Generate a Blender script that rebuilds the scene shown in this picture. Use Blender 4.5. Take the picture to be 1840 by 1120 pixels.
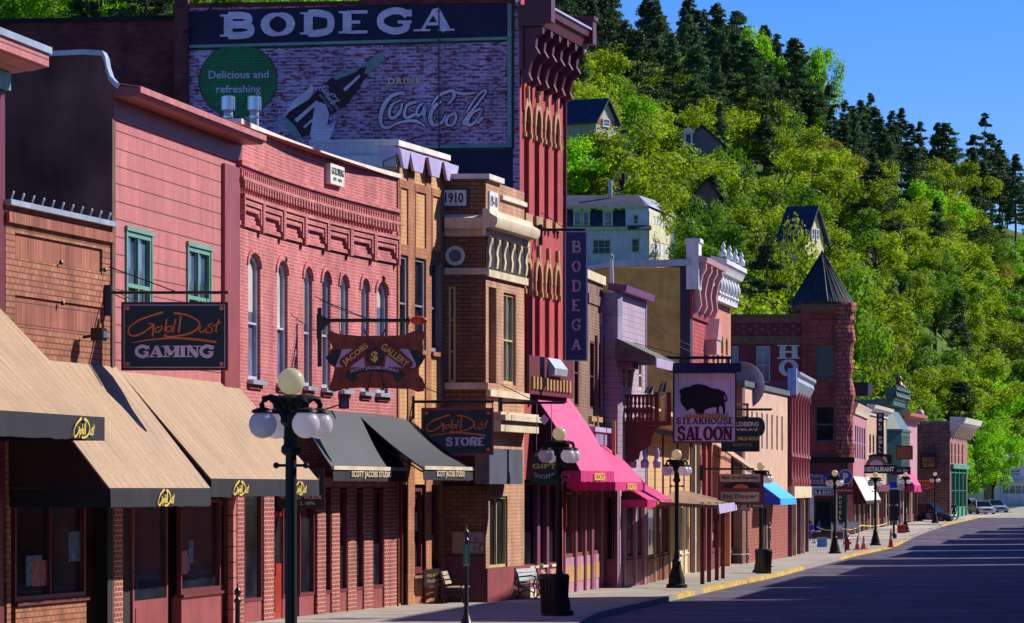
import bpy, bmesh, math, random
from mathutils import Vector, Matrix
import numpy as np
random.seed(7)
for o in list(bpy.data.objects): bpy.data.objects.remove(o)
SC=bpy.context.scene; COL=SC.collection; R=math.radians
# ------------------------------------------------------------- camera
F=7000.0; CX=920.0; HY=878.0; EYE=3.0          # focal length in photo pixels, principal column, horizon row, eye height
cam=bpy.data.objects.new('camera',bpy.data.cameras.new('camera')); COL.objects.link(cam)
cam.location=(0,0,EYE); cam.rotation_euler=(R(90),0,0)
cam.data.sensor_width=36; cam.data.lens=F/1840*36; cam.data.shift_y=(HY-560)/1840; cam.data.clip_end=5000; cam.data.clip_start=.5
SC.camera=cam
# ------------------------------------------------------------- sky, sun, exposure
SUN_EL,SUN_ROT=R(35),R(62)
w=bpy.data.worlds.new('World'); SC.world=w; w.use_nodes=True; nt=w.node_tree
sk=nt.nodes.new('ShaderNodeTexSky'); sk.sky_type='NISHITA'; sk.sun_disc=False; sk.sun_elevation=SUN_EL; sk.sun_rotation=SUN_ROT
sk.air_density=1.0; sk.dust_density=0.1; sk.ozone_density=4.0; sk.altitude=1400
hs=nt.nodes.new('ShaderNodeHueSaturation'); hs.inputs['Saturation'].default_value=1.35
tn=nt.nodes.new('ShaderNodeVectorMath'); tn.operation='MULTIPLY'; tn.inputs[1].default_value=(.74,.84,1.30)   # the deep polarised blue of the photo's sky
nt.links.new(sk.outputs[0],hs.inputs['Color']); nt.links.new(hs.outputs[0],tn.inputs[0]); nt.links.new(tn.outputs[0],nt.nodes['Background'].inputs[0])
nt.nodes['Background'].inputs[1].default_value=0.082
sl=bpy.data.lights.new('sun','SUN'); sl.energy=5.0; sl.angle=R(.5); sl.color=(1,.93,.82)
sun=bpy.data.objects.new('sun',sl); COL.objects.link(sun)
sd=Vector((math.sin(SUN_ROT)*math.cos(SUN_EL),math.cos(SUN_ROT)*math.cos(SUN_EL),math.sin(SUN_EL)))
sun.rotation_euler=sd.to_track_quat('Z','Y').to_euler()
SC.view_settings.view_transform='Standard'; SC.view_settings.look='None'; SC.view_settings.exposure=0.4; SC.view_settings.gamma=1
SC.render.engine='CYCLES'
# ------------------------------------------------------------- materials
MATS={}
def nd(t,ty,**k):
    n=t.nodes.new(ty)
    for a,b in k.items():
        if a in n.inputs: n.inputs[a].default_value=b
        else: setattr(n,a,b)
    return n
def c4(c): return (c[0],c[1],c[2],1)
def newmat(name,rough=.7,spec=.4,metal=0):
    m=bpy.data.materials.new(name); m.use_nodes=True; t=m.node_tree; b=t.nodes['Principled BSDF']
    b.inputs['Roughness'].default_value=rough; b.inputs['Specular IOR Level'].default_value=spec; b.inputs['Metallic'].default_value=metal
    return m,t,b
def var(t,col_socket,lo,hi,scale,coord,det=4,stretch=None):
    """multiply a colour by a soft noise"""
    n=nd(t,'ShaderNodeTexNoise'); n.inputs['Scale'].default_value=scale; n.inputs['Detail'].default_value=det
    if stretch:
        mp=nd(t,'ShaderNodeMapping'); mp.inputs['Scale'].default_value=stretch; t.links.new(coord,mp.inputs[0]); coord=mp.outputs[0]
    t.links.new(coord,n.inputs['Vector'])
    r=nd(t,'ShaderNodeMapRange'); r.inputs[1].default_value=.3; r.inputs[2].default_value=.7; r.inputs[3].default_value=lo; r.inputs[4].default_value=hi
    t.links.new(n.outputs['Fac'],r.inputs[0])
    m=nd(t,'ShaderNodeVectorMath',operation='SCALE'); t.links.new(col_socket,m.inputs[0]); t.links.new(r.outputs[0],m.inputs['Scale'])
    return m.outputs[0]
def paint(name,c,rough=.6,lo=.82,hi=1.12,scale=1.5,metal=0,spec=.4,bump=.0,bs=30,streak=True,obj=False):
    if name in MATS: return MATS[name]
    m,t,b=newmat(name,rough,spec,metal)
    tc=nd(t,'ShaderNodeTexCoord'); co=tc.outputs['UV'] if not obj else tc.outputs['Object']
    rgb=nd(t,'ShaderNodeRGB'); rgb.outputs[0].default_value=c4(c)
    s=var(t,rgb.outputs[0],lo,hi,scale,tc.outputs['Object'])
    if streak: s=var(t,s,.84,1.08,2.0,tc.outputs['UV'],6,(3,.35,1))
    t.links.new(s,b.inputs['Base Color'])
    if bump:
        n=nd(t,'ShaderNodeTexNoise'); n.inputs['Scale'].default_value=bs; t.links.new(co,n.inputs['Vector'])
        bp=nd(t,'ShaderNodeBump'); bp.inputs['Strength'].default_value=bump; bp.inputs['Distance'].default_value=.02
        t.links.new(n.outputs['Fac'],bp.inputs['Height']); t.links.new(bp.outputs[0],b.inputs['Normal'])
    MATS[name]=m; return m
def brick(name,c1,c2,mortar,bw=.24,bh=.085,ms=.012,rough=.8,worn=None,wthr=.55,wscale=6,lo=.75,hi=1.15,sq=(1,1,1),vs=1.2,bias=0):
    """brick courses in metres; worn=(colour) lets a second colour show through in patches"""
    if name in MATS: return MATS[name]
    m,t,b=newmat(name,rough,.25)
    tc=nd(t,'ShaderNodeTexCoord'); uv=tc.outputs['UV']
    br=nd(t,'ShaderNodeTexBrick'); br.inputs['Scale'].default_value=1
    br.inputs['Color1'].default_value=c4(c1); br.inputs['Color2'].default_value=c4(c2); br.inputs['Mortar'].default_value=c4(mortar)
    br.inputs['Brick Width'].default_value=bw; br.inputs['Row Height'].default_value=bh; br.inputs['Mortar Size'].default_value=ms
    br.inputs['Mortar Smooth'].default_value=.2; br.inputs['Bias'].default_value=bias
    t.links.new(uv,br.inputs['Vector'])
    s=br.outputs['Color']
    if worn:
        n=nd(t,'ShaderNodeTexNoise'); n.inputs['Scale'].default_value=1; n.inputs['Detail'].default_value=6; n.inputs['Roughness'].default_value=.65
        mp=nd(t,'ShaderNodeMapping'); mp.inputs['Scale'].default_value=(wscale*.45,wscale*1.3,1); t.links.new(uv,mp.inputs[0]); t.links.new(mp.outputs[0],n.inputs['Vector'])
        r=nd(t,'ShaderNodeMapRange'); r.inputs[1].default_value=wthr-.03; r.inputs[2].default_value=wthr+.03; t.links.new(n.outputs['Fac'],r.inputs[0])
        mx=nd(t,'ShaderNodeMix',data_type='RGBA'); t.links.new(r.outputs[0],mx.inputs[0]); t.links.new(s,mx.inputs[6]); mx.inputs[7].default_value=c4(worn)
        s=mx.outputs[2]
    s=var(t,s,lo,hi,vs,tc.outputs['Object'],8)
    s=var(t,s,.7,1.12,.5,uv,6,(4,.4,1))
    t.links.new(s,b.inputs['Base Color'])
    bp=nd(t,'ShaderNodeBump'); bp.inputs['Strength'].default_value=.5; bp.inputs['Distance'].default_value=.01; bp.invert=True
    t.links.new(br.outputs['Fac'],bp.inputs['Height']); t.links.new(bp.outputs[0],b.inputs['Normal'])
    MATS[name]=m; return m
def worn(name,c,under,thr=.6,scale=5,rough=.7,rowh=.085,mor=.75):
    """mural paint on brick: flakes off to the brick in patches, mortar joints show"""
    if name in MATS: return MATS[name]
    m,t,b=newmat(name,rough,.3)
    tc=nd(t,'ShaderNodeTexCoord'); uv=tc.outputs['Object']
    mp=nd(t,'ShaderNodeMapping'); mp.inputs['Scale'].default_value=(scale*.5,0,scale*1.5); t.links.new(uv,mp.inputs[0])
    n=nd(t,'ShaderNodeTexNoise'); n.inputs['Scale'].default_value=1; n.inputs['Detail'].default_value=7; n.inputs['Roughness'].default_value=.6
    t.links.new(mp.outputs[0],n.inputs['Vector'])
    r=nd(t,'ShaderNodeMapRange'); r.inputs[1].default_value=thr-.02; r.inputs[2].default_value=thr+.02; t.links.new(n.outputs['Fac'],r.inputs[0])
    br=nd(t,'ShaderNodeTexBrick'); br.inputs['Scale'].default_value=1; br.inputs['Brick Width'].default_value=.24; br.inputs['Row Height'].default_value=rowh; br.inputs['Mortar Size'].default_value=.014
    br.inputs['Color1'].default_value=c4(c); br.inputs['Color2'].default_value=c4([x*.8 for x in c]); br.inputs['Mortar'].default_value=c4([x*mor for x in c])
    t.links.new(tc.outputs['UV'],br.inputs['Vector'])
    mx=nd(t,'ShaderNodeMix',data_type='RGBA'); t.links.new(r.outputs[0],mx.inputs[0]); t.links.new(br.outputs['Color'],mx.inputs[6]); mx.inputs[7].default_value=c4(under)
    s=var(t,mx.outputs[2],.75,1.15,1.1,uv,6)
    t.links.new(s,b.inputs['Base Color'])
    MATS[name]=m; return m
def globe_mat(name,c):
    if name in MATS: return MATS[name]
    m,t,b=newmat(name,.2,.6); b.inputs['Base Color'].default_value=c4(c); tr=nd(t,'ShaderNodeBsdfTranslucent'); tr.inputs[0].default_value=c4(c)
    mx=nd(t,'ShaderNodeMixShader'); mx.inputs[0].default_value=.62; t.links.new(b.outputs[0],mx.inputs[1]); t.links.new(tr.outputs[0],mx.inputs[2]); t.links.new(mx.outputs[0],t.nodes['Material Output'].inputs[0])
    MATS[name]=m; return m
def siding(name,c,step=.2,line=.25,lo=.85,hi=1.1,vert=False,rough=.6,lw=.08):
    """boards: a narrow dark joint every step metres"""
    if name in MATS: return MATS[name]
    m,t,b=newmat(name,rough,.35)
    tc=nd(t,'ShaderNodeTexCoord'); sx=nd(t,'ShaderNodeSeparateXYZ'); t.links.new(tc.outputs['UV'],sx.inputs[0])
    d=nd(t,'ShaderNodeMath',operation='DIVIDE'); t.links.new(sx.outputs[0 if vert else 1],d.inputs[0]); d.inputs[1].default_value=step
    fr=nd(t,'ShaderNodeMath',operation='FRACT'); t.links.new(d.outputs[0],fr.inputs[0])
    lt=nd(t,'ShaderNodeMath',operation='LESS_THAN'); t.links.new(fr.outputs[0],lt.inputs[0]); lt.inputs[1].default_value=lw
    mx=nd(t,'ShaderNodeMix',data_type='RGBA'); t.links.new(lt.outputs[0],mx.inputs[0]); mx.inputs[6].default_value=c4(c); mx.inputs[7].default_value=c4([x*line for x in c])
    s=var(t,mx.outputs[2],lo,hi,1.3,tc.outputs['Object'],6)
    s=var(t,s,.80,1.1,1.0,tc.outputs['UV'],6,(5,.6,1)); s=var(t,s,.86,1.08,14,tc.outputs['UV'],4)
    t.links.new(s,b.inputs['Base Color'])
    bp=nd(t,'ShaderNodeBump'); bp.inputs['Strength'].default_value=.6; bp.inputs['Distance'].default_value=.02
    t.links.new(fr.outputs[0],bp.inputs['Height']); t.links.new(bp.outputs[0],b.inputs['Normal'])
    MATS[name]=m; return m
def glass(name='window_glass',c=(.03,.04,.055),rough=.04,lo=.4,hi=2.2):
    if name in MATS: return MATS[name]
    m,t,b=newmat(name,rough,.8)
    tc=nd(t,'ShaderNodeTexCoord'); rgb=nd(t,'ShaderNodeRGB'); rgb.outputs[0].default_value=c4(c)
    s=var(t,rgb.outputs[0],lo,hi,.9,tc.outputs['Object'],3)
    t.links.new(s,b.inputs['Base Color']); b.inputs['Specular IOR Level'].default_value=.35 if 'dark' in name else .7
    MATS[name]=m; return m
# ------------------------------------------------------------- mesh builder
class MB:
    def __init__(s): s.v=[]; s.f=[]
    def add(s,vs,fs):
        n=len(s.v); s.v+=[(p[0],p[1],p[2]) for p in vs]; s.f+=[tuple(i+n for i in f) for f in fs]; return s
    def box(s,x0,x1,y0,y1,z0,z1):
        if x0>x1: x0,x1=x1,x0
        if y0>y1: y0,y1=y1,y0
        if z0>z1: z0,z1=z1,z0
        return s.add([(x,y,z) for z in(z0,z1) for y in(y0,y1) for x in(x0,x1)],[(0,2,3,1),(4,5,7,6),(0,1,5,4),(2,6,7,3),(0,4,6,2),(1,3,7,5)])
    def quad(s,*p): return s.add(p,[tuple(range(len(p)))])
    def prism(s,poly,y0,y1):            # polygon in x,z pushed along y
        n=len(poly); v=[(p[0],y0,p[1]) for p in poly]+[(p[0],y1,p[1]) for p in poly]
        return s.add(v,[tuple(range(n)),tuple(range(2*n-1,n-1,-1))]+[(i,i+n,(i+1)%n+n,(i+1)%n) for i in range(n)])
    def side(s,poly,x0,x1):             # polygon in y,z pushed along x
        n=len(poly); v=[(x0,p[0],p[1]) for p in poly]+[(x1,p[0],p[1]) for p in poly]
        return s.add(v,[tuple(range(n)),tuple(range(2*n-1,n-1,-1))]+[(i,(i+1)%n,(i+1)%n+n,i+n) for i in range(n)])
    def plan(s,poly,z0,z1):             # polygon in x,y pushed along z
        n=len(poly); z1s=z1 if isinstance(z1,(list,tuple)) else [z1]*n
        v=[(p[0],p[1],z0) for p in poly]+[(p[0],p[1],z1s[i]) for i,p in enumerate(poly)]
        return s.add(v,[tuple(range(n-1,-1,-1)),tuple(range(n,2*n))]+[(i,(i+1)%n,(i+1)%n+n,i+n) for i in range(n)])
    def tube(s,pts,r,n=8,cap=True):
        pts=[Vector(p) for p in pts]; rs=r if isinstance(r,(list,tuple)) else [r]*len(pts); b=len(s.v); up=Vector((0,0,1))
        for i,p in enumerate(pts):
            d=(pts[min(i+1,len(pts)-1)]-pts[max(i-1,0)]).normalized()
            a=d.cross(up) if abs(d.dot(up))<.95 else d.cross(Vector((0,1,0)))
            a.normalize(); c=a.cross(d)
            for k in range(n):
                t=2*math.pi*k/n; q=p+(a*math.cos(t)+c*math.sin(t))*rs[i]; s.v.append(tuple(q))
        for i in range(len(pts)-1):
            for k in range(n): s.f.append((b+i*n+k,b+i*n+(k+1)%n,b+(i+1)*n+(k+1)%n,b+(i+1)*n+k))
        if cap: s.f.append(tuple(b+k for k in range(n-1,-1,-1))); s.f.append(tuple(b+(len(pts)-1)*n+k for k in range(n)))
        return s
    def lathe(s,prof,cx=0,cy=0,n=16):
        b=len(s.v)
        for r,z in prof:
            for k in range(n): t=2*math.pi*k/n; s.v.append((cx+r*math.cos(t),cy+r*math.sin(t),z))
        for i in range(len(prof)-1):
            for k in range(n): s.f.append((b+i*n+k,b+i*n+(k+1)%n,b+(i+1)*n+(k+1)%n,b+(i+1)*n+k))
        s.f.append(tuple(b+k for k in range(n-1,-1,-1))); s.f.append(tuple(b+(len(prof)-1)*n+k for k in range(n)))
        return s
    def ball(s,c,r,n=20,sq=1,sx=1,sy=1):
        m=n//2; pr=[]
        b=len(s.v)
        for i in range(m+1):
            a=math.pi*i/m
            for k in range(n):
                t=2*math.pi*k/n; s.v.append((c[0]+sx*r*math.sin(a)*math.cos(t),c[1]+sy*r*math.sin(a)*math.sin(t),c[2]+r*sq*math.cos(a)))
        for i in range(m):
            for k in range(n): s.f.append((b+i*n+k,b+(i+1)*n+k,b+(i+1)*n+(k+1)%n,b+i*n+(k+1)%n))
        return s
    def xf(s,fn,start=0):
        s.v=s.v[:start]+[tuple(fn(*p)) for p in s.v[start:]]; return s
def children_of(o): return [c for c in bpy.data.objects if c.parent==o]
def finish(name,me,mt,parent,smooth=True):
    o=bpy.data.objects.new(name,me); COL.objects.link(o)
    if mt: me.materials.append(mt)
    if parent: o.parent=parent
    return o
def obj(name,mb,mt,parent=None,label=None,smooth=True,warp=None,kind=None):
    if warp: mb.xf(warp)
    me=bpy.data.meshes.new(name); me.from_pydata(mb.v,[],mb.f)
    bm=bmesh.new(); bm.from_mesh(me); bmesh.ops.remove_doubles(bm,verts=bm.verts,dist=1e-5)
    bmesh.ops.recalc_face_normals(bm,faces=bm.faces)
    uvl=bm.loops.layers.uv.new('UVMap')
    for f in bm.faces:
        n=f.normal
        if abs(n.z)<.75:
            t=Vector((-n.y,n.x,0)); t.normalize() if t.length>1e-6 else None
            if t.x+t.y*.5<0: t=-t
            for l in f.loops: p=l.vert.co; l[uvl].uv=(p.dot(t),p.z)
        else:
            for l in f.loops: p=l.vert.co; l[uvl].uv=(p.x,p.y)
    bm.to_mesh(me); bm.free()
    o=finish(name,me,mt,parent)
    if smooth: me.shade_smooth(); me.set_sharp_from_angle(angle=R(35))
    if label: o['label']=label
    if kind: o['kind']=kind
    return o
def tag(o,label,cat,group=None):
    o['label']=label; o['category']=cat
    if group: o['group']=group
    return o
def thing(name,label,cat,loc=(0,0,0),rz=0,group=None):
    o=bpy.data.objects.new(name,None); COL.objects.link(o); o.location=loc; o.rotation_euler=(0,0,rz); o.empty_display_size=.3
    return tag(o,label,cat,group)
def copytree(o,parent=None,loc=None,rz=None,label=None,kids=None):
    kids=kids or KIDS(); c=o.copy(); COL.objects.link(c)
    if parent: c.parent=parent
    if loc is not None: c.location=loc
    if rz is not None: c.rotation_euler=(0,0,rz)
    if label: c['label']=label
    for ch in kids.get(o.name,[]): copytree(ch,c,kids=kids)
    return c
def KIDS():
    k={}
    for o in bpy.data.objects:
        if o.parent: k.setdefault(o.parent.name,[]).append(o)
    return k
# ------------------------------------------------------------- ground profile and measuring frames
GP=[(0,.0),(92,0),(125,-.2),(157,-.4),(208,-.475),(237,-.46),(289,-.26),(342,-.05),(392,.52),(490,1.1),(560,2.0),(700,3)]
def gz(Y):
    for (a,za),(b,zb) in zip(GP,GP[1:]):
        if Y<=b: t=(Y-a)/(b-a); return za+(zb-za)*max(0,t)
    return GP[-1][1]
def WX(px,Y): return (px-CX)*Y/F
def WZ(py,Y): return EYE+(HY-py)*Y/F
class Frame:
    """a vertical wall plane between two plan points; local x along the wall, local -y towards the street"""
    def __init__(s,x0,Y0,x1,Y1,base=None,world=False):
        s.A=Vector((x0 if world else WX(x0,Y0),Y0)); s.B=Vector((x1 if world else WX(x1,Y1),Y1))
        d=s.B-s.A; s.L=d.length; s.d=d/s.L; s.ang=math.atan2(d.y,d.x); s.n=Vector((s.d.y,-s.d.x))   # outward
        s.z=gz((Y0+Y1)/2)-.02 if base is None else base
    def root(s,name,label,cat,group=None): return thing(name,label,cat,(s.A.x,s.A.y,s.z),s.ang,group)
    def hit(s,px,py=HY,d=0):
        t=(px-CX)/F; P0=s.A+s.n*d
        # (t*Y,Y)=P0+u*dir
        u=(t*P0.y-P0.x)/(s.d.x-t*s.d.y); Y=P0.y+u*s.d.y
        return u,EYE+(HY-py)*Y/F-s.z
    def u(s,px,d=0): return s.hit(px,HY,d)[0]
    def proj(s,u,px):
        P0=s.A+s.d*u; t=(px-CX)/F
        return (t*P0.y-P0.x)/(s.n.x-t*s.n.y)
    def z_at(s,u,d,py):
        P=s.A+s.d*u+s.n*d; return EYE+(HY-py)*P.y/F-s.z
    def loc(s,X,Y):
        v=Vector((X,Y))-s.A; return v.dot(s.d),-v.dot(s.n)
    def Y(s,u): return s.A.y+s.d.y*u
def wall(mb,u0,u1,z0,z1,holes=(),t=.3,y=0,rev=True,cuts=()):
    us=sorted({round(a,4) for a in list(cuts)+[u0,u1]+[q for h in holes for q in h[:2] if u0<q<u1]})
    zs=sorted({round(a,4) for a in [z0,z1]+[q for h in holes for q in h[2:4] if z0<q<z1]})
    for a,b in zip(us,us[1:]):
        for c,d in zip(zs,zs[1:]):
            m=((a+b)/2,(c+d)/2)
            if any(h[0]<m[0]<h[1] and h[2]<m[1]<h[3] for h in holes): continue
            mb.quad((a,y,c),(b,y,c),(b,y,d),(a,y,d))
    for h in holes:
        a,b,c,d=h[:4]; r=h[4] if len(h)>4 else 0
        if rev:
            mb.quad((a,y,c),(a,y+t,c),(a,y+t,d-r),(a,y,d-r)); mb.quad((b,y,c),(b,y,d-r),(b,y+t,d-r),(b,y+t,c))
            if c>z0+.01: mb.quad((a,y,c),(b,y,c),(b,y+t,c),(a,y+t,c))
        if r:
            n=8; P=[(a+(b-a)*(.5-.5*math.cos(math.pi*i/n)),d-r+r*math.sin(math.pi*i/n)) for i in range(n+1)]
            for p,q in zip(P,P[1:]):
                if q[1]<d-1e-6 or p[1]<d-1e-6: mb.quad((p[0],y,p[1]),(q[0],y,q[1]),(q[0],y,d),(p[0],y,d))
                mb.quad((p[0],y,p[1]),(q[0],y,q[1]),(q[0],y+t,q[1]),(p[0],y+t,p[1]))
        elif rev: mb.quad((a,y,d),(a,y+t,d),(b,y+t,d),(b,y,d))
    return mb
WR=random.Random(5)
def window(root,u0,u1,z0,z1,fm,gm,rise=0,yd=.18,fw=.07,nx=1,nz=2,bar=.05,name='window',warp=None,label=None,blind=False):
    f=MB(); y0,y1=yd-.05,yd+.04
    f.box(u0,u0+fw,y0,y1,z0,z1-rise); f.box(u1-fw,u1,y0,y1,z0,z1-rise); f.box(u0+fw,u1-fw,y0,y1,z0,z0+fw*1.2)
    if rise:
        n=8; O=[(u0+(u1-u0)*(.5-.5*math.cos(math.pi*i/n)),z1-rise+rise*math.sin(math.pi*i/n)) for i in range(n+1)]
        I=[(u0+fw+(u1-u0-2*fw)*(.5-.5*math.cos(math.pi*i/n)),z1-rise+max(rise-fw,.02)*math.sin(math.pi*i/n)) for i in range(n+1)]
        for i in range(n): f.prism([I[i],O[i],O[i+1],I[i+1]],y0,y1)
    else: f.box(u0+fw,u1-fw,y0,y1,z1-fw,z1)
    zt=z1-rise if rise else z1-fw
    for i in range(1,nz):
        z=z0+(zt-z0)*i/nz; f.box(u0+fw,u1-fw,y0+.01,y1-.01,z-bar/2,z+bar/2)
    for i in range(1,nx):
        u=u0+(u1-u0)*i/nx; f.box(u-bar/2,u+bar/2,y0+.012,y1-.012,z0+fw*1.2,zt)
    wo=obj(name,f,fm,root,warp=warp,label=label)
    g=MB()
    if rise:
        pts=[(u0,z0),(u1,z0)]+[(u0+(u1-u0)*(.5+.5*math.cos(math.pi*i/8)),z1-rise+rise*math.sin(math.pi*i/8)) for i in range(9)]
        g.prism(pts,yd+.042,yd+.06)
    else: g.box(u0,u1,yd+.042,yd+.06,z0,z1)
    pn=obj('pane',g,gm,wo,warp=warp,smooth=False)
    if blind and WR.random()<.75:
        zb=z1-rise*.6-(z1-z0)*WR.uniform(.15,.5); q=MB(); q.box(u0+fw,u1-fw,yd+.036,yd+.041,zb,z1-max(rise*.75,fw)); obj('blind',q,paint('cream_blind',(.50,.47,.42),.8),wo,warp=warp,smooth=False)
    return wo
# ------------------------------------------------------------- lettering
def text(root,s,cx,cz,w,h,mt,y=-.02,bold=.0,slant=0,name='lettering',ext=.006,rot=0,spc=1.0,rise=0,label=None):
    cu=bpy.data.curves.new('t','FONT'); cu.body=s; cu.offset=bold; cu.shear=slant; cu.resolution_u=3; cu.extrude=.01; cu.space_character=spc
    cu.align_x='CENTER'; o=bpy.data.objects.new('t',cu); COL.objects.link(o)
    dg=bpy.context.evaluated_depsgraph_get(); me=bpy.data.meshes.new_from_object(o.evaluated_get(dg))
    bpy.data.objects.remove(o); bpy.data.curves.remove(cu)
    v=np.array([p.co[:] for p in me.vertices]); lo,hi=v.min(0),v.max(0)
    sx=w/(hi[0]-lo[0]); sz=h/(hi[1]-lo[1])
    X=(v[:,0]-(lo[0]+hi[0])/2)*sx; Z=(v[:,1]-(lo[1]+hi[1])/2)*sz; Yy=np.where(v[:,2]>0,-ext,0.)
    if rise: Z=Z+rise*(1-(2*X/w)**2)
    ca,sa=math.cos(rot),math.sin(rot); X,Z=X*ca-Z*sa,X*sa+Z*ca
    for p,a,b,c in zip(me.vertices,X+cx,Yy+y,Z+cz): p.co=(a,b,c)
    me.name=name; o=finish(name,me,mt,root)
    if label: o['label']=label
    return o
def catmull(P,n=6,closed=False):
    P=[Vector((p[0],p[1])) for p in P]; out=[]; N=len(P); rng=range(N if closed else N-1)
    for i in rng:
        a=P[(i-1)%N] if closed or i>0 else P[0]; b=P[i]; c=P[(i+1)%N]; d=P[(i+2)%N] if closed or i+2<N else P[-1]
        for k in range(n):
            t=k/n; out.append(.5*((2*b)+(c-a)*t+(2*a-5*b+4*c-d)*t*t+(3*b-a-3*c+d)*t**3))
    out.append(P[0].copy() if closed else P[-1].copy()); return out
def ribbon(mb,P,wd,y,ext=.006,closed=False):
    """a flat stroke of width wd (number or list along the stroke) in the x,z plane"""
    N=len(P); L=[];Rr=[]
    for i in range(N):
        if closed: d=P[(i+1)%(N-1)]-P[(i-1)%(N-1)] if i not in(0,N-1) else P[1]-P[N-2]
        else: d=P[min(i+1,N-1)]-P[max(i-1,0)]
        if d.length<1e-9: d=Vector((1,0))
        d.normalize(); n=Vector((-d.y,d.x)); ww=(wd[min(len(wd)-1,int(i/(N-1)*(len(wd)-1)+.5))] if isinstance(wd,list) else wd)/2
        L.append(P[i]+n*ww); Rr.append(P[i]-n*ww)
    b=len(mb.v)
    for q in L+Rr: mb.v.append((q.x,y-ext,q.y))
    for q in L+Rr: mb.v.append((q.x,y,q.y))
    for i in range(N-1):
        mb.f.append((b+i,b+i+1,b+N+i+1,b+N+i)); mb.f.append((b+i,b+2*N+i,b+2*N+i+1,b+i+1)); mb.f.append((b+N+i,b+N+i+1,b+3*N+i+1,b+3*N+i))
    if not closed: mb.f.append((b,b+N,b+3*N,b+2*N)); mb.f.append((b+N-1,b+3*N-1,b+4*N-1,b+2*N-1))
# slab letters on a unit box: (kind, points, serif ends)  kind v thick stem / h thin / c curve
SL={'B':[('v',[(.2,1),(.2,0)],3),('c',[(.2,.95),(.6,.95),(.82,.86),(.82,.64),(.6,.53),(.2,.53)],0),('c',[(.2,.53),(.62,.53),(.88,.42),(.88,.15),(.62,.05),(.2,.05)],0)],
'O':[('o',[(.5,.95),(.12,.5),(.5,.05),(.88,.5)],0)],'D':[('v',[(.2,1),(.2,0)],3),('c',[(.2,.95),(.5,.95),(.86,.78),(.86,.22),(.5,.05),(.2,.05)],0)],
'E':[('v',[(.2,1),(.2,0)],3),('h',[(.2,.95),(.9,.95)],4),('h',[(.2,.5),(.65,.5)],4),('h',[(.2,.05),(.9,.05)],5)],
'G':[('c',[(.88,.72),(.7,.93),(.4,.93),(.12,.7),(.12,.3),(.4,.07),(.65,.07),(.84,.2),(.84,.42)],0),('h',[(.6,.45),(1,.45)],0),('v',[(.88,1),(.88,.7)],0)],
'A':[('h',[(.5,.98),(.1,.02)],2),('v',[(.5,.98),(.85,.02)],2),('h',[(.28,.32),(.7,.32)],0)],
'M':[('h',[(.14,1),(.14,0)],3),('v',[(.14,.98),(.5,.2)],0),('h',[(.5,.2),(.86,.98)],0),('v',[(.86,1),(.86,0)],3)],
'I':[('v',[(.5,1),(.5,0)],3)],'N':[('h',[(.15,1),(.15,0)],3),('v',[(.15,.98),(.85,.04)],0),('h',[(.85,1),(.85,0)],1)],
'S':[('c',[(.82,.72),(.72,.92),(.45,.95),(.2,.85),(.2,.65),(.45,.53),(.7,.45),(.84,.3),(.76,.1),(.5,.04),(.25,.08),(.14,.3)],0)],
'T':[('v',[(.5,1),(.5,0)],2),('h',[(.1,.95),(.9,.95)],6)],'K':[('v',[(.2,1),(.2,0)],3),('h',[(.24,.42),(.82,.97)],2),('v',[(.42,.58),(.86,.02)],2)],
'H':[('v',[(.18,1),(.18,0)],3),('v',[(.82,1),(.82,0)],3),('h',[(.2,.5),(.8,.5)],0)],'U':[('c',[(.18,.98),(.18,.3),(.35,.06),(.65,.06),(.82,.3),(.82,.98)],0),('h',[(.0,.97),(.36,.97)],0),('h',[(.66,.97),(1,.97)],0)],
'L':[('v',[(.2,1),(.2,0)],3),('h',[(.2,.05),(.88,.05)],5)],'R':[('v',[(.2,1),(.2,0)],3),('c',[(.2,.95),(.6,.95),(.84,.85),(.84,.62),(.6,.5),(.2,.5)],0),('v',[(.52,.5),(.88,.03)],2)],
'J':[('c',[(.7,.98),(.7,.25),(.5,.04),(.25,.08),(.15,.25)],0),('h',[(.45,.97),(.95,.97)],0)],'C':[('c',[(.86,.7),(.7,.92),(.42,.94),(.14,.7),(.14,.3),(.42,.06),(.7,.08),(.88,.28)],0)],
'W':[('v',[(.06,.98),(.3,.04)],1),('h',[(.3,.04),(.5,.8)],0),('v',[(.5,.8),(.72,.04)],0),('h',[(.72,.04),(.94,.98)],8)],'Y':[('v',[(.1,.98),(.5,.5)],1),('h',[(.9,.98),(.5,.5)],1),('v',[(.5,.52),(.5,0)],2)]}
SW={'I':.45,'M':1.25,'W':1.25,'L':.85,'E':.9,'S':.9,'T':.9,'O':1.05,'G':1.05}
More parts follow.
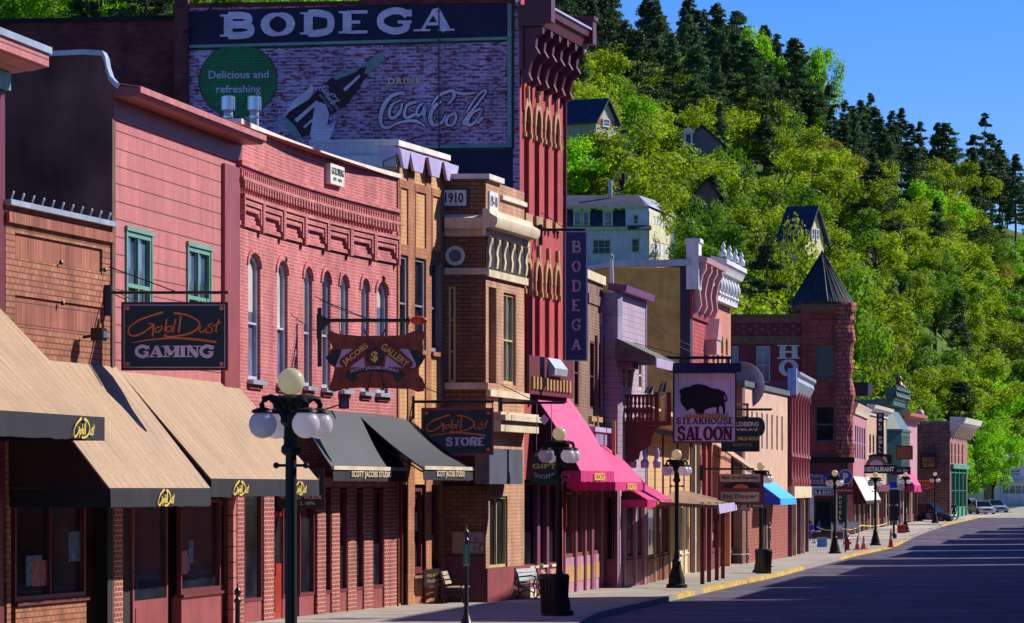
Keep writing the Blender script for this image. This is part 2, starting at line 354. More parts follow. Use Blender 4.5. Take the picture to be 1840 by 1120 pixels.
def slab(root,s,x0,x1,z0,z1,mt,y=-.02,th=.24,gap=.12,name='lettering',steps=None,zfun=None):
    h=z1-z0; tot=sum(SW.get(c,1) if c!=' ' else .5 for c in s)+gap*(len(s)-1); k=(x1-x0)/tot; x=x0; mb=MB(); e=0
    for c in s:
        wd=SW.get(c,1) if c!=' ' else .5
        if c in SL:
            for kind,pts,ser in SL[c]:
                zo=zfun((x+wd*k/2-x0)/(x1-x0)) if zfun else 0
                P=[Vector((x+p[0]*wd*k,z0+p[1]*h+zo)) for p in pts]
                tv=th*k; thn=min(tv*.62,h*.14)
                if kind=='o': P=catmull([((x+(.5+.38*math.cos(a))*wd*k),z0+(.5+.44*math.sin(a))*h+zo) for a in [i*math.pi/8 for i in range(16)]],2,True)
                elif kind=='c': P=catmull(P,4); ww=tv*.8
                elif kind=='v': ww=tv
                else: ww=thn
                st=len(mb.v); e+=1
                if kind=='o': ribbon(mb,P,[thn+(tv-thn)*abs(math.cos(math.pi*2*i/len(P))) for i in range(len(P))],y-e*.0004,closed=True)
                else: ribbon(mb,P,ww,y-e*.0004)
                ss=h*.09
                for bit,(pp) in ((1,P[0]),(2,P[-1])):
                    if ser&bit: e+=1; mb.box(pp.x-tv*.95,pp.x+tv*.95,y-e*.0004-.006,y,max(pp.y-ss/2,z0+zo) if pp.y<z0+zo+h*.5 else z0+zo+h-ss,(max(pp.y-ss/2,z0+zo) if pp.y<z0+zo+h*.5 else z0+zo+h-ss)+ss)
        x+=(wd+gap)*k
    return obj(name,mb,mt,root,smooth=False)
def script(root,strokes,x0,x1,z0,z1,wd,mt,y=-.02,name='lettering',box=None):
    """strokes given in any pixel box (x right, y down), fitted into x0..x1, z0..z1"""
    if box is None:
        xs=[p[0] for s in strokes for p in s[0]]; ys=[p[1] for s in strokes for p in s[0]]; box=(min(xs),max(xs),min(ys),max(ys))
    mb=MB(); fx=lambda p:(x0+(p[0]-box[0])/(box[1]-box[0])*(x1-x0),z1-(p[1]-box[2])/(box[3]-box[2])*(z1-z0))
    for i,(pts,m) in enumerate(strokes):
        P=catmull([fx(p) for p in pts],6); ribbon(mb,P,[wd*a for a in m] if isinstance(m,list) else wd*m,y-.0006*i)
    return obj(name,mb,mt,root,smooth=False)
GD=[([(650,300),(500,340),(330,400),(220,480),(205,550),(260,585),(360,560),(450,510),(520,450),(460,435)],[1.3,1,.7,.9,1,.8,.6]),([(530,440),(515,590)],1),
 ([(620,470),(560,490),(555,535),(600,530),(640,480),(610,465)],.7),([(700,380),(670,530)],.8),([(760,465),(700,480),(700,535),(750,520),(770,470)],.7),([(815,380),(775,545)],.8),
 ([(880,340),(850,545)],1.1),([(790,310),(950,330),(1080,390),(1120,450),(1050,530),(880,580),(700,595),(670,580),(700,570)],[1.3,1,.9,1,.9,1,.8]),
 ([(1140,460),(1120,520),(1150,540),(1200,500),(1215,455),(1205,540)],.7),([(1290,430),(1235,460),(1285,500),(1270,540),(1200,545)],.7),([(1370,380),(1330,520),(1350,530)],.8),([(1290,470),(1400,415)],.7),
 ([(250,665),(500,630),(800,610),(1100,630),(1340,660)],[.4,.7,1,1.1,1.2])]
COKE=[([(370,225),(330,205),(240,230),(165,320),(130,440),(150,520),(210,530),(300,490),(450,470),(560,520)],[.7,1.2,1.3,1.5,1.4,1.1,1,.8,1,.6]),
 ([(330,270),(240,320),(215,420),(260,440),(320,380),(340,300)],[.6,1,1.1,.8]),([(480,290),(390,320),(360,410),(390,440),(460,410)],1),([(540,300),(490,350),(480,420),(530,400),(560,330),(550,430)],.9),
 ([(620,330),(700,230),(820,190),(840,240),(790,310)],[.6,1,1.2,.8]),([(720,290),(650,340),(610,430),(640,510),(720,490),(760,420)],[.8,1.3,1.4,1,.7]),([(840,200),(940,220),(1040,210)],[.6,1,.8]),
 ([(850,400),(780,440),(770,510),(830,510),(860,440),(840,390)],.9),([(960,400),(1040,270),(1110,200),(1150,200),(1080,300),(980,420),(930,500),(980,500)],[.7,.8,.7,.8,.9,1]),([(1100,360),(1020,400),(970,480),(990,520),(1060,470),(1110,360),(1060,500),(1120,440)],[.8,1,1,.8])]
# ============================================================= materials in use
M_pinkmetal=siding('pink_boards',(.55,.185,.18),.345,.16,lw=.07)
M_maroon=paint('maroon_paint',(.15,.022,.035),.5)
M_maroon2=paint('rust_red_paint',(.29,.065,.07),.5)
M_black=paint('black_metal',(.012,.012,.014),.4,spec=.5)
M_dgreen=paint('dark_green_iron',(.012,.03,.022),.35,spec=.6)
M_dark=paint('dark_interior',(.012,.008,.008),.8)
M_white=paint('white_trim',(.72,.72,.74),.5)
M_coping=paint('pale_coping',(.75,.70,.6),.6)
M_bluegal=paint('grey_sheet_metal',(.42,.47,.55),.4,metal=.3)
M_cream=paint('cream_stone',(.66,.55,.38),.75,bump=.3)
M_gold=paint('gold_paint',(.50,.29,.11),.5)
M_goldl=paint('gold_lettering',(.80,.60,.12),.45,streak=False)
M_silver=paint('silver_lettering',(.72,.60,.76),.5,streak=False)
M_orange=paint('orange_lettering',(.90,.20,.03),.4,streak=False)
M_sash=paint('grey_sash_paint',(.45,.48,.58),.5)
M_greensash=paint('sage_green_sash',(.16,.36,.27),.5)
M_glass=glass(); M_glassg=glass('pale_reflecting_glass',(.17,.19,.29),.08,.5,1.5); M_glassb=glass('blue_window_glass',(.06,.09,.14)); M_glassd=glass('dark_window_glass',(.012,.014,.018))  # M_glassg: bluish sky reflection put into a pale pane colour
M_brickG=brick('painted_pink_brick',(.58,.15,.16),(.46,.10,.115),(.70,.36,.33),.22,.08,.009,lo=.74,hi=1.12,worn=(.66,.27,.22),wthr=.60)
M_brickGp=brick('shopfront_pillar_brick',(.36,.07,.06),(.26,.05,.05),(.55,.36,.30),.24,.1,.012)
M_brickA=brick('brown_orange_brick',(.46,.19,.10),(.33,.12,.075),(.15,.06,.04),.26,.11,.014,lo=.75,hi=1.15)
M_solA=brick('soldier_brick',(.48,.18,.10),(.32,.10,.08),(.13,.05,.04),.09,.4,.012)
M_brickY=siding('yellow_lap_brick',(.78,.44,.19),.105,.55,lw=.16)
M_brickO=brick('orange_brick',(.52,.21,.10),(.43,.16,.085),(.32,.15,.09),.24,.095,.012)
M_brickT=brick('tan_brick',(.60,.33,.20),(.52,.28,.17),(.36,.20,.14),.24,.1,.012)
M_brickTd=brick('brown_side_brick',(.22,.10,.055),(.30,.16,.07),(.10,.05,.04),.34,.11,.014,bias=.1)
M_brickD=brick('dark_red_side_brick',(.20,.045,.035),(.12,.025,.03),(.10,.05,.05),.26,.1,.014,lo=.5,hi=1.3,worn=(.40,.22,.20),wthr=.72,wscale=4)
M_brickB=brick('red_painted_brick',(.52,.07,.075),(.46,.06,.07),(.42,.10,.10),.24,.095,.01,lo=.85,hi=1.08)
M_brickW=brick('mural_whitewashed_brick',(.50,.38,.60),(.24,.09,.17),(.56,.48,.70),.27,.1,.016,worn=(.20,.04,.07),wthr=.55,wscale=9,lo=.7,hi=1.2,vs=.8)
M_tanc=siding('beige_awning_cloth',(.41,.262,.14),.42,.6,vert=True,lw=.07,lo=.9,hi=1.06)
M_blackc=siding('charcoal_awning_cloth',(.026,.028,.038),.4,.5,vert=True,lw=.06)
M_val=paint('black_valance_cloth',(.009,.010,.017),.6,bump=.2)
M_pinkc=siding('magenta_awning_cloth',(.62,.018,.19),.3,.72,vert=True,lw=.06,lo=.93,hi=1.05)
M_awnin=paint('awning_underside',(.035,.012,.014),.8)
def put(o,g,fr):
    v=fr.loc(g.A.x,g.A.y); o.location=(v[0],v[1],g.z-fr.z); o.rotation_euler=(0,0,g.ang-fr.ang); return o
def body(fr,root,zt,D=14,mt=None,y0=.9,name='side_wall',inset=0.0,sk=.2):
    """building mass behind the front: side walls square to the camera axis as the lots are"""
    mb=MB(); a=fr.loc(fr.A.x-D,fr.A.y+sk); b=fr.loc(fr.B.x-D,fr.B.y+sk)
    k=y0/D; p0=(a[0]*k,a[1]*k); p1=(fr.L+(b[0]-fr.L)*k,b[1]*k)
    mb.plan([(p0[0]+inset,p0[1]),(p1[0]-inset,p1[1]),(b[0]-inset,b[1]),(a[0]+inset,a[1])],-.6,zt)
    return obj(name,mb,mt,root,smooth=False)
def front(fr,root,mt,zt,holes=(),z0=-.5,u0=0,u1=None,t=.3,name='wall',warp=None,ret=.95,extra=None,y=0,cuts=()):
    u1=fr.L if u1 is None else u1; mb=MB(); wall(mb,u0,u1,z0,zt,holes,t,y,cuts=cuts)
    k=ret; ex,ey=-fr.d.x*k,y+fr.d.y*k   # return walls follow the lot line
    mb.quad((u0,y,z0),(u0+ex,ey,z0),(u0+ex,ey,zt),(u0,y,zt)); mb.quad((u1,y,z0),(u1,y,zt),(u1+ex,ey,zt),(u1+ex,ey,z0))
    mb.quad((u0,y,zt),(u1,y,zt),(u1+ex,ey,zt),(u0+ex,ey,zt))
    if extra: extra(mb)
    return obj(name,mb,mt,root,warp=warp,smooth=False)
def door(root,u0,u1,z1,mt,gm=None,yd=.25,zg=.9,name='door',hm=None):
    gm=gm or M_glassd
    d=MB(); w=.11; d.box(u0,u0+w,yd,yd+.06,.02,z1); d.box(u1-w,u1,yd,yd+.06,.02,z1); d.box(u0+w,u1-w,yd,yd+.06,z1-w,z1); d.box(u0+w,u1-w,yd,yd+.06,.02,zg)
    d.box(u0+w+.08,u1-w-.08,yd-.015,yd,.2,zg-.15)
    o=obj(name,d,mt,root); g=MB(); g.box(u0+w,u1-w,yd+.02,yd+.04,zg,z1-w); obj('pane',g,gm,o,smooth=False)
    h=MB(); h.tube([(u0+w*.5,yd,1.0),(u0+w*.5,yd-.06,1.03),(u0+w*.5,yd-.06,1.3),(u0+w*.5,yd,1.33)],.015,6); obj('handle',h,hm or M_black,o)
    return o
def pillar(root,u0,u1,z1,mt,yd=.2,y0=-.03,name='pillar'):
    m=MB(); m.box(u0,u1,y0,yd,-.3,z1); return obj(name,m,mt,root,smooth=False)
CARDS=[paint('card_'+n,c,.6,.3,1.5,9,streak=False) for n,c in (('tan',(.32,.20,.10)),('rose',(.35,.10,.12)),('blue',(.08,.13,.28)),('cream',(.42,.38,.30)),('green',(.06,.16,.10)),('dark',(.06,.05,.06)))]
def display(root,u0,u1,z0,z1,fm,gm,yd=.09,nx=1,name='shop_window',base=None):
    o=window(root,u0,u1,z0,z1,fm,gm,0,yd,.09,nx,1,name=name)
    m=MB(); m.box(u0,u1,yd-.06,yd+.15,-.3,z0-.06); obj('stall_riser',m,base or fm,root,smooth=False)
    s=MB(); s.box(u0-.03,u1+.03,yd-.12,yd+.1,z0-.06,z0); obj('sill',s,fm,root)
    for k in range(int((u1-u0)/1.6)+1):
        uu=WR.uniform(u0+.15,max(u0+.2,u1-.6)); zz_=WR.uniform(z0+.1,z0+(z1-z0)*.5); q=MB(); q.box(uu,min(u1-.1,uu+WR.uniform(.4,.9)),yd+.034-.001*k,yd+.041,zz_,zz_+WR.uniform(.25,.6)); obj('display_card',q,WR.choice(CARDS),o,smooth=False)
    return o
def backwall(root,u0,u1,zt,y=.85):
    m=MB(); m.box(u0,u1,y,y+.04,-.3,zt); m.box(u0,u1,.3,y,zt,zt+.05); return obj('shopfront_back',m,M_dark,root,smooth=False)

# ============================================================= far-left edge building (pink cornice, green band)
f=Frame(-330,60,9,69.8); b=f.root('brick_building','brown building cut off by the left edge, with pink cornice and green band','building')
L=f.L; zc=f.z_at(L,.75,83); zc2=f.z_at(L,.5,125)
front(f,b,M_maroon,zc2,[(0.5,L-.6,0,2.9)])
m=MB(); m.side([(0,zc2-.05),(-.45,zc2),(-.75,zc-.35),(-.75,zc-.12),(0,zc-.12)],-.2,L+.22); obj('cornice',m,M_pinkmetal,b)
m=MB(); m.side([(.3,zc-.12),(-.8,zc-.12),(-.8,zc),(.3,zc)],-.25,L+.26); obj('coping',m,M_bluegal,b)
m=MB(); zz=f.z_at(L,.1,163); m.box(0,L+.03,-.10,-.02,zz,zc2-.06); obj('green_band',m,M_greensash,b)
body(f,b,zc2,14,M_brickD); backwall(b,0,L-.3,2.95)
display(b,.6,L-.7,.8,2.8,M_maroon,M_glassd,nx=4)

# ============================================================= brown-orange brick shop with soldier-course panels
f1=f=Frame(10,69.8,200,75.8); L=f.L
b=f.root('brick_shop','low brown-orange brick shop with recessed panels and bird spikes on its coping','building')
zt=f.z_at(0,0,368)
def zz(py,u=0,d=0,fr=None): return (fr or f).z_at(u,d,py)
pan=[(f.u(27),f.u(184),zz(462,f.u(27)),zz(418,f.u(27))),(f.u(27),f.u(187),zz(585,f.u(27)),zz(530,f.u(27)))]
front(f,b,M_brickA,zt,[p+(0,) for p in pan]+[(.2,L-.1,0,2.85)],t=.05)
for p in pan:
    m=MB(); m.box(p[0],p[1],.045,.09,p[2],p[3]); obj('soldier_panel',m,M_solA,b,smooth=False)
m=MB(); m.box(-.02,L+.02,-.08,0,zz(399),zz(380)); obj('soldier_course',m,M_solA,b,smooth=False)
m=MB(); m.box(-.04,L+.02,-.12,1.0,zt,zt+.1); obj('coping',m,M_bluegal,b)
for i in range(11):
    u=.3+i*(L-.5)/10; m=MB(); m.tube([(u,0,zt+.1),(u+.02,-.02,zt+.19),(u,-.05,zt+.26)],.018,5); obj('bird_spike',m,M_white,b)
for px,py in ((105,472),(184,485),(108,545)):
    u,z=f.hit(px,py); m=MB(); m.lathe([(.03,z-.04),(.045,z),(.03,z+.04)],u,-.05,8); obj('wall_anchor',m,M_black,b)
body(f,b,zt-.05,14,M_brickTd)
backwall(b,.2,L-.1,2.9)
u0,u1=f.u(12,-.2),f.u(140,-.2)
display(b,u0,u1,.95,2.85,M_maroon,M_glassd,nx=2,base=M_brickA)
pillar(b,-.02,.2,2.9,M_brickA); pillar(b,L-.32,L-.02,2.95,M_dark)
# wall lamp box left of the hanging sign
t=thing('floodlight','black floodlight box bolted to the brown brick wall left of the gaming sign','floodlight',(*( (f.A+f.d*f.u(172,.3)+f.n*.05)),gz(73)+zz(613,f.u(172,.3))),f.ang)
m=MB(); m.box(-.16,.16,-.42,-.2,-.02,.22); m.box(-.18,.18,-.44,-.4,.02,.18); obj('housing',m,M_black,t); m=MB(); m.tube([(0,-.2,.08),(0,0,.05)],.03,8); obj('bracket',m,M_black,t)
m=MB(); m.box(-.14,.14,-.45,-.442,.04,.16); obj('lens',m,M_glassb,t)

# ============================================================= pink boarded false-front building
f2=f=Frame(200,75.8,425,86.1); L=f.L
b=f.root('pink_building','pink boarded building with dark plastered side wall and two sage green windows','building')
ztop=f.z_at(0,.5,158); zsof=f.z_at(0,.5,172); zsid=f.z_at(0,0,203)
wins=[]
for a,c,t_,b_ in ((226,271,414,600),(336,377,437,600)):
    u0,u1=f.u(a),f.u(c); wins.append((u0,u1,f.z_at(u0,0,b_),f.z_at(u0,0,t_)))
zw=[wins[0][2],wins[0][3]]; wins=[(w_[0],w_[1],zw[0],zw[1]) for w_ in wins]
front(f,b,M_pinkmetal,ztop-.1,wins+[(.15,L-.3,0,2.95)],t=.12,ret=.01)
for w_ in wins:
    window(b,w_[0]+.02,w_[1]-.02,w_[2],w_[3],M_greensash,M_glassb,0,.03,.1,2,2,bar=.08)
    m=MB(); a,c,d_,e=w_; m.box(a-.06,a+.03,-.04,.03,d_,e); m.box(c-.03,c+.06,-.04,.03,d_,e); m.box(a-.08,c+.08,-.06,.03,e,e+.09); obj('window_trim',m,M_greensash,b)
m=MB(); m.side([(0,zsof-.42),(-.05,zsof-.42),(-.06,zsof-.02),(-.5,zsof-.02),(-.55,zsof+.02),(-.55,ztop),(.5,ztop+.12),(.5,zsof)],-.02,L+.3); obj('cornice',m,M_maroon2,b)
m=MB(); m.side([(-.555,zsof+.06),(-.6,zsof+.06),(-.6,ztop+.03),(.1,ztop+.14),(.1,ztop+.11),(-.555,ztop+.01)],-.03,L+.33); obj('cornice_edge',m,M_pinkmetal,b)
m=MB(); u0=f.u(398); m.box(u0,L+.0,-.08,0,3.15,zsof-.56); obj('corner_board',m,M_maroon2,b,smooth=False)
# plastered side wall with the swept parapet
g=Frame(-90,76.0,200,75.75,base=f.z); m=MB(); P=[]
for px,py in ((-90,100),(20,100),(60,99),(150,95),(183,97),(188,108),(191,125),(197,142),(206,152),(213,157)): P.append((g.hit(px,py)[0],g.hit(px,py)[1]))
P2=[(P[0][0],-.6)]+P+[(g.u(202),P[-1][1]-.1),(g.u(202),-.6)]
m.prism(P2,-.0,.35); M_plas=paint('dark_brown_plaster',(.13,.065,.05),.9,.45,1.5,.8,bump=.5,bs=8)  # dark brown plaster, mottled by noise
put(obj('side_wall',m,M_plas,b,smooth=False),g,f)
m=MB(); 
for p,q in zip(P[2:],P[3:]): m.prism([(p[0],p[1]-.04),(q[0],q[1]-.04),(q[0]+.02,q[1]+.06),(p[0]+.02,p[1]+.06)],-.06,.42)
put(obj('parapet_flashing',m,M_bluegal,b),g,f)
body(f,b,ztop-.6,14,M_plas,y0=1.0,inset=.4,name='rear_block')
backwall(b,.15,L-.3,3.0)
pillar(b,.1,.75,3.0,M_brickGp); us=[f.u(x,-.2) for x in (243,306,312,384,390,412)]
door(b,us[0],us[1],2.75,M_maroon2,zg=.75); display(b,us[2],us[3]+.0,.8,2.8,M_maroon,M_glassd,base=M_maroon2)
door(b,us[4],us[5]+.3,2.75,M_maroon2,zg=.9)
m=MB(); m.box(.75,us[0]-.02,.3,.36,-.2,2.95); obj('side_panel',m,M_dark,b)

# ============================================================= curved painted brick building (seven tall arched windows)
f3=f=Frame(426,86.1,715,101.4); L=f.L
b=f.root('curved_brick_building','pink painted brick building with bowed front and seven tall arched windows','building')
warp3=lambda x,y,z:(x,y+1.15*max(0,min(1,x/f3.L))*(1-max(0,min(1,x/f3.L))),z)
zt=f.z_at(0,0,222); Z=lambda py,u=0,d=0:f3.z_at(u,d,py)
wx=[(446,468),(498,517),(546,561),(579,594),(611,626),(649,663),(677,697)]
def uw(px): # intersect with the bowed front
    u=f3.u(px)
    for _ in range(6): u=f3.u(px,-1.15*(u/f3.L)*(1-u/f3.L))
    return u
wz0,wz1=Z(682,uw(446)),Z(453,uw(446)); holes=[(uw(a),uw(c),wz0,wz1,.28) for a,c in wx]
# fine vertical slices so the front can bow
front(f,b,M_brickG,zt,holes+[(.3,L-.2,0,3.05)],t=.3,warp=warp3,cuts=[i*L/24 for i in range(1,24)])
for h in holes:
    window(b,h[0],h[1],h[2],h[3],M_sash,M_glassg,.28,.12,.08,1,2,warp=warp3,blind=True)
    m=MB(); m.box(h[0]-.08,h[1]+.08,-.14,.16,wz0-.1,wz0); obj('sill',m,M_bluegal,b,warp=warp3)
    m=MB(); m.box(h[0]-.05,h[1]+.05,-.05,0,wz0-.2,wz0-.1); obj('sill_brick',m,M_maroon2,b,warp=warp3)
    n=8; c=(h[0]+h[1])/2; ra=(h[1]-h[0])/2; m=MB()
    O=[(c-(ra+.16)*math.cos(math.pi*i/n),h[3]-.28+(.44)*math.sin(math.pi*i/n)) for i in range(n+1)]; I=[(c-(ra+.02)*math.cos(math.pi*i/n),h[3]-.28+.30*math.sin(math.pi*i/n)) for i in range(n+1)]
    for i in range(n): m.prism([I[i],O[i],O[i+1],I[i+1]],-.035,.0)
    obj('arch_hood',m,M_brickG,b,warp=warp3)
def strip(z0,z1,y0,u0=0,u1=None,n=24):
    m=MB(); u1=L if u1 is None else u1
    for i in range(n): m.box(u0+(u1-u0)*i/n,u0+(u1-u0)*(i+1)/n,y0,0,z0,z1)
    return m
m=MB()
for i in range(24): m.box(L*i/24,L*(i+1)/24,-.1,.95,zt,zt+.11)
obj('coping',m,M_coping,b,warp=warp3)
m=strip(Z(296),Z(288),-.12); m2=strip(Z(301),Z(297),-.06); m.add(m2.v,m2.f)
for i in range(70): u=.12+i*(L-.3)/70; m.box(u,u+.1,-.09,0,Z(318),Z(303))
obj('string_course',m,M_brickG,b,warp=warp3,smooth=False)
m=MB(); zs,ze=Z(344),Z(330)
for i in range(56): u=.2+i*(L-.5)/56; m.box(u,u+.13,-.15,0,ze-.08,ze+.09)
m4=strip(ze+.09,ze+.17,-.16); m.add(m4.v,m4.f)
obj('dentil_course',m,M_brickG,b,warp=warp3,smooth=False)
m=MB(); nb=7; bwid=(L-.4)/nb
for i in range(nb):
    u=.2+i*bwid; zA=Z(346)
    for k,(dx,dz) in enumerate(((0,0),(.13,.13),(.26,.26))):
        m.box(u+dx,u+.10+dx,-.14+.03*k,0,zA-.75+dz*1.2,zA-dz); m.box(u+bwid-.12-dx,u+bwid-.02-dx,-.14+.03*k,0,zA-.75+dz*1.2,zA-dz)
        m.box(u+dx,u+bwid-.02-dx,-.14+.03*k,0,zA-.09-dz,zA-dz)
obj('corbel_panels',m,M_brickG,b,warp=warp3,smooth=False)
m=strip(Z(403),Z(396),-.07); obj('lower_string',m,M_brickG,b,warp=warp3,smooth=False)
body(f,b,zt-.1,14,M_brickD,y0=1.3)
# name plaque
u0,u1=uw(584),uw(611); zA,zB=Z(329,u0),Z(293,u0); m=MB(); yy=1.15*(u0/L)*(1-u0/L); m.box(u0,u1,yy-.14,yy+.05,zA,zB); pq=obj('name_plaque',m,M_coping,b)
text(pq,'GOLDBERG',(u0+u1)/2,zA+(zB-zA)*.66,(u1-u0)*.86,(zB-zA)*.36,M_black,y=yy-.142,bold=.02)
text(pq,'EST. 1876',(u0+u1)/2,zA+(zB-zA)*.27,(u1-u0)*.6,(zB-zA)*.16,M_black,y=yy-.142,bold=.02)
# flues behind the parapet
for px in (410,457):
    Y=95.0; t=thing('roof_flue','shiny capped metal flue, %s of the two before the green mural disc'%('left' if px==410 else 'right'),'flue',(WX(px,Y),Y,WZ(235,Y)),0)
    m=MB(); m.lathe([(.11,-.6),(.11,.52)],0,0,16); obj('pipe',m,M_bluegal,t)
    M_chr=paint('bright_galvanised',(.6,.62,.66),.22,metal=.9); m=MB(); m.lathe([(.12,.48),(.17,.5),(.17,.82),(.14,.82),(.14,.84)],0,0,14); obj('cap',m,M_chr,t); m=MB(); m.lathe([(.12,.3),(.125,.34),(.12,.38)],0,0,14); obj('band',m,M_chr,t)
# ground floor: brick pillars, red doors, glass
backwall(b,.3,L-.2,3.1,y=1.6)
pil=[(418,438),(474,492),(570,585),(596,610),(625,640),(654,670),(690,714)]
for a,c in pil: pillar(b,max(0,f.u(a)),f.u(c),3.1,M_brickGp,yd=.05,y0=-.01)
for a,c in ((440,472),(510,525),(540,566),(585,596),(610,625),(640,654),(670,690)):
    window(b,f.u(a),f.u(c),.5,3.0,M_maroon,M_glassd,0,.06,.06,1,1,name='shop_window'); m=MB(); m.box(f.u(a),f.u(c),.03,.3,-.3,.5); obj('stall_riser',m,M_maroon2,b)
M_redw=paint('red_varnished_wood',(.42,.035,.02),.35)
for a,c in ((493,508),):
    door(b,f.u(a),f.u(c)+.2,2.5,M_redw,zg=1.3,yd=.05)
m=MB(); m.box(.2,L-.2,-.02,1.4,3.05,3.3); obj('shop_fascia',m,M_brickG,b,warp=warp3)
m=MB(); zf=f.z_at(f.u(640),.05,737); m.box(f.u(612),L+.1,.0,.12,3.45,3.8); obj('fascia_board',m,M_cream,b,warp=lambda x,y,z:(x,y-.1,z))
text(b,'NO 670',f.u(668),3.62,1.2,.17,M_black,y=-.1)

# ============================================================= yellow and orange brick building
f4=f=Frame(715,101.4,803,105.9); L=f.L
b=f.root('yellow_brick_building','narrow yellow brick building with orange brick piers and lavender metal parapet','building')
zt=f.z_at(0,0,300); bays=[(716.5,731),(744,763),(774,791)]
Zf=lambda py,u=0,d=0:f4.z_at(u,d,py)
hs=[(f.u(a),f.u(c),Zf(625,f.u(716)),Zf(457,f.u(716))) for a,c in bays]
front(f,b,M_brickY,zt,hs+[(.25,L-.25,0,3.2)],t=.3)
for h in hs:
    window(b,*h,M_sash if False else paint('grey_frame',(.25,.27,.32),.5),M_glassd,0,.07,.09,1,2)
    m=MB(); m.box(h[0]-.05,h[1]+.05,-.1,.1,h[2]-.12,h[2]); obj('sill',m,M_brickO,b)
    m=MB(); m.box(h[0]-.05,h[1]+.05,-.05,0,h[3]+.0,h[3]+.28); m.box(h[0]-.05,h[1]+.05,-.05,0,h[3]+1.75,h[3]+1.95); m.box(h[0]-.02,h[0]+.06,-.05,0,h[3]+.28,h[3]+1.75); obj('lintel_course',m,M_brickO,b,smooth=False)
for a,c in ((713,716.2),(731.3,743.5),(763.3,773.5),(791.5,804)):
    m=MB(); m.box(f.u(a)+.01,f.u(c)-.01,-.035,0,-.3,zt+.5); obj('pier',m,M_brickO,b,smooth=False)
zl=zt+.15; ztop=Zf(262,0,-.1)
M_lav=paint('lavender_sheet',(.50,.42,.66),.45)
m=MB(); m.side([(-.2,zl+.25),(-.18,zl+.27),(.12,ztop),(.4,ztop),(.4,zl)],-.1,L+.15)
for k,(a,c) in enumerate(((713,716.2),(731.3,743.5),(763.3,773.5),(791.5,804))):
    u0,u1=f.u(a)-.12,f.u(c)+.06; uc=(u0+u1)/2; m.prism([(u0-.3,zl+.27),(u1+.3,zl+.27),(u1+.02,zl-.2),(u0+.05,zl-.2)],-.22,-.14)
obj('parapet_skirt',m,M_lav,b,smooth=False)
m=MB(); m.box(-.12,L+.17,-.06,.6,ztop,ztop+.14); obj('coping',m,M_coping,b)
bo=body(f,b,zt+.3,14,M_bluegal,y0=.4,name='rear_block')
m=MB(); gg=Frame(555,101.7,712,101.5,base=f.z); m.prism([(0,Zf(330)),(gg.L,Zf(330)),(gg.L,Zf(250,0,-.3)-.0),(0,Zf(254,0,-.3))],0,.1); 
for i in range(9): m.box(i*gg.L/9,i*gg.L/9+.03,-.02,0,Zf(330),Zf(256,0,-.3))
m.box(0,gg.L,-.04,.12,Zf(256,0,-.3),Zf(250,0,-.3)); put(obj('parapet_return',m,M_bluegal,b,smooth=False),gg,f)
backwall(b,.25,L-.25,3.25)
display(b,f.u(745),f.u(761),.9,3.1,M_maroon,M_glassd,base=M_brickO); display(b,f.u(775),f.u(789),.9,3.1,M_maroon,M_glassd,base=M_brickO)
door(b,f.u(716),f.u(731),2.9,M_redw,zg=.6)
M_poster=paint('pale_poster',(.6,.55,.75),.5)
for px in (752,782):
    u=f.u(px,-.1); m=MB(); m.box(u-.12,u+.12,.14,.15,1.0,1.5); m.box(u-.1,u+.12,.14,.15,1.6,2.1); obj('poster',m,M_poster,b)
m=MB(); u0=f.u(765,.3); m.box(u0,f.u(792,.3),-.26,-.22,1.0-.5,1.0-.05); nb=obj('notice_board',m,M_black,b)
for i,s in enumerate(('FINE ART','GALLERY')): text(nb,s,(u0+f.u(792,.3))/2,.78-.14*i,1.0,.08,M_gold,y=-.262)
m=MB(); m.tube([(f.u(714),-.1,3.8),(f.u(714),-.1,.1)],.05,6); obj('downpipe',m,M_maroon,b)

# ============================================================= 1910 building (brown brick, dated corner)
f5=f=Frame(873,105.6,942,110.3); L=f.L
b=f.root('dated_corner_building','brown brick building with cream stone bands, round window and 1910 panel','building')
g=Frame(799,105.6,873,105.6,base=f.z); Zs=lambda py:g.z_at(0,0,py); LG=g.L
za=Zs(322)   # underside of top coping
# side wall
m=MB(); gu=lambda px:g.u(px)
holes=[(gu(806),gu(819),Zs(688),Zs(515))]
wall(m,0,LG,-.5,za,holes,.25); m.quad((LG,0,-.5),(LG,.3,-.5),(LG,.3,za),(LG,0,za))
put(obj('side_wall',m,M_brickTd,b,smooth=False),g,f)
M_ysash=paint('pale_yellow_sash',(.62,.50,.22),.5)
put(window(b,holes[0][0],holes[0][1],holes[0][2],holes[0][3],M_ysash,M_glassd,0,.1,.06,1,3),g,f)
m=MB(); m.box(0,LG+.0,-.08,-.01,Zs(425),Zs(398)); m.side([(-.01,Zs(412)),(-.3,Zs(412)),(-.34,Zs(402)),(-.34,Zs(393)),(-.01,Zs(385))],0,LG+.3); put(obj('stone_cornice',m,M_cream,b),g,f)
m=MB(); m.box(0,LG+.06,-.12,-.01,Zs(494),Zs(482)); put(obj('stone_band',m,M_cream,b),g,f)
m=MB(); m.box(0,LG+.06,-.12,-.01,Zs(700),Zs(688)); put(obj('sill_band',m,M_cream,b),g,f)
m=MB(); m.box(-.1,LG+.08,-.1,.5,za,za+.14); put(obj('coping',m,M_coping,b),g,f)
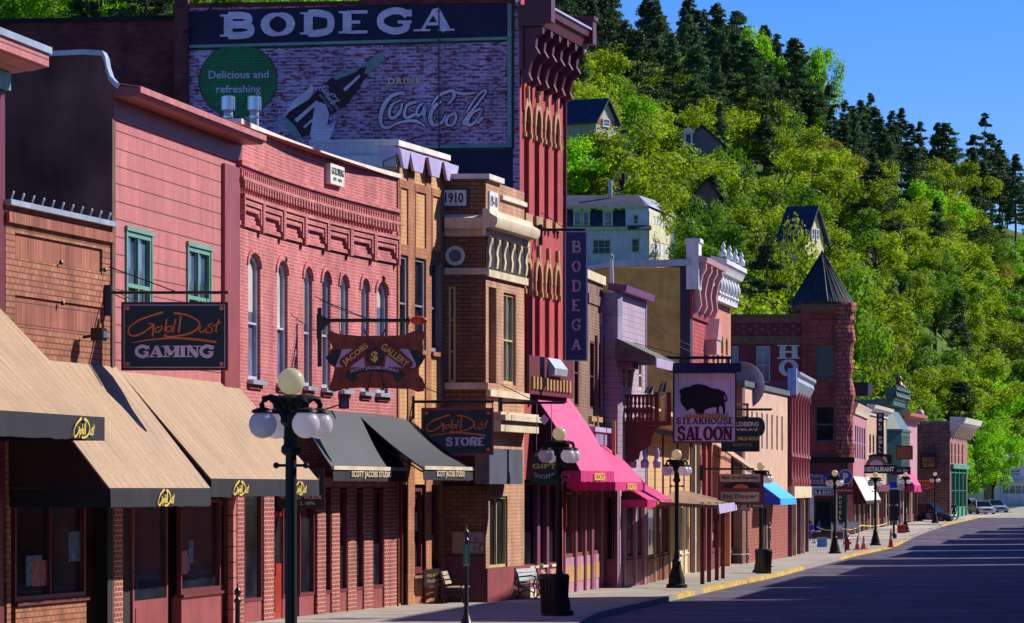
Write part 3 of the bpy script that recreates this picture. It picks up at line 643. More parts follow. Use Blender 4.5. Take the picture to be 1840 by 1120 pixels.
# round window
u,z=g.hit(818,460); m=MB(); n=24; r1,r0=.27,.17
for i in range(n):
    a,c=2*math.pi*i/n,2*math.pi*(i+1)/n
    m.prism([(u+r0*math.cos(a),z+r0*math.sin(a)),(u+r1*math.cos(a),z+r1*math.sin(a)),(u+r1*math.cos(c),z+r1*math.sin(c)),(u+r0*math.cos(c),z+r0*math.sin(c))],-.08,-.01)
rw=put(obj('round_window',m,M_coping,b),g,f); m=MB(); m.prism([(u+r0*math.cos(2*math.pi*i/n),z+r0*math.sin(2*math.pi*i/n)) for i in range(n)],-.03,-.01); obj('pane',m,M_glassd,rw)
# date panel
u0,u1=gu(797),gu(841); m=MB(); m.box(u0,u1,-.05,-.01,Zs(374),Zs(338)); dp=put(obj('date_panel',m,M_black,b),g,f)
m=MB(); m.box(u0+.02,u1-.05,-.06,-.05,Zs(370),Zs(342)); obj('panel_face',m,M_white,dp); text(dp,'1910',gu(816),Zs(356),.5,.28,M_black,y=-.062,bold=.03)
# front face
Zr=lambda py,px=873,d=0:f5.z_at(f5.u(px,d),d,py)
uwn=(f.u(905),f.u(927)); h5=[(uwn[0],uwn[1],Zr(690,905),Zr(525,905)),(f.u(878),f.u(892),Zr(688,878),Zr(515,878))]
front(f,b,M_brickT,za,[h5[0]+(0,),h5[1],(f.u(880),f.u(912),.9,2.9)],t=.28,ret=.01)
window(b,*h5[0],M_ysash,M_glassb,0,.12,.08,2,2); m=MB(); m.box(h5[1][0],h5[1][1],.24,.28,h5[1][2],h5[1][3]); obj('recess_back',m,M_brickTd,b)
m=MB(); m.box(-.02,L+.1,-.1,-.01,Zr(497),Zr(484)); obj('stone_band',m,M_cream,b)
m=MB(); m.box(-.02,L+.1,-.14,-.01,Zr(712),Zr(700)); obj('sill_band',m,M_cream,b)
m=MB(); m.side([(-.01,Zs(425)),(-.1,Zs(425)),(-.1,Zs(412)),(-.36,Zs(410)),(-.42,Zs(402)),(-.42,Zs(393)),(-.22,Zs(385)),(-.2,Zs(378)),(-.01,Zs(376))],-.45,L+.2); obj('stone_cornice',m,M_cream,b)
for i in range(6):
    u=.12+i*(L-.2)/5; m=MB(); zc=Zs(427); m.side([(0,zc),(-.14,zc),(-.14,zc-.1),(-.09,zc-.2),(-.06,zc-.38),(-.09,zc-.55),(-.06,zc-.78),(0,zc-.82)],u,u+.2); obj('cornice_bracket',m,M_cream,b)
m=MB(); m.box(0,L,-.02,-.005,Zs(482),Zs(427)); obj('frieze',m,M_dark,b)
m=MB(); m.box(-.1,f.u(899),-.12,.6,za,za+.14); obj('coping',m,M_coping,b)
m=MB(); m.box(f.u(899),L+.05,-.08,.6,za-.42,za-.3);obj('lower_coping',m,M_coping,b)
u0,u1=f.u(877),f.u(892); m=MB(); m.box(u0,u1,-.05,-.01,Zr(378,877),Zr(343,877)); dp=obj('date_panel',m,M_white,b); text(dp,'19-10',(u0+u1)/2,(Zr(378,877)+Zr(343,877))/2,(u1-u0)*.8,.3,M_black,y=-.052,bold=.03)
body(f,b,za-.1,14,M_brickTd,y0=.6,inset=.1,sk=.5)
# ground storey of that building: dark sign boxes, plinth, plaque
m=MB(); m.box(-.0,LG+.0,-.5,-.01,Zs(873),Zs(820)); put(obj('sign_box',m,M_dark,b),g,f)
M_slate=paint('slate_blue_panel',(.085,.10,.135),.5)
for a,c in ((876,908),(911,936)):
    u0,u1=f.u(a,.45),f.u(c,.45); m=MB(); m.box(u0,u1,-.5,-.1,Zr(870,876,.45),Zr(806,876,.45)); obj('sign_box',m,M_slate,b)
m=MB(); m.box(0,L,-.42,-.01,Zr(775),Zr(740)); m.box(0,L+.2,-.55,-.01,Zr(755),Zr(745)); obj('stone_lintel',m,M_cream,b)
m=MB(); m.box(0,LG,-.05,-.01,-.3,Zs(1000)); put(obj('plinth',m,M_maroon,b),g,f); m=MB(); m.box(-.0,L+.6,-.05,-.01,-.3,.95); obj('plinth',m,M_maroon2,b)
window(b,f.u(880),f.u(912),.95,2.9,M_ysash,M_glassd,0,.1,.06,2,1,name='shop_window')
m=MB(); m.box(gu(811),gu(872),-.09,-.02,Zs(996),Zs(954)); pl=put(obj('history_plaque',m,paint('bronze_frame',(.22,.10,.05),.4),b,label='bronze history plaque with pictures and text'),g,f)
m=MB(); m.box(gu(813),gu(840),-.10,-.09,Zs(993),Zs(957)); obj('plaque_text',m,paint('bronze_face',(.38,.22,.12),.5),pl)
m=MB(); m.box(gu(842),gu(869),-.10,-.09,Zs(974),Zs(957)); m.box(gu(842),gu(869),-.10,-.09,Zs(993),Zs(976)); obj('plaque_picture',m,paint('sepia',(.3,.22,.24),.5,.3,1.6,9,streak=False),pl)
text(pl,'MAIN STREET',gu(826),Zs(961),.35,.05,M_gold,y=-.102)

# ============================================================= tall red building with the painted side wall
f6=f=Frame(934,110.6,1012,116.2); L=f.L
b=f.root('tall_red_building','tall red brick building with faded bottle mural on its side wall and maroon cornice','building')
g=Frame(318,111.7,934,110.6,base=f.z); LG=g.L; Zs=lambda py:g.z_at(g.L*.5,0,py); gu=lambda px:g.u(px)
ztp=Zs(10); m=MB(); m.box(0,LG+.0,0,.5,-.5,ztp); put(obj('side_wall',m,M_brickW,b,smooth=False),g,f)
zt6=f.z_at(0,0,20); 
Zb=lambda py,px=940,d=0:f6.z_at(f6.u(px,d),d,py)
def w4(xs,t_,b_,r): 
    z1,z0=Zb(t_,xs[0][0]),Zb(b_,xs[0][0]); return [(f.u(a),f.u(c),z0,z1,r) for a,c in xs]
wu=[(941.5,950.5),(960.5,969),(978,985.5),(995,1002)]
up=w4(wu,188,383,.5); lo=w4([(942,951),(961,970),(979,987),(996,1003)],470,640,.5)
ztr=ztp+.2
front(f,b,M_brickB,ztr,up+lo+[(.3,L-.3,0,3.4)],t=.35,ret=.01)
for h in up+lo:
    window(b,*h[:4],M_maroon,M_glassd,.5,.22,.05,1,2)
    c=(h[0]+h[1])/2; ra=(h[1]-h[0])/2; n=8; m=MB(); zs=h[3]-.5
    O=[(c-(ra+.16)*math.cos(math.pi*i/n),zs+.72*math.sin(math.pi*i/n)**.8) for i in range(n+1)]; I=[(c-(ra)*math.cos(math.pi*i/n),zs+.5*math.sin(math.pi*i/n)) for i in range(n+1)]
    for i in range(n): m.prism([I[i],O[i],O[i+1],I[i+1]],-.07,-.0)
    for s in(-1,1): m.box(c+s*(ra+.07)-.05,c+s*(ra+.07)+.05,-.06,0,zs-.3,zs); m.box(c+s*(ra+.07)-.07,c+s*(ra+.07)+.07,-.09,0,zs-.42,zs-.28)
    m.prism([(c-.05,zs+.62),(c+.05,zs+.62),(c+.08,zs+1.05),(c-.08,zs+1.05)],-.09,0)
    obj('arch_hood',m,M_gold,b)
    m=MB(); m.box(h[0]-.12,h[1]+.12,-.09,.1,h[2]-.26,h[2]); obj('sill',m,M_gold,b)
    for s in(-1,1): m=MB(); m.box(c+s*ra*.8-.05,c+s*ra*.8+.05,-.05,0,h[2]-.45,h[2]-.26); obj('sill_bracket',m,M_maroon2,b)
# cornice with big scroll brackets
M_corn=paint('cornice_maroon',(.11,.022,.04),.5)
zc0=Zb(148,935); zc1=Zb(72,935)
m=MB(); m.box(-.1,L+.1,-.12,0,Zb(112,935)-.25,zc1+.4); obj('frieze',m,M_corn,b)
for i in range(6):
    u=.0+i*(L-.25)/5; m=MB(); za_=zc1+.35; m.side([(-.05,za_),(-.66,za_),(-.66,za_-.18),(-.48,za_-.3),(-.45,za_-.55),(-.56,za_-.75),(-.34,za_-.95),(-.25,za_-1.3),(-.33,za_-1.5),(-.05,za_-1.6)],u,u+.24)
    obj('cornice_bracket',m,M_corn,b)
    m=MB(); m.box(u+.3,u+.75,-.6,-.13,za_-.05,za_+.06); obj('soffit_panel',m,M_gold,b)
m=MB(); za_=zc1+.36; m.side([(0,za_),(-.68,za_),(-.78,za_+.25),(-.86,za_+.3),(-.9,za_+.5),(0,za_+.62)],-.25,L+.25); obj('cornice',m,M_corn,b)
m=MB(); m.side([(-.5,za_+.56),(-.95,za_+.5),(-.95,za_+.56),(-.5,za_+.64)],-.28,L+.28); obj('cornice_edge',m,M_lav,b)
for u in (-.3,L-.35):
    m=MB(); m.box(u,u+.5,-.98,-.2,za_+.1,za_+.8); m.box(u-.06,u+.56,-1.03,-.15,za_+.8,za_+.92); obj('cornice_block',m,M_corn,b)
for i in range(5):
    u=.3+i*L/5.4; m=MB(); m.box(u,u+.1,-.06,0,Zb(165,935)-.5,Zb(150,935)+.2); obj('brick_drop',m,M_brickB,b)
body(f,b,ztp-.1,14,M_brickD,y0=.9,inset=.1,sk=2.6)
# --- mural
S=lambda nm,px0,px1,py0,py1,mt,d=.01,par=None: None
def mural(nm,polys,mt,d,par,label=None):
    m=MB()
    for P in polys: m.prism([(gu(x),Zs(y)) for x,y in P],-d,-d+.006)
    o=obj(nm,m,mt,par,smooth=False,label=label)
    return o
NAVY=worn('mural_navy',(.02,.02,.06),(.25,.05,.06),.68,5); MGR=worn('mural_green',(.02,.24,.085),(.20,.04,.04),.60,7,mor=.6); MWH=worn('mural_white',(.74,.68,.85),(.10,.02,.05),.66,7,mor=.8)
MINT=worn('mural_mint',(.22,.38,.36),(.10,.07,.12),.66,6); DGR=worn('mural_dark_green',(.01,.055,.03),(.12,.03,.05),.7,5); MBL=worn('mural_black',(.05,.025,.04),(.28,.14,.22),.63,6); MYL=worn('mural_cream',(.85,.76,.50),(.2,.06,.10),.66,7)
rc=lambda a,b_,c,d_:[(a,c),(b_,c),(b_,d_),(a,d_)]
mp=put(mural('mural_border',[[(331,17),(915,5),(921,70),(331,78)],[(790,266),(922,264),(922,372),(790,372)],[(700,372),(922,372),(922,640),(700,640)]],NAVY,.010,b),g,f)
mural('mural_trim',[[(320,78),(915,70),(915,75),(320,83)],[(320,83),(328,83),(328,190),(320,190)],[(912,8),(919,8),(919,262),(912,262)],[(700,262),(919,262),(919,268),(700,268)]],MINT,.018,mp)
mural('mural_trim',[[(320,83.5),(911,75.5),(911,79),(320,88)],[(328,88),(332,88),(332,200),(328,200)],[(919.5,8),(924,8),(924,272),(919.5,272)],[(700,268.5),(919,268.5),(919,274),(700,274)]],DGR,.024,mp)
cx,cy,rr=428,143,69; n=40; mural('mural_disc',[[(cx+rr*math.cos(a),max(82,cy+rr*.94*math.sin(a))) for a in [2*math.pi*i/n for i in range(n)]]],MGR,.026,mp)
ring=[]
for i in range(n):
    a,c=2*math.pi*i/n,2*math.pi*(i+1)/n
    q=[(cx+rr*math.cos(a),cy+rr*.94*math.sin(a)),(cx+(rr+1.6)*math.cos(a),cy+(rr+1.6)*.94*math.sin(a)),(cx+(rr+1.6)*math.cos(c),cy+(rr+1.6)*.94*math.sin(c)),(cx+rr*math.cos(c),cy+rr*.94*math.sin(c))]
    if min(p[1] for p in q)>83: ring.append(q)
mural('mural_outline',ring,MBL,.028,mp)
k=gu(500)-gu(499)
text(mp,'Delicious and',gu(429),Zs(132),108*k,14*k,MWH,y=-.03,bold=.012); text(mp,'refreshing',gu(429),Zs(160),80*k,18*k,MWH,y=-.03,bold=.012)
bod=slab(mp,'BODEGA',gu(399),gu(811),Zs(64),Zs(24),MWH,y=-.032,th=.27,gap=.22,zfun=lambda t:t*6*k)
dr=text(mp,'DRINK',gu(729),Zs(147),62*k,12*k,MYL,y=-.045,bold=.05,spc=1.3)
# bottle and hand
def rot(P,ox,oy,ang,sc):
    ca,sa=math.cos(ang),math.sin(ang); return [(ox+(x*ca-y*sa)*sc,oy+(x*sa+y*ca)*sc) for x,y in P]
ang=math.atan2(110-235,688-530)
BOT=[(0,-24),(10,-27),(30,-25),(55,-22),(75,-26),(105,-27),(125,-22),(150,-13),(165,-9),(190,-8),(200,-10),(204,-9)]
outl=BOT+[(x,-y) for x,y in reversed(BOT)]
mural('mural_bottle',[rot(outl,528,228,ang,1)],MBL,.030,mp)
gl=[(0,-24),(10,-27),(30,-25),(28,-18),(6,-19)]; 
mural('mural_bottle_glass',[rot([(-8,-25),(0,-26),(3,0),(0,26),(-8,24),(-12,0)],528,228,ang,1)],MINT,.036,mp)
mural('mural_bottle_glass',[rot([(150,-13),(165,-9),(190,-8),(204,-9),(204,9),(190,8),(165,9),(158,4),(170,-3)],528,228,ang,1),rot([(110,-27),(150,-13),(160,-9),(150,-7),(112,-19)],528,228,ang,1)],MINT,.036,mp)
for hp in ([(10,-10),(62,-12),(62,-6),(10,-3)],[(112,2),(150,0),(150,4),(112,8)],[(14,10),(40,9),(40,12),(14,14)]): mural('mural_highlight',[rot(hp,528,228,ang,1)],MWH,.037,mp)
HND=[(560,258),(558,240),(562,215),(566,190),(575,183),(586,188),(592,205),(588,225),(604,222),(606,212),(600,235),(590,258)]
mural('mural_hand',[HND],MWH,.042,mp)
mural('mural_hand',[[(512,215),(516,196),(530,178),(550,164),(560,150),(565,158),(560,172),(548,186),(530,198),(521,216)]],MWH,.027,mp)
q=rot([(64,-22),(100,-24),(100,22),(64,20)],528,228,ang,1)
mb=MB(); sc=[(rot([(p[0],p[1])],528,228,ang,1)) for p in []]
def coke(x0,y0,wd,hh,rotang,mt,d,wdt,extra=0):
    mb=MB()
    for i,(pts,mm) in enumerate(COKE):
        Q=[((p[0]-130)/1020*wd,(p[1]-190)/340*hh) for p in pts]; Q=rot(Q,x0,y0,rotang,1)
        P=catmull([(gu(x),Zs(y)) for x,y in Q],6); W=[wdt*a+extra for a in mm] if isinstance(mm,list) else wdt*mm+extra
        ribbon(mb,P,W,-d-.0007*i)
    return obj('mural_script',mb,mt,mp,smooth=False)
coke(684,166,190,64,0,MBL,.034,5.2*k,3.2*k); coke(684,166,190,64,0,MWH,.044,5.2*k)
coke(586,150,40,16,ang+math.pi/2,MWH,.040,1.3*k)
for i,(s,wd) in enumerate((('TRADE MARK REGISTERED',48),('BOTTLE PAT D',36))):
    q=rot([(82-i*9,2)],528,228,ang,1)[0]; text(mp,s,gu(q[0]),Zs(q[1]),wd*k,4.5*k,MWH,y=-.041,rot=-(ang+math.pi/2))
# wall coping, pipe
m=MB(); m.box(-.1,gu(645),-.08,.6,ztp,ztp+.12); m.box(gu(645),gu(925),-.06,.6,ztp+.0,ztp+.75); put(obj('parapet_coping',m,M_brickD,b),g,f)
m=MB(); m.box(-.05,.35,-.15,.1,-.3,ztp+.3); put(obj('corner_pilaster',m,M_brickD,b,smooth=False),g,f)
m=MB(); m.box(gu(788),gu(790),-.07,-.05,Zs(300),ztp); put(obj('cable',m,M_black,b),g,f)
m=MB(); m.tube([(L+.05,-.05,ztp-1),(L+.05,-.05,2)],.05,6); obj('downpipe',m,M_maroon,b)
# ground storey of it
backwall(b,.2,L-.2,3.4,1.3)
for a,c in ((935,940),(967,972),(984,988),(1006,1011)): pillar(b,f.u(a,.05),f.u(c,.05),3.4,paint('plum_paint',(.20,.05,.11),.5),yd=.1)
M_plumr=paint('lilac_pink_paint',(.46,.22,.34),.5)
for a,c in ((941,966),(973,983),(989,1005)):
    window(b,f.u(a),f.u(c),.9,3.3,M_maroon,M_glassd,0,.1,.06,1,1,name='shop_window'); m=MB(); m.box(f.u(a),f.u(c),.02,.3,.25,.85); sr=obj('stall_riser',m,M_plumr,b); m=MB(); m.box(f.u(a),f.u(c),.0,.3,-.3,.25); obj('stone_base',m,M_cream,b)
    m=MB(); m.box(f.u(a)+.1,f.u(c)-.1,.0,.02,.4,.72); obj('inset_panel',m,M_gold,sr); m=MB(); m.box(f.u(a),f.u(c),-.05,.1,.85,.92); obj('sill',m,M_cream,sr)
m=MB(); zb=Zb(705,940,.5); m.box(-.1,L+.1,-.3,0,zb,zb+1.1); obj('fascia',m,M_maroon,b)
for i in range(12): m=MB(); u=.2+i*(L-.5)/12; m.box(u,u+.2,-.36,-.3,zb+.15,zb+.5); obj('dentil',m,M_gold,b)
m=MB(); m.side([(-.3,zb+.55),(-.5,zb+.6),(-.52,zb+.8),(-.3,zb+1.1)],L*.4,L*.7); obj('shop_cornice',m,M_bluegal,b)

# ============================================================= long dark brick wall beyond the roofs at far left
f=Frame(-60,113.4,318,112.5); b=f.root('dark_brick_building','long dark red brick side wall at the upper left, joined to the mural wall','building')
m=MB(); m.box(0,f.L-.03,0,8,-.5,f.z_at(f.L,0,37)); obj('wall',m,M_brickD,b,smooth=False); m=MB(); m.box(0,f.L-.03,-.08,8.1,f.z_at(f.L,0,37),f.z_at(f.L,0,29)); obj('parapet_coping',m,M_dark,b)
# ============================================================= roads, pavement, terrain
KERB=[(-6,-20),(-5,10),(-3.2,30),(-1.8,47.6),(0.3,72),(2.1,95),(5.1,117),(8.3,140),(12.9,171.5),(18.3,208),(23.2,237),(30.3,289),(38.3,342),(45,375),(52,400)]
def kx(Y):
    for (a,ya),(b_,yb) in zip(KERB,KERB[1:]):
        if Y<=yb: return a+(b_-a)*(Y-ya)/(yb-ya)
    return KERB[-1][0]+(Y-400)*.2
YS=[y for y in range(-20,401,6)]
def ribbonY(fn0,fn1,dz,ys=YS,thick=None):
    m=MB(); n=0
    for i,(a,b_) in enumerate(zip(ys,ys[1:])):
        m.quad((fn0(a),a,gz(a)+dz),(fn1(a),a,gz(a)+dz),(fn1(b_),b_,gz(b_)+dz),(fn0(b_),b_,gz(b_)+dz))
        if thick:
            for fn in (fn0,fn1): m.quad((fn(a),a,gz(a)+dz),(fn(b_),b_,gz(b_)+dz),(fn(b_),b_,gz(b_)+dz-thick),(fn(a),a,gz(a)+dz-thick))
    return m
def st(o,lab=None): o['kind']='structure'; return o
M_road=brick('brick_paved_road',(.135,.105,.160),(.095,.078,.130),(.06,.05,.085),.24,.12,.014,rough=.8,lo=.5,hi=1.35,vs=.3,worn=(.165,.145,.185),wthr=.57,wscale=.7)
M_walk=paint('concrete_pavement',(.40,.36,.31),.9,.62,1.12,.9,bump=.3,bs=6,streak=False)
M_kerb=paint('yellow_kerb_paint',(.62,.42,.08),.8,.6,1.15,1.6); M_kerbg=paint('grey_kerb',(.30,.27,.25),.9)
st(obj('road',ribbonY(lambda y:kx(y),lambda y:kx(y)+(12 if y<330 else 12+(y-330)*1.2),-.15+.0),M_road))
st(obj('pavement',ribbonY(lambda y:kx(y)-7.5,lambda y:kx(y)-.22,0,thick=.2),M_walk))
st(obj('far_pavement',ribbonY(lambda y:kx(y)+12.05,lambda y:kx(y)+15.5,0,[y for y in YS if y<332],thick=.2),M_walk))
# pavement joints: thin dark lines are part of the slabs
m=MB()
for y in range(30,392,3):
    m.quad((kx(y)-7,y,gz(y)+.004),(kx(y)-.24,y,gz(y)+.004),(kx(y)-.24,y+.05,gz(y)+.004),(kx(y)-7,y+.05,gz(y)+.004))
st(obj('pavement_joints',m,M_kerbg))
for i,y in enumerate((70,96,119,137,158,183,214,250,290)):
    m=MB(); m.quad((kx(y)+.1,y,gz(y)-.146),(kx(y)+11.9,y+1.5,gz(y)-.146),(kx(y)+11.9,y+1.75,gz(y)-.146),(kx(y)+.1,y+.25,gz(y)-.146)); st(obj('pale_road_strip',m,M_kerbg))  # thin paler strips laid straight across the road
def kerbpiece(y0,y1,mt,nm):
    ys=[y0+(y1-y0)*i/max(1,int((y1-y0)/3)) for i in range(max(1,int((y1-y0)/3))+1)]
    st(obj(nm,ribbonY(lambda y:kx(y)-.22,lambda y:kx(y)+.0,.004,ys,thick=.2),mt))
kerbpiece(-20,115.6,M_kerbg,'kerb'); kerbpiece(115.6,121.5,M_kerb,'yellow_kerb'); kerbpiece(121.5,124,M_kerbg,'kerb'); kerbpiece(124,142,M_kerb,'yellow_kerb'); kerbpiece(142.3,171,M_kerb,'yellow_kerb')
kerbpiece(171,196,M_kerbg,'kerb'); kerbpiece(196,262,M_kerb,'yellow_kerb'); kerbpiece(262,330,M_kerbg,'kerb'); kerbpiece(330,376,M_kerb,'yellow_kerb')
m=MB(); ys_=[372,400,430,460,490]
for a,c in zip(ys_,ys_[1:]): m.quad((kx(a)-4,a,gz(a)-.11),(kx(a)+34,a,gz(a)-.11),(kx(c)+34,c,gz(c)-.11),(kx(c)-4,c,gz(c)-.11))
st(obj('forecourt',m,M_walk))
# terrain: one sheet out past the ridge
def ridge(s):   # height of the crest against bearing (bearing given as photo column)
    K=[(-3000,90),(-200,100),(300,98),(700,92),(1050,84),(1300,82),(1480,70),(1560,63),(1700,56),(1840,50),(2200,50),(3500,40)]
    for (a,za),(b_,zb) in zip(K,K[1:]):
        if s<=b_: return za+(zb-za)*max(0,(s-a)/(b_-a))
    return K[-1][1]
def foot(s):
    K=[(-3000,190),(600,200),(1100,300),(1500,395),(1700,480),(1780,540),(1840,590),(2400,620),(3500,700)]
    for (a,za),(b_,zb) in zip(K,K[1:]):
        if s<=b_: return za+(zb-za)*max(0,(s-a)/(b_-a))
    return K[-1][1]
def terr(X,Y):
    if Y<40: return -.35 if Y<0 else gz(Y)-.35
    s=CX+F*X/Y; f0=foot(s); base=gz(Y)-.35
    top=780.0
    t=(Y-f0)/(top-f0)
    if t<=0: return base
    tt=min(1,t); e=tt**.85; z=base+(ridge(s)-base)*e
    if t>1: z-=(Y-top)*.12
    z+=(math.sin(X*.045+Y*.02)*1.6+math.sin(X*.021-Y*.033)*2.0)*min(1,t*3)
    return z
m=MB(); xs=[-900,-600,-420,-300,-220,-160]+list(range(-120,181,8))+[220,300,420,600,900]; ys=[-80,-20,20,60,100,140,180]+list(range(200,900,10))+[1000,1300,1800]
vs=[(x,y,terr(x,y)) for y in ys for x in xs]; n=len(xs); m.add(vs,[(j*n+i,j*n+i+1,(j+1)*n+i+1,(j+1)*n+i) for j in range(len(ys)-1) for i in range(n-1)])
def groundmat():
    m,t,b=newmat('hillside_soil',.95,.1); tc=nd(t,'ShaderNodeTexCoord'); n=nd(t,'ShaderNodeTexNoise'); n.inputs['Scale'].default_value=.05; n.inputs['Detail'].default_value=8; t.links.new(tc.outputs['Object'],n.inputs['Vector'])
    cr=nd(t,'ShaderNodeValToRGB'); cr.color_ramp.elements[0].position=.42; cr.color_ramp.elements[0].color=(.035,.05,.012,1); cr.color_ramp.elements[1].position=.6; cr.color_ramp.elements[1].color=(.09,.15,.02,1)
    t.links.new(n.outputs['Fac'],cr.inputs[0]); t.links.new(cr.outputs[0],b.inputs['Base Color']); return m
M_soil=groundmat(); st(obj('hillside',m,M_soil))
def gpx(px,py,Ymin=150,Ymax=790):
    """where the ray through a photo point meets the hillside"""
    Y=Ymin; last=Ymin
    while Y<Ymax:
        X=WX(px,Y)
        if WZ(py,Y)<=terr(X,Y): return X,Y,terr(X,Y)
        Y+=2
    return None
# ============================================================= buildings farther along the street
def zfun(fr): return lambda py,px,d=0: fr.z_at(fr.u(px,d),d,py)
def simple_windows(b,f,xs,t_,b_,fm,gm,rise=0,nz=2,fw=.07,yd=.06,nx=1,sill=None):
    Z=zfun(f); z0,z1=Z(b_,xs[0][0]),Z(t_,xs[0][0]); hs=[]
    for a,c in xs:
        h=(f.u(a),f.u(c),z0,z1,rise); hs.append(h); window(b,h[0],h[1],z0,z1,fm,gm,rise,yd,fw,nx,nz)
        if sill: m=MB(); m.box(h[0]-.06,h[1]+.06,-.07,.08,z0-.14,z0); obj('sill',m,sill,b)
    return hs
M_brickBr=brick('brown_pier_brick',(.26,.14,.10),(.20,.10,.08),(.30,.20,.16),.24,.1,.014)
# narrow brown brick with piers (behind the blue blade sign)
f7=f=Frame(1013,116.7,1083,125.8); L=f.L; Z=zfun(f)
b=f.root('brown_brick_building','narrow brown brick building with cream parapet and plum shopfront beneath magenta awnings','building')
zt=Z(500,1050); xs=[(1060,1068),(1071,1079),(1032,1040)]
hs=simple_windows(b,f,xs,612,735,M_maroon,M_glassd)
front(f,b,M_brickBr,zt,hs+[(.2,L-.2,0,3.2)],t=.25)
m=MB(); m.box(-.05,L+.05,-.1,.8,zt,zt+.28); obj('parapet_cap',m,M_cream,b)
m=MB(); u0,u1=f.u(1056),f.u(1078); m.box(u0,u1,-.05,0,Z(545,1060),Z(528,1060)); m.box(u1-.12,u1,-.05,0,Z(580,1060),Z(545,1060)); obj('brick_frame',m,M_brickBr,b)
for px in (1069,1080): m=MB(); m.box(f.u(px),f.u(px)+.25,-.09,0,3.3,Z(600,1060)); obj('pier',m,M_brickBr,b)
for a,c in ((1058,1067),(1070,1078)): m=MB(); m.box(f.u(a),f.u(c),-.1,0,Z(757,1060),Z(748,1060)); obj('sill',m,M_gold,b)
m=MB(); m.box(f.u(1050),L-.1,-.35,0,Z(768,1060)-.15,Z(768,1060)); obj('shop_cornice',m,M_lav,b)
for i in range(9): m=MB(); u=f.u(1055)+i*.32; m.box(u,u+.16,-.28,0,Z(768,1060)-.55,Z(768,1060)-.15); obj('dentil',m,M_lav,b)
body(f,b,zt-.1,13,M_brickTd,y0=.7)
M_plum=MATS['plum_paint']; M_wood=paint('brown_varnish',(.22,.07,.04),.5)
backwall(b,.2,L-.2,3.2,1.0)
for a,c in ((1013,1015),(1033,1036),(1050,1053),(1062,1066),(1078,1082)):
    pillar(b,f.u(a),f.u(c),3.2,M_plum)
for a,c in ((1015,1033),(1036,1050),(1053,1062),(1066,1078)):
    window(b,f.u(a),f.u(c),1.1,3.1,M_wood,M_glassd,0,.1,.1,1,1,name='shop_window')
    m=MB(); m.box(f.u(a),f.u(c),.02,.5,-.2,1.1); sr=obj('stall_riser',m,M_plumr,b)
    m=MB(); m.box(f.u(a)+.15,f.u(c)-.15,.0,.02,.35,.85); obj('inset_panel',m,M_gold,sr)
# lavender clapboard
f8=f=Frame(1110,125.3,1160,131.8); L=f.L; Z=zfun(f)
b=f.root('clapboard_building','lavender clapboard building with purple eaves and a small shingled hood','building')
M_clap=siding('lavender_clapboard',(.50,.38,.49),.19,.45,lw=.1); M_clapw=siding('whitewashed_boards',(.42,.42,.60),1.1,.7,lw=.03,lo=.6,hi=1.15); M_purp=paint('purple_eaves',(.20,.07,.20),.5)
zt=Z(522,1110); xs=[(1119,1125),(1129,1135)]; xs2=[(1148,1154)]
hs=simple_windows(b,f,xs,640,700,M_cream,M_glassb,nz=2,fw=.09)+simple_windows(b,f,xs2,645,700,M_cream,M_glassd)
front(f,b,M_clap,zt,hs+[(.2,L-.2,0,3.0)],t=.2,ret=.01)
g=Frame(1083,125.6,1110,125.3,base=f.z); m=MB(); m.box(0,g.L,0,.3,Z(642,1110),zt-.05); put(obj('side_wall',m,M_clapw,b,smooth=False),g,f)
m=MB(); m.box(0,g.L,0,.3,3.6,Z(642,1110)-.01); put(obj('lower_side_wall',m,M_clap,b,smooth=False),g,f)
m=MB(); wall(m,0,g.L,-.5,3.59,[(.06,g.L-.08,.9,3.0)],.2); put(obj('shopfront_return',m,M_plum,b,smooth=False),g,f); put(window(b,.06,g.L-.08,.9,3.0,M_wood,M_glassd,0,.06,.06,1,1,name='shop_window'),g,f)
m=MB(); m.side([(.3,zt+.02),(-.28,zt-.05),(-.32,zt+.16),(.3,zt+.25)],-.15,L+.1); obj('eaves',m,M_purp,b)
M_shing=paint('grey_green_shingle',(.13,.14,.13),.9,.6,1.3,3,bump=.5)
m=MB(); u0,u1=-.6,f.u(1141); z=Z(615,1083); m.side([(0,Z(608,1110)),(-1.3,Z(628,1110)-.25),(-1.3,Z(628,1110)-.38),(0,Z(628,1110)-.4)],u0,u1); obj('shingled_hood',m,M_shing,b)
m=MB(); m.box(u0,u1,-1.34,-1.3,Z(628,1110)-.6,Z(628,1110)-.3); obj('hood_fascia',m,M_lav,b)
m=MB(); m.box(-.3,f.u(1120),-.5,-.01,Z(662,1110),Z(640,1110)-.2); obj('hood_soffit_box',m,M_purp,b)
for px in (1112,1160): m=MB(); m.box(f.u(px)-.06,f.u(px)+.02,-.04,0,0,zt); obj('corner_board',m,M_lav,b)
door(b,f.u(1100,-.1),f.u(1108,-.1)+.3,5.5,M_gold,zg=3.2) if False else None
m=MB(); m.box(f.u(1100),f.u(1100)+.12,-.1,0,3.4,5.4); obj('downpipe',m,M_gold,b)
body(f,b,zt-.2,12,M_clap,y0=.5,inset=.02)
backwall(b,.2,L-.2,3.0)
for a,c in ((1114,1120),(1124,1140),(1144,1156)): display(b,f.u(a),f.u(c),.9,2.8,M_plum,M_glassb,base=M_plum)
for a in (1111.5,1121,1141,1157): pillar(b,f.u(a),f.u(a)+.3,3.0,M_plumr)
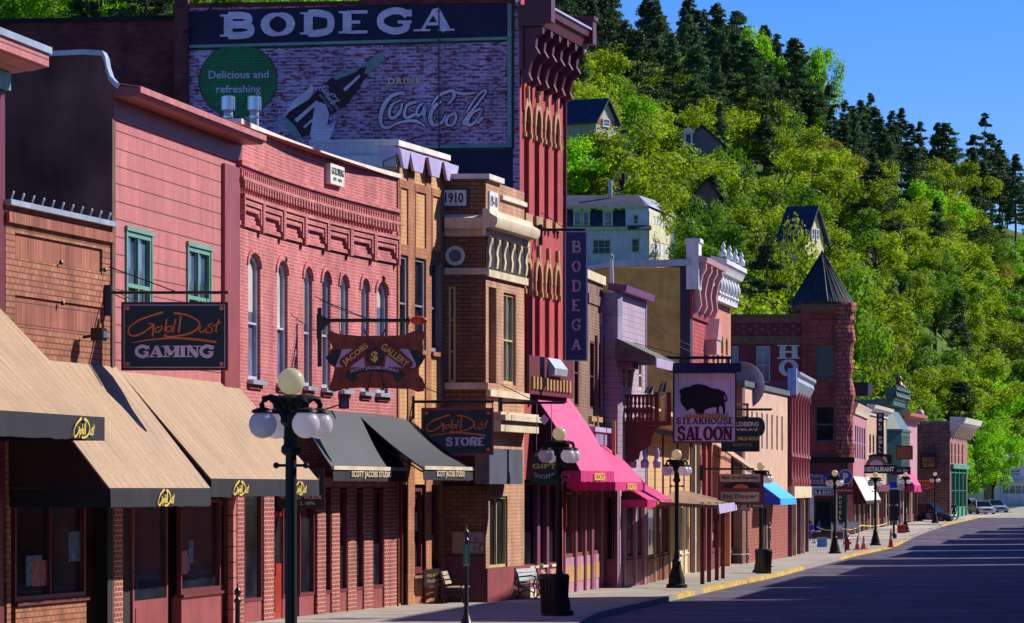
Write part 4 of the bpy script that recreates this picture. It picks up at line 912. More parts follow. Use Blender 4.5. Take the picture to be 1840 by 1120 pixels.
# low timber building with balcony and a boardwalk porch roof
f9=f=Frame(1160,132.2,1240,156.5); L=f.L; Z=zfun(f)
b=f.root('timber_saloon_building','low tan timber building with a red balcony, scroll brackets and a porch roof','building')
M_tan=siding('tan_boards',(.68,.42,.20),.28,.6,lw=.08); M_tanv=siding('tan_upright_boards',(.66,.40,.20),.3,.6,vert=True,lw=.1)
zt=Z(775,1160); M_iron=paint('oxblood_wood',(.17,.022,.02),.5)
front(f,b,M_tan,zt,[(1.2,L*.5,0,2.8),(L*.55,L-.6,0,2.8)],t=.2)
m=MB(); m.side([(0,zt+.9),(-1.2,zt+.35),(-1.2,zt+.2),(0,zt+.2)],.0,L); obj('porch_skirt_roof',m,M_tanv,b)
body(f,b,zt+.3,10,M_tan,y0=.5)
display(b,1.3,L*.28,.9,2.7,M_wood,M_glassb); display(b,L*.3,L*.5-.1,.9,2.7,M_wood,M_glassb); door(b,L*.56,L*.56+1,2.5,M_wood,M_glassd,zg=1.0); display(b,L*.62,L-.7,.8,2.7,M_cream,M_glassd,nx=3)
backwall(b,.3,L-.4,2.85,.9)
for i in range(7): m=MB(); u=.1+i*(L-.3)/6; m.box(u,u+.14,-.06,0,0,zt); obj('corner_board' if i in(0,6) else 'batten',m,M_cream if i%2 else M_maroon,b)
# balcony: its own parts of the same building (frontal end faces the camera)
g=Frame(1118,126.9,1205,126.9,base=f.z); GZ=lambda py:g.z_at(0,0,py)
m=MB(); m.box(0,g.L-.1,0,5.5,GZ(765),GZ(757)); put(obj('balcony_floor',m,M_iron,b),g,f)
m=MB(); m.box(0,g.L-.5,-.02,.06,GZ(713),GZ(709)); put(obj('balcony_rail',m,M_iron,b),g,f)
for i in range(8):
    u=.04+i*(g.L-.62)/7.4; m=MB(); zz0,zz1=GZ(757),GZ(713); h=zz1-zz0
    pr=[(.045,0),(.045,.12),(.02,.2),(.05,.36),(.055,.5),(.02,.62),(.045,.7),(.03,.85),(.045,1)]
    m.prism([(u-r*1.3,zz0+t*h) for r,t in pr]+[(u+r*1.3,zz0+t*h) for r,t in reversed(pr)],.0,.04); put(obj('baluster',m,M_iron,b),g,f)
for px in (1181,1203): u=g.u(px); m=MB(); m.box(u-.09,u+.05,-.02,.12,GZ(765),GZ(705)); put(obj('balcony_post',m,M_iron,b),g,f)
for i in range(16): m=MB(); m.box(g.L-.12,g.L-.07,.2+i*.33,.32+i*.33,GZ(757),GZ(712)); put(obj('side_board',m,M_tan,b),g,f)
m=MB(); m.box(g.L-.14,g.L-.04,.1,5.5,GZ(712),GZ(708)); put(obj('side_rail',m,M_gold,b),g,f)
for i in range(4):
    m=MB(); yy=.1+i*1.7; m.prism([(0,GZ(765)-.01),(g.L-.3,GZ(765)-.01),(g.L-.5,GZ(772)),(g.L*.62,GZ(785)),(g.L*.6,GZ(800)),(g.L*.38,GZ(812)),(g.L*.35,GZ(825)),(0,GZ(835))],yy,yy+.1); put(obj('scroll_bracket',m,M_iron,b),g,f)
for k,(x,r) in enumerate(((.35,.16),(.75,.2),(1.15,.15))):
    z0_=GZ(830); m=MB(); m.lathe([(.12,z0_-.2),(.14,z0_),(.05,z0_+.1),(.09,z0_+.3),(.04,z0_+.45)],x,.4,10); put(obj('turned_pendant',m,M_lav,b),g,f)
# porch roof on four posts over the boardwalk
g=Frame(1226,130,1318,146,base=gz(135)); w_=WX
pr=thing('porch_roof','brown boarded porch roof over the pavement on four dark red posts','porch',(WX(1245,140),140,gz(140)),f.ang)
fp=Frame(1205,138,1262,166); v=[(0,0)]
PX=lambda px,py,Y:((px-CX)*Y/F,Y,EYE+(HY-py)*Y/F)
A_=[PX(1172,902,124),PX(1290,908,124.5),PX(1326,900,150),PX(1212,882,152)]
ox,oy,oz=pr.location; ca,sa=math.cos(-f.ang),math.sin(-f.ang)
def tol(p,o=pr): x,y,z=p[0]-o.location.x,p[1]-o.location.y,p[2]-o.location.z; a=-o.rotation_euler[2]; return (x*math.cos(a)-y*math.sin(a),x*math.sin(a)+y*math.cos(a),z)
near=Vector(PX(1188,902,127)); nearR=Vector(PX(1290,908,127)); farR=Vector(PX(1322,904,152)); farL=Vector(PX(1215,878,152))
m=MB(); top=[near,nearR,farR,farL]; m.add([tol(p+Vector((0,0,.0))) for p in top]+[tol(p-Vector((0,0,.12))) for p in top],[(0,1,2,3),(7,6,5,4),(0,4,5,1),(1,5,6,2),(2,6,7,3),(3,7,4,0)])
obj('roof_deck',m,paint('brown_roof_boards',(.27,.17,.10),.8),pr)
m=MB(); m.add([tol(p) for p in (nearR+Vector((.02,0,.03)),farR+Vector((.02,0,.03)),farR+Vector((.06,0,-.28)),nearR+Vector((.06,0,-.28)))]+[tol(p) for p in (nearR+Vector((-.02,0,.03)),farR+Vector((-.02,0,.03)),farR+Vector((-.02,0,-.28)),nearR+Vector((-.02,0,-.28)))],[(0,1,2,3),(7,6,5,4),(0,4,5,1),(1,5,6,2),(2,6,7,3),(3,7,4,0)]); obj('fascia',m,M_lav,pr)
for px,pb,ww in ((1262,1050,13),(1274,1046,12),(1288,1043,12),(1299,1040,11)):
    Y=133.0
    for _ in range(8): Y=(EYE-gz(Y))*F/(pb-HY)
    p=tol((WX(px,Y),Y,gz(Y))); hh=WZ(903,Y)-gz(Y); m=MB(); m.box(p[0]-.08,p[0]+.08,p[1]-.07,p[1]+.07,p[2],p[2]+hh); obj('post',m,M_iron,pr)
# ochre stucco wall + two bracketed fronts
f10=f=Frame(1240,156.5,1277,164); L=f.L; Z=zfun(f)
b=f.root('stucco_sided_building','building with tall ochre stucco side wall and red brick front under pink scroll cornice','building')
M_och=paint('ochre_stucco',(.60,.38,.11),.9,.72,1.2,1.6,bump=.3,bs=5); M_redbr=brick('painted_red_brick',(.52,.09,.09),(.46,.08,.08),(.32,.05,.06),.3,.16,.03)
g=Frame(1050,157,1222,156.6,base=f.z); zt=Z(484,1240)
m=MB(); m.prism([(0,-.5),(g.L,-.5),(g.L,g.z_at(0,0,482)),(g.L*.25,g.z_at(0,0,482)),(0,g.z_at(0,0,488))],0,.4); put(obj('side_wall',m,M_och,b,smooth=False),g,f)
m=MB(); m.prism([(-.2,g.z_at(0,0,490)),(g.L*.25,g.z_at(0,0,481)),(g.L+.4,g.z_at(0,0,479)),(g.L+.4,g.z_at(0,0,467)),(g.L*.3,g.z_at(0,0,470)),(-.2,g.z_at(0,0,482))],-.15,.6); put(obj('parapet_flashing',m,M_bluegal,b,smooth=False),g,f)
g2=Frame(1222,156.6,1240,156.5,base=f.z); m=MB(); m.box(0,g2.L,.0,.5,-.5,g2.z_at(0,0,478)); put(obj('corner_strip',m,paint('navy_corner',(.03,.02,.05),.6),b,smooth=False),g2,f)
front(f,b,M_redbr,Z(470,1240),[(.3,L-.3,0,2.9)],ret=.01)
m=MB(); m.box(-.05,1.0,-.35,.15,Z(520,1240),Z(440,1240)+.1); m.box(-.12,1.06,-.42,.2,Z(440,1240)+.1,Z(440,1240)+.25); obj('corner_turret',m,M_white,b)
m=MB(); m.box(L-1.6,L-.5,-.3,.1,Z(500,1240),Z(455,1240)); obj('corner_turret',m,M_white,b)
M_pkc=paint('pale_pink_paint',(.62,.36,.36),.5); M_pkr=paint('deep_red_paint',(.28,.03,.03),.5)
zc=Z(487,1240); zd=Z(570,1240)
m=MB(); m.box(0,L,-.1,0,zd,zc+.3); obj('frieze',m,M_pkr,b)
for i in range(4):
    u=.3+i*(L-.6)/3.4; m=MB(); h=zc-zd; m.side([(-.1,zc+.35),(-.6,zc+.35),(-.62,zc+.1),(-.48,zc-.15),(-.4,zc-.5),(-.35,zc-.8),(-.42,zd+.5),(-.3,zd+.25),(-.1,zd+.15)],u,u+.3); obj('cornice_bracket',m,M_pkc,b)
m=MB(); m.side([(0,zc+.35),(-.66,zc+.35),(-.72,zc+.55),(0,zc+.7)],0,L); obj('cornice',m,M_pkc,b)
m=MB(); z=Z(632,1265); uc=L*.8; m.box(uc-.8,uc+.8,-.5,0,z-.1,z+.5); m.prism([(uc-.9,z+.5),(uc+.9,z+.5),(uc,z+1.4)],-.55,0); obj('pediment',m,M_pkc,b)
body(f,b,Z(500,1240),9,M_och,y0=1.0,inset=.5)
backwall(b,.2,L-.3,2.9,.8); display(b,.6,L-.6,.8,2.8,M_maroon,M_glassd,nx=3)
for px in (1243,1252,1262,1272): m=MB(); m.box(f.u(px),f.u(px)+.3,-.15,0,-.2,5.4); obj('column',m,M_cream if px<1260 else M_maroon2,b)
m=MB(); m.box(-.05,L+.3,-.4,0,5.4,5.8); m.box(-.05,L+.3,-.55,0,5.8,5.95); obj('shop_cornice',m,M_white,b)
f11=f=Frame(1277,164.2,1313,171.7); L=f.L; Z=zfun(f)
b=f.root('salmon_building','salmon painted brick building with a white baluster cornice and tall narrow yellow arched windows','building')
M_salm=brick('salmon_painted_brick',(.60,.26,.17),(.55,.23,.15),(.50,.20,.14),.3,.12,.012,lo=.9)
zt=Z(540,1277); xs=[(1280,1284.5),(1288,1292.5),(1296,1300),(1304,1308)]
hs=simple_windows(b,f,xs,597,655,M_gold,M_glassb,rise=.25)
front(f,b,M_salm,zt+1,hs+[(.3,L-.3,0,2.8)])
zd=Z(540,1278); zc=Z(490,1278)
m=MB(); m.box(0,L,-.3,0,zd,zd+.25); m.box(0,L,-.15,0,zd+.25,zc); obj('frieze',m,M_white,b)
for i in range(7):
    u=.2+i*(L-.4)/6.3; m=MB(); h=zc-zd-.2; m.lathe([(.1,zd+.2),(.13,zd+.3),(.07,zd+.4),(.18,zd+.2+h*.45),(.16,zd+.2+h*.65),(.07,zd+.2+h*.85),(.12,zc)],u,-.32,10); obj('baluster',m,M_white,b)
m=MB(); m.side([(0,zc),(-.5,zc),(-.55,zc+.12),(-.62,zc+.3),(-.7,zc+.36),(-.7,zc+.55),(0,zc+.7)],-.1,L+.2); obj('cornice',m,M_white,b)
for i in range(4): u=.3+i*(L-.5)/3; m=MB(); m.lathe([(.14,zc+.7),(.16,zc+.85),(.06,zc+1.0),(.1,zc+1.1),(.02,zc+1.3)],u,-.5,8); obj('finial',m,M_white,b)
body(f,b,zt+.5,9,M_salm,y0=.6,inset=.1)
backwall(b,.2,L-.3,2.8,.8); display(b,.5,L*.5,.8,2.7,M_maroon,M_glassd,nx=2); door(b,L*.55,L*.55+1,2.6,M_wood); 
# low pale boarded building with a tan awning roof, dish on top
f12=f=Frame(1334,177.5,1415,197); L=f.L; Z=zfun(f)
b=f.root('pale_boarded_building','pale salmon upright boarded building with narrow slot windows beyond the steakhouse sign','building')
M_palev=siding('pale_salmon_boards',(.72,.46,.33),.42,.75,vert=True,lw=.07)
zt=Z(694,1336); xs=[(1350+i*9,1352.5+i*9) for i in range(7)]
hs=[(f.u(a),f.u(c),Z(805,1356),Z(740,1356)) for a,c in xs]
front(f,b,M_palev,zt,hs+[(.4,L-.4,0,2.8)],t=.2,ret=.01)
for h in hs: m=MB(); m.box(h[0],h[1],.15,.2,h[2],h[3]); obj('slot_window',m,M_glassd,b)
g=Frame(1318,177.7,1334,177.5,base=f.z); m=MB(); m.box(0,g.L,0,.3,-.4,zt); put(obj('side_wall',m,M_brickBr,b,smooth=False),g,f)
m=MB(); m.box(-.1,L+.1,-.12,.8,zt,zt+.25); obj('coping',m,paint('dark_slate_trim',(.10,.12,.13),.6),b)
g=Frame(1318,177.3,1345,177.3,base=f.z); m=MB()
for a in ((0,.12),(g.L-.12,g.L)): m.box(a[0],a[1],-.1,.0,g.z_at(0,0,752),g.z_at(0,0,726))
m.box(0,g.L,-.1,0,g.z_at(0,0,729),g.z_at(0,0,725)); m.box(0,g.L,-.1,0,g.z_at(0,0,752),g.z_at(0,0,748)); put(obj('wooden_frame',m,M_gold,b),g,f)
body(f,b,zt-.1,9,M_brickBr,y0=.5,inset=.1)
M_redb2=siding('red_lap_boards',(.38,.11,.08),.16,.45,lw=.2)
g=Frame(1312,170,1412,192); m=MB(); m.box(.5,L-.5,-.06,.0,.0,2.9); obj('lower_boards',m,M_redb2,b,smooth=False)
for px in (1338,1368,1372): m=MB(); m.box(f.u(px),f.u(px)+.5,-.1,-.06,0,2.5); obj('doorway',m,M_dark,b)
t=thing('satellite_dish','large grey satellite dish on the roof behind the steakhouse sign','dish',(WX(1330,182),182,WZ(694,182)),R(0))
m=MB(); n=24
for ring in range(4):
    pass
prof=[(.0,.28),(.4,.22),(.8,.05),(1.1,-.18),(1.3,-.42),(1.33,-.4),(1.12,-.1),(.8,.12),(.4,.27),(.0,.34)]
m.lathe(prof,0,0,28); m.xf(lambda x,y,z:(x*.85,z*.9-y*.1,y*.85+.0+0*z)); obj('dish',m,paint('dish_grey',(.50,.47,.58),.6),t)
m=MB(); m.tube([(0,.2,-.2),(0,.4,-1.5)],.08,8); obj('mast',m,M_black,t)
# pink pilaster building with metal cornice end
f13=f=Frame(1415.5,197.5,1447,214); L=f.L; Z=zfun(f)
b=f.root('pink_pilaster_building','narrow building of bundled dark pink pilasters under a silver metal cornice','building')
zt=Z(700,1417); front(f,b,M_maroon2,zt+.4,[(.3,L-.3,0,3)])
M_dpk=paint('dark_pink_paint',(.40,.09,.11),.5)
for i in range(7):
    u=.3+i*(L-.8)/6; m=MB(); m.lathe([(.2,3.6),(.24,3.9),(.17,4.1),(.16,zt*.58),(.24,zt*.6),(.16,zt*.63),(.15,zt-.5),(.25,zt-.3),(.25,zt)],u,-.1,10); obj('pilaster',m,M_dpk,b)
m=MB(); m.side([(0,zt-.3),(-.2,zt-.2),(-.35,zt+.1),(-.5,zt+.4),(-.45,zt+.6),(-.6,zt+.75),(-.6,zt+.9),(0,zt+1.0)],.6,L); obj('cornice',m,M_bluegal,b)
m=MB(); m.box(-.1,.55,-.45,.0,zt-.3,zt+1.05); obj('cornice_end',m,paint('pale_blue_sheet',(.42,.45,.72),.4),b)
m=MB(); m.box(0,L,-.35,0,3.0,3.6); obj('fascia',m,M_cream,b)
for i in range(5): u=.3+i*(L-.7)/4; m=MB(); m.box(u,u+.25,-.2,0,-.2,3.0); obj('column',m,M_cream if i%2 else M_plum,b)
body(f,b,zt,9,M_brickD,y0=.5,inset=.1); backwall(b,.3,L-.3,2.95,.7)
# ---- sandstone hotel with the conical turret
Yh=262.0; g=Frame(1290,262,1500,262,base=gz(262)); Zg=lambda py:g.z_at(g.L,0,py); gu=lambda px:g.u(px)
b=thing('turreted_hotel','red sandstone corner hotel with a conical dark turret roof and painted white letters','building',(g.A.x,g.A.y,g.z),g.ang)
M_sand=brick('red_sandstone',(.42,.075,.055),(.32,.06,.05),(.14,.03,.03),.8,.42,.02,lo=.7,hi=1.25,vs=.7); M_rough=brick('rock_faced_sandstone',(.60,.16,.12),(.46,.11,.09),(.16,.05,.04),.4,.3,.04,lo=.6,hi=1.3,vs=4)
M_redp=paint('oxblood_brick',(.22,.025,.03),.8); M_brst=paint('brown_stone_band',(.22,.10,.06),.85,.7,1.2,2)
xw=[(1315,1327),(1359,1384)]; hs=[(gu(a),gu(c),Zg(688),Zg(622)) for a,c in xw]
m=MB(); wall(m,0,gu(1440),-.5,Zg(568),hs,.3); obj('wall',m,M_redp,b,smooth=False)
for h in hs: window(b,*h,M_bluegal,M_glassb,0,.15,.08,2,2)
m=MB(); m.box(0,gu(1440),-.08,0,Zg(618),Zg(604)); m.box(0,gu(1440),-.08,0,Zg(580),Zg(568)); m.box(0,gu(1440),-.2,.4,Zg(568),Zg(565)); obj('stone_band',m,M_brst,b)
for i in range(12):
    for j in range(2): 
        px=1312+i*11; m=MB(); py=586+(i%2)*6 if j==0 else 598
        if j==1 and i%2: continue
        m.box(gu(px),gu(px)+.2,-.06,0,Zg(py)-.1,Zg(py)+.1); obj('block_ornament',m,M_brst,b)
for s,py0,py1 in (('H',620,645),('O',647,675)):
    slab(b,s,gu(1400),gu(1434),Zg(py1),Zg(py0),paint('painted_white_letter',(.62,.58,.55),.7),y=-.03,th=.3)
# square part under turret + lower walls
u0,u1=gu(1440),gu(1518); holes=[(gu(1465),gu(1500),Zg(680),Zg(620)),(gu(1465),gu(1500),Zg(794),Zg(729)),(gu(1462),gu(1498),0,Zg(878))]
m=MB(); wall(m,u0,u1,Zg(822)+.0,Zg(545),holes[:2],.5,-.25); m.quad((u0,-.25,Zg(822)),(u0,0,Zg(822)),(u0,0,Zg(545)),(u0,-.25,Zg(545))); obj('wall',m,M_sand,b,smooth=False)
for h in holes[:2]: window(b,*h,paint('brown_grey_frame',(.16,.11,.10),.6),M_glassd,0,.0,.1,1,2,bar=.1)
m=MB(); wall(m,gu(1428),u1,-.3,Zg(822)-.01,[holes[2]],.8,-.2); obj('shop_front',m,M_maroon,b,smooth=False)
m=MB(); m.box(gu(1428),u1+.6,-.6,-.21,Zg(832),Zg(822)); obj('shop_cornice',m,M_dark,b)
door(b,holes[2][0]+.1,holes[2][1]-.1,2.6,M_black,M_glassd,yd=.3,zg=.8); m=MB(); m.box(holes[2][0]-.3,holes[2][0],-.3,-.2,0,Zg(878)); m.box(holes[2][1],holes[2][1]+.3,-.3,-.2,0,Zg(878)); m.box(holes[2][0]-.3,holes[2][1]+.3,-.3,-.2,Zg(878),Zg(872)); obj('door_surround',m,M_coping,b)
for i in range(3): m=MB(); m.box(holes[2][0]-.6,holes[2][1]+.6,-.6-.3*i,-.2,-.3,.45-.15*i); obj('step',m,M_brst,b)
tcx,tcy=gu(1480),1.3; rT=(gu(1537)-gu(1424))/2
m=MB(); m.lathe([(rT*.78,Zg(615)),(rT*.78,Zg(575)),(rT*.86,Zg(572)),(rT*.86,Zg(560)),(rT*.92,Zg(556)),(rT*.92,Zg(545))],tcx,tcy,32); obj('turret_drum',m,M_sand,b)
m=MB(); m.lathe([(rT*.94,Zg(560)),(rT*1.0,Zg(552)),(rT*.94,Zg(545))],tcx,tcy,32); obj('drum_cornice',m,M_brst,b)
m=MB(); n=32; m.lathe([(rT,Zg(546)),(rT*1.02,Zg(543)),(rT*.80,Zg(524)),(rT*.5,Zg(496)),(rT*.22,Zg(470)),(.05,Zg(455))],tcx,tcy,n)
rf=obj('turret_roof',m,paint('dark_slate_tiles',(.03,.04,.045),.85,.6,1.3,2,bump=.3,bs=3),b,smooth=False)
for i in range(n):
    a=2*math.pi*(i+.5)/n
    if math.sin(a)<.3: m=MB(); m.tube([(tcx+rT*q*math.cos(a),tcy+rT*q*math.sin(a),z+.02) for q,z in ((1.0,Zg(543)),(.795,Zg(524)),(.495,Zg(496)),(.215,Zg(470)),(.03,Zg(455)))],.035,4); obj('roof_rib',m,M_black,rf)
m=MB(); m.lathe([(.12,Zg(458)),(.12,Zg(453)),(.02,Zg(447))],tcx,tcy,8); obj('finial',m,M_black,rf)
# rough round corner column
cxx=gu(1517); m=MB(); zl=[822,800,780,760,745,720,712,700,680,660,640,620,612,600,585,575,565,560,545]; rr_=[.62,.72,.55,.66,.56,.62,.74,.72,.52,.6,.52,.6,.72,.66,.58,.70,.66,.76,.76]
prof=[(r*1.0,Zg(z)) for r,z in zip(rr_,zl)]; m.lathe(prof,cxx,-.0,18); 
rr2=random.Random(3); m.xf(lambda x,y,z:(x+rr2.uniform(-.07,.07),y+rr2.uniform(-.07,.07),z+rr2.uniform(-.05,.05))); obj('corner_column',m,M_rough,b,smooth=False)
m=MB(); m.lathe([(.3,0),(.35,.3),(.28,.4),(.28,Zg(835)),(.5,Zg(822))],cxx,-.0,14); obj('iron_column',m,M_black,b)
m=MB(); m.plan([(gu(1500),0.5),(gu(1521),0.6),(gu(1521)+1.6,18),(0,19),(0,.5)],-.5,Zg(572)); obj('rear_block',m,M_sand,b,smooth=False)
# ---- far row
def farb(name,label,a,Ya,c,Yc,ptop,mt,cor,wins,ground=M_maroon,cp=.5,D=9):
    f=Frame(a,Ya,c,Yc); b=f.root(name,label,'building'); Z=zfun(f); zt=Z(ptop,a); L=f.L
    hs=simple_windows(b,f,*wins,sill=None) if wins else []
    front(f,b,mt,zt,hs+[(.4,L-.4,0,2.9)],t=.25)
    m=MB(); m.side([(0,zt-.6),(-.15,zt-.6),(-.2,zt-.3),(-cp,zt-.1),(-cp-.1,zt+.15),(0,zt+.25)],-.1,L+.1); obj('cornice',m,cor,b)
    body(f,b,zt-.1,D,mt,y0=.5,inset=.05); backwall(b,.3,L-.3,2.9,.7)
    n=max(2,int(L/2.5))
    for i in range(n+1): u=.1+i*(L-.5)/n; m=MB(); m.box(u,u+.3,-.04,.2,-.3,2.95); obj('column',m,[ground,M_cream,M_dgreen][i%3],b)
    for i in range(n):
        u=.45+i*(L-.5)/n
        if i%2==0: display(b,u,u+(L-.5)/n-.4,.7,2.8,ground,M_glassd)
        else: door(b,u,u+1.0,2.5,ground)
    m=MB(); m.box(0,L,-.25,0,2.95,3.5); obj('fascia',m,ground,b)
    return f,b,zt
f14,b,zt=farb('pink_shop_building','pink building with tall dark windows just right of the hotel corner',1533,279,1558,303,728,paint('rose_paint',(.52,.20,.24),.6),M_cream,([(1536,1538.5),(1540,1542.5),(1544,1546.5),(1548,1550.5),(1552,1554.5)],762,825,M_lav,M_glassd),cp=.3)
f15,b,zt=farb('tan_shop_building','tan building behind the tall vertical bar sign',1558,303,1592,322,731,paint('tan_paint',(.55,.36,.22),.6),M_coping,([(1562,1565),(1568,1571),(1574,1577)],780,815,M_wood,M_glassd),cp=.6)
f16,b,zt=farb('green_bay_building','building with a green metal oriel bay and pressed metal cornice',1592,322,1617,336,716,paint('grey_green_paint',(.07,.12,.11),.6),M_dgreen,None,M_dgreen,cp=.7)
M_verd=paint('verdigris_paint',(.04,.12,.11),.45); Z=zfun(f16); L=f16.L
z0,z1=Z(850,1592),Z(775,1592); m=MB(); m.plan([(1,0),(2,-1.1),(L-3,-1.1),(L-2,0)],z0,z1); ob=obj('oriel_bay',m,M_verd,b)
m=MB(); m.plan([(.9,0),(1.9,-1.2),(L-2.9,-1.2),(L-1.9,0)],z1,z1+.2); m.add([(1,0,z1+.2),(2,-1.1,z1+.2),(L-3,-1.1,z1+.2),(L-2,0,z1+.2),(2.5,0,z1+2),(L-3.5,0,z1+2)],[(0,1,4),(1,2,5,4),(2,3,5),(0,4,5,3),(0,3,2,1)]); obj('bay_roof',m,M_verd,ob)
for i in range(4): m=MB(); u=2.1+i*(L-5.6)/4; m.box(u,u+(L-5.6)/4-.3,-1.14,-1.1,z0+.5,z1-.3); obj('pane',m,M_glassb,ob)
m=MB(); m.box(.2,L-.2,-.6,0,Z(728,1592),Z(700,1592)); m.box(0,L,-.9,0,Z(700,1592),Z(696,1592)); obj('parapet_frieze',m,M_verd,b)
for i in range(9): u=.4+i*(L-1)/8; m=MB(); m.lathe([(.18,Z(716,1592)),(.25,Z(712,1592)),(.1,Z(704,1592)),(.2,Z(700,1592)),(.02,Z(690,1592))],u,-.75,8); obj('cresting_finial',m,M_verd,b)
t=thing('stone_figure','weathered brown stone ornament standing on the parapet beside the green bay','statue',(WX(1615,335),335,WZ(745,335)),0)
m=MB(); m.box(-.7,.7,-.5,.5,0,1.0); m.box(-.85,.85,-.6,.6,1.0,1.2); obj('plinth',m,M_cream,t); m=MB(); m.lathe([(.5,1.2),(.45,1.8),(.35,2.2),(.42,2.5),(.3,2.75),(.18,2.85)],0,0,10); m.ball((0,0,3.05),.28,10); m.tube([(-.4,0,2.5),(-.62,-.1,2.1),(-.5,-.2,1.8)],.13,6); m.tube([(.4,0,2.5),(.62,-.1,2.1),(.5,-.2,1.8)],.13,6); obj('ornament',m,M_wood,t)
f17,b,zt=farb('pink_far_building','pink two-storey building with domed cornice ends beyond the green bay',1617,336,1648,351,745,paint('far_pink_paint',(.56,.26,.30),.6),M_salm,([(1621+i*3.5,1623+i*3.5) for i in range(4)],788,805,M_lav,M_glassd),cp=.9)
L=f17.L; m=MB(); m.ball((L-.6,-.3,zt+.3),.4,12,1.1); obj('cornice_dome',m,M_pkc,b)
# dark brick saloon with green shopfront
f18=f=Frame(1707,360,1738,380); L=f.L; Z=zfun(f)
b=f.root('dark_brick_saloon','brown brick saloon with side wall to the camera and bright green shopfront','building')
M_nug=brick('dark_brown_brick',(.20,.10,.075),(.14,.065,.05),(.24,.17,.14),.6,.25,.03,lo=.7,hi=1.3); M_nugf=brick('rosy_brick',(.42,.17,.15),(.36,.14,.13),(.3,.16,.14),.4,.2,.02)
zt=Z(770,1707); hs=simple_windows(b,f,[(1709,1711.5),(1715,1717.5),(1721.5,1724),(1728,1730.5)],794,834,M_gold,M_glassd,rise=.3)
front(f,b,M_nugf,zt,hs+[(.8,L-.8,0,4.6)],t=.3,ret=.01)
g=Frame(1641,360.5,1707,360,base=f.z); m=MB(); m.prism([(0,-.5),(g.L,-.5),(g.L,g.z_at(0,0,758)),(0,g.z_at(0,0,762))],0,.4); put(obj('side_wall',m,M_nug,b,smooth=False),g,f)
m=MB(); m.box(-.1,g.L,-.1,.5,g.z_at(0,0,760),g.z_at(0,0,757)); put(obj('coping',m,paint('blue_flashing',(.10,.14,.34),.5),b),g,f)
m=MB(); m.side([(0,zt-.2),(-.5,zt),(-1.3,zt+.5),(-1.5,zt+1.0),(0,zt+1.1)],-.1,L+.1); obj('cornice',m,M_coping,b)
for i in range(9): u=.4+i*(L-1)/8; m=MB(); m.side([(0,zt-.9),(-.3,zt-.8),(-1.0,zt+.2),(0,zt+.2)],u,u+.5); obj('cornice_bracket',m,M_cream,b)
body(f,b,zt-.4,8,M_nug,y0=.5,inset=.2); M_gr=paint('bright_green_paint',(.05,.30,.17),.5)
for i in range(5): u=.9+i*(L-2.1)/4; m=MB(); m.box(u,u+.3,-.04,.2,-.3,4.6); obj('green_column',m,M_gr,b)
for i in range(4): u=1.3+i*(L-2.1)/4; window(b,u-.1,u+(L-2.1)/4-.4,.9,4.3,M_gr,M_glassd,0,.1,.1,1,2,name='shop_window'); m=MB(); m.box(u,u+(L-2.1)/4-.5,.1,.5,-.3,.9); obj('stall_riser',m,M_gr,b)
backwall(b,.8,L-.8,4.6,.8)
m=MB(); m.box(.5,L-.5,-.3,0,4.6,5.0); obj('shop_fascia',m,M_gr,b)
# winery garage at the end of the road
g=Frame(1785,490,1900,492,base=1.0); L=g.L; Zg=lambda py:g.z_at(0,0,py)
b=g.root('gabled_garage','white boarded garage with gable front and a sectional door at the end of the road','garage')
M_wb=siding('white_boards',(.82,.82,.86),.25,.75); P=[(0,-.4),(L,-.4),(L,Zg(858)),(L*.5,Zg(822)),(0,Zg(858))]
m=MB(); m.prism(P,0,8); obj('wall',m,M_wb,b,smooth=False)
for s in (0,1):
    a=(L*.5,Zg(821)); c=(-.3,Zg(860)) if s==0 else (L+.3,Zg(860)); m=MB(); m.prism([a,c,(c[0],c[1]+.3),(a[0],a[1]+.35)],-.4,8.4); obj('roof',m,M_pkc if s else M_coping,b)
m=MB(); m.box(-.2,L+.2,-.8,0,Zg(866),Zg(863)); obj('pent_roof',m,M_bluegal,b)
dx0,dx1=g.u(1798),g.u(1850); m=MB(); m.box(dx0,dx1,-.08,0,.0,Zg(868)); dd=obj('garage_door',m,M_white,b)
for i in range(4):
    for j in range(1): m=MB(); x=dx0+.3+i*(dx1-dx0-.4)/4; m.box(x,x+(dx1-dx0)/4-.25,-.11,-.08,Zg(887),Zg(873)); pn=obj('pane',m,M_glassb,dd)
m=MB(); m.box(g.u(1812)-.0,g.u(1812)+.7,-.06,0,Zg(838),Zg(832)); obj('gable_vent',m,M_black,b)
m=MB(); m.box(g.u(1802),g.u(1838),-.06,-.01,Zg(856),Zg(843)); ws=obj('shop_sign',m,M_white,b)
text(ws,"Bootlin Bottle",g.u(1823),Zg(847),1.6,.4,M_maroon,y=-.07) if False else None
text(ws,"Belle Joli'",g.u(1822),Zg(847),1.6,.42,M_maroon,y=-.07,slant=.2,bold=.02); text(ws,"Winery",g.u(1823),Zg(852.5),1.6,.4,M_black,y=-.07,slant=.2,bold=.02)
m=MB(); m.prism([(g.u(1804)+0,Zg(855)),(g.u(1804)+.3,Zg(853)),(g.u(1804)+.35,Zg(848)),(g.u(1804)+.1,Zg(845)),(g.u(1804)-.05,Zg(849))],-.08,-.06); obj('sign_emblem',m,M_maroon2,ws)
# small white shed left of the garage
g=Frame(1738,470,1768,470); b=g.root('white_shed','low white shed wall behind the parked cars, left of the garage','shed'); m=MB(); m.box(0,g.L,0,4,-.3,g.z_at(0,0,880)); obj('wall',m,M_wb,b,smooth=False); m=MB(); m.box(-.2,g.L+.2,-.3,4.3,g.z_at(0,0,880),g.z_at(0,0,877)); obj('roof',m,M_bluegal,b)
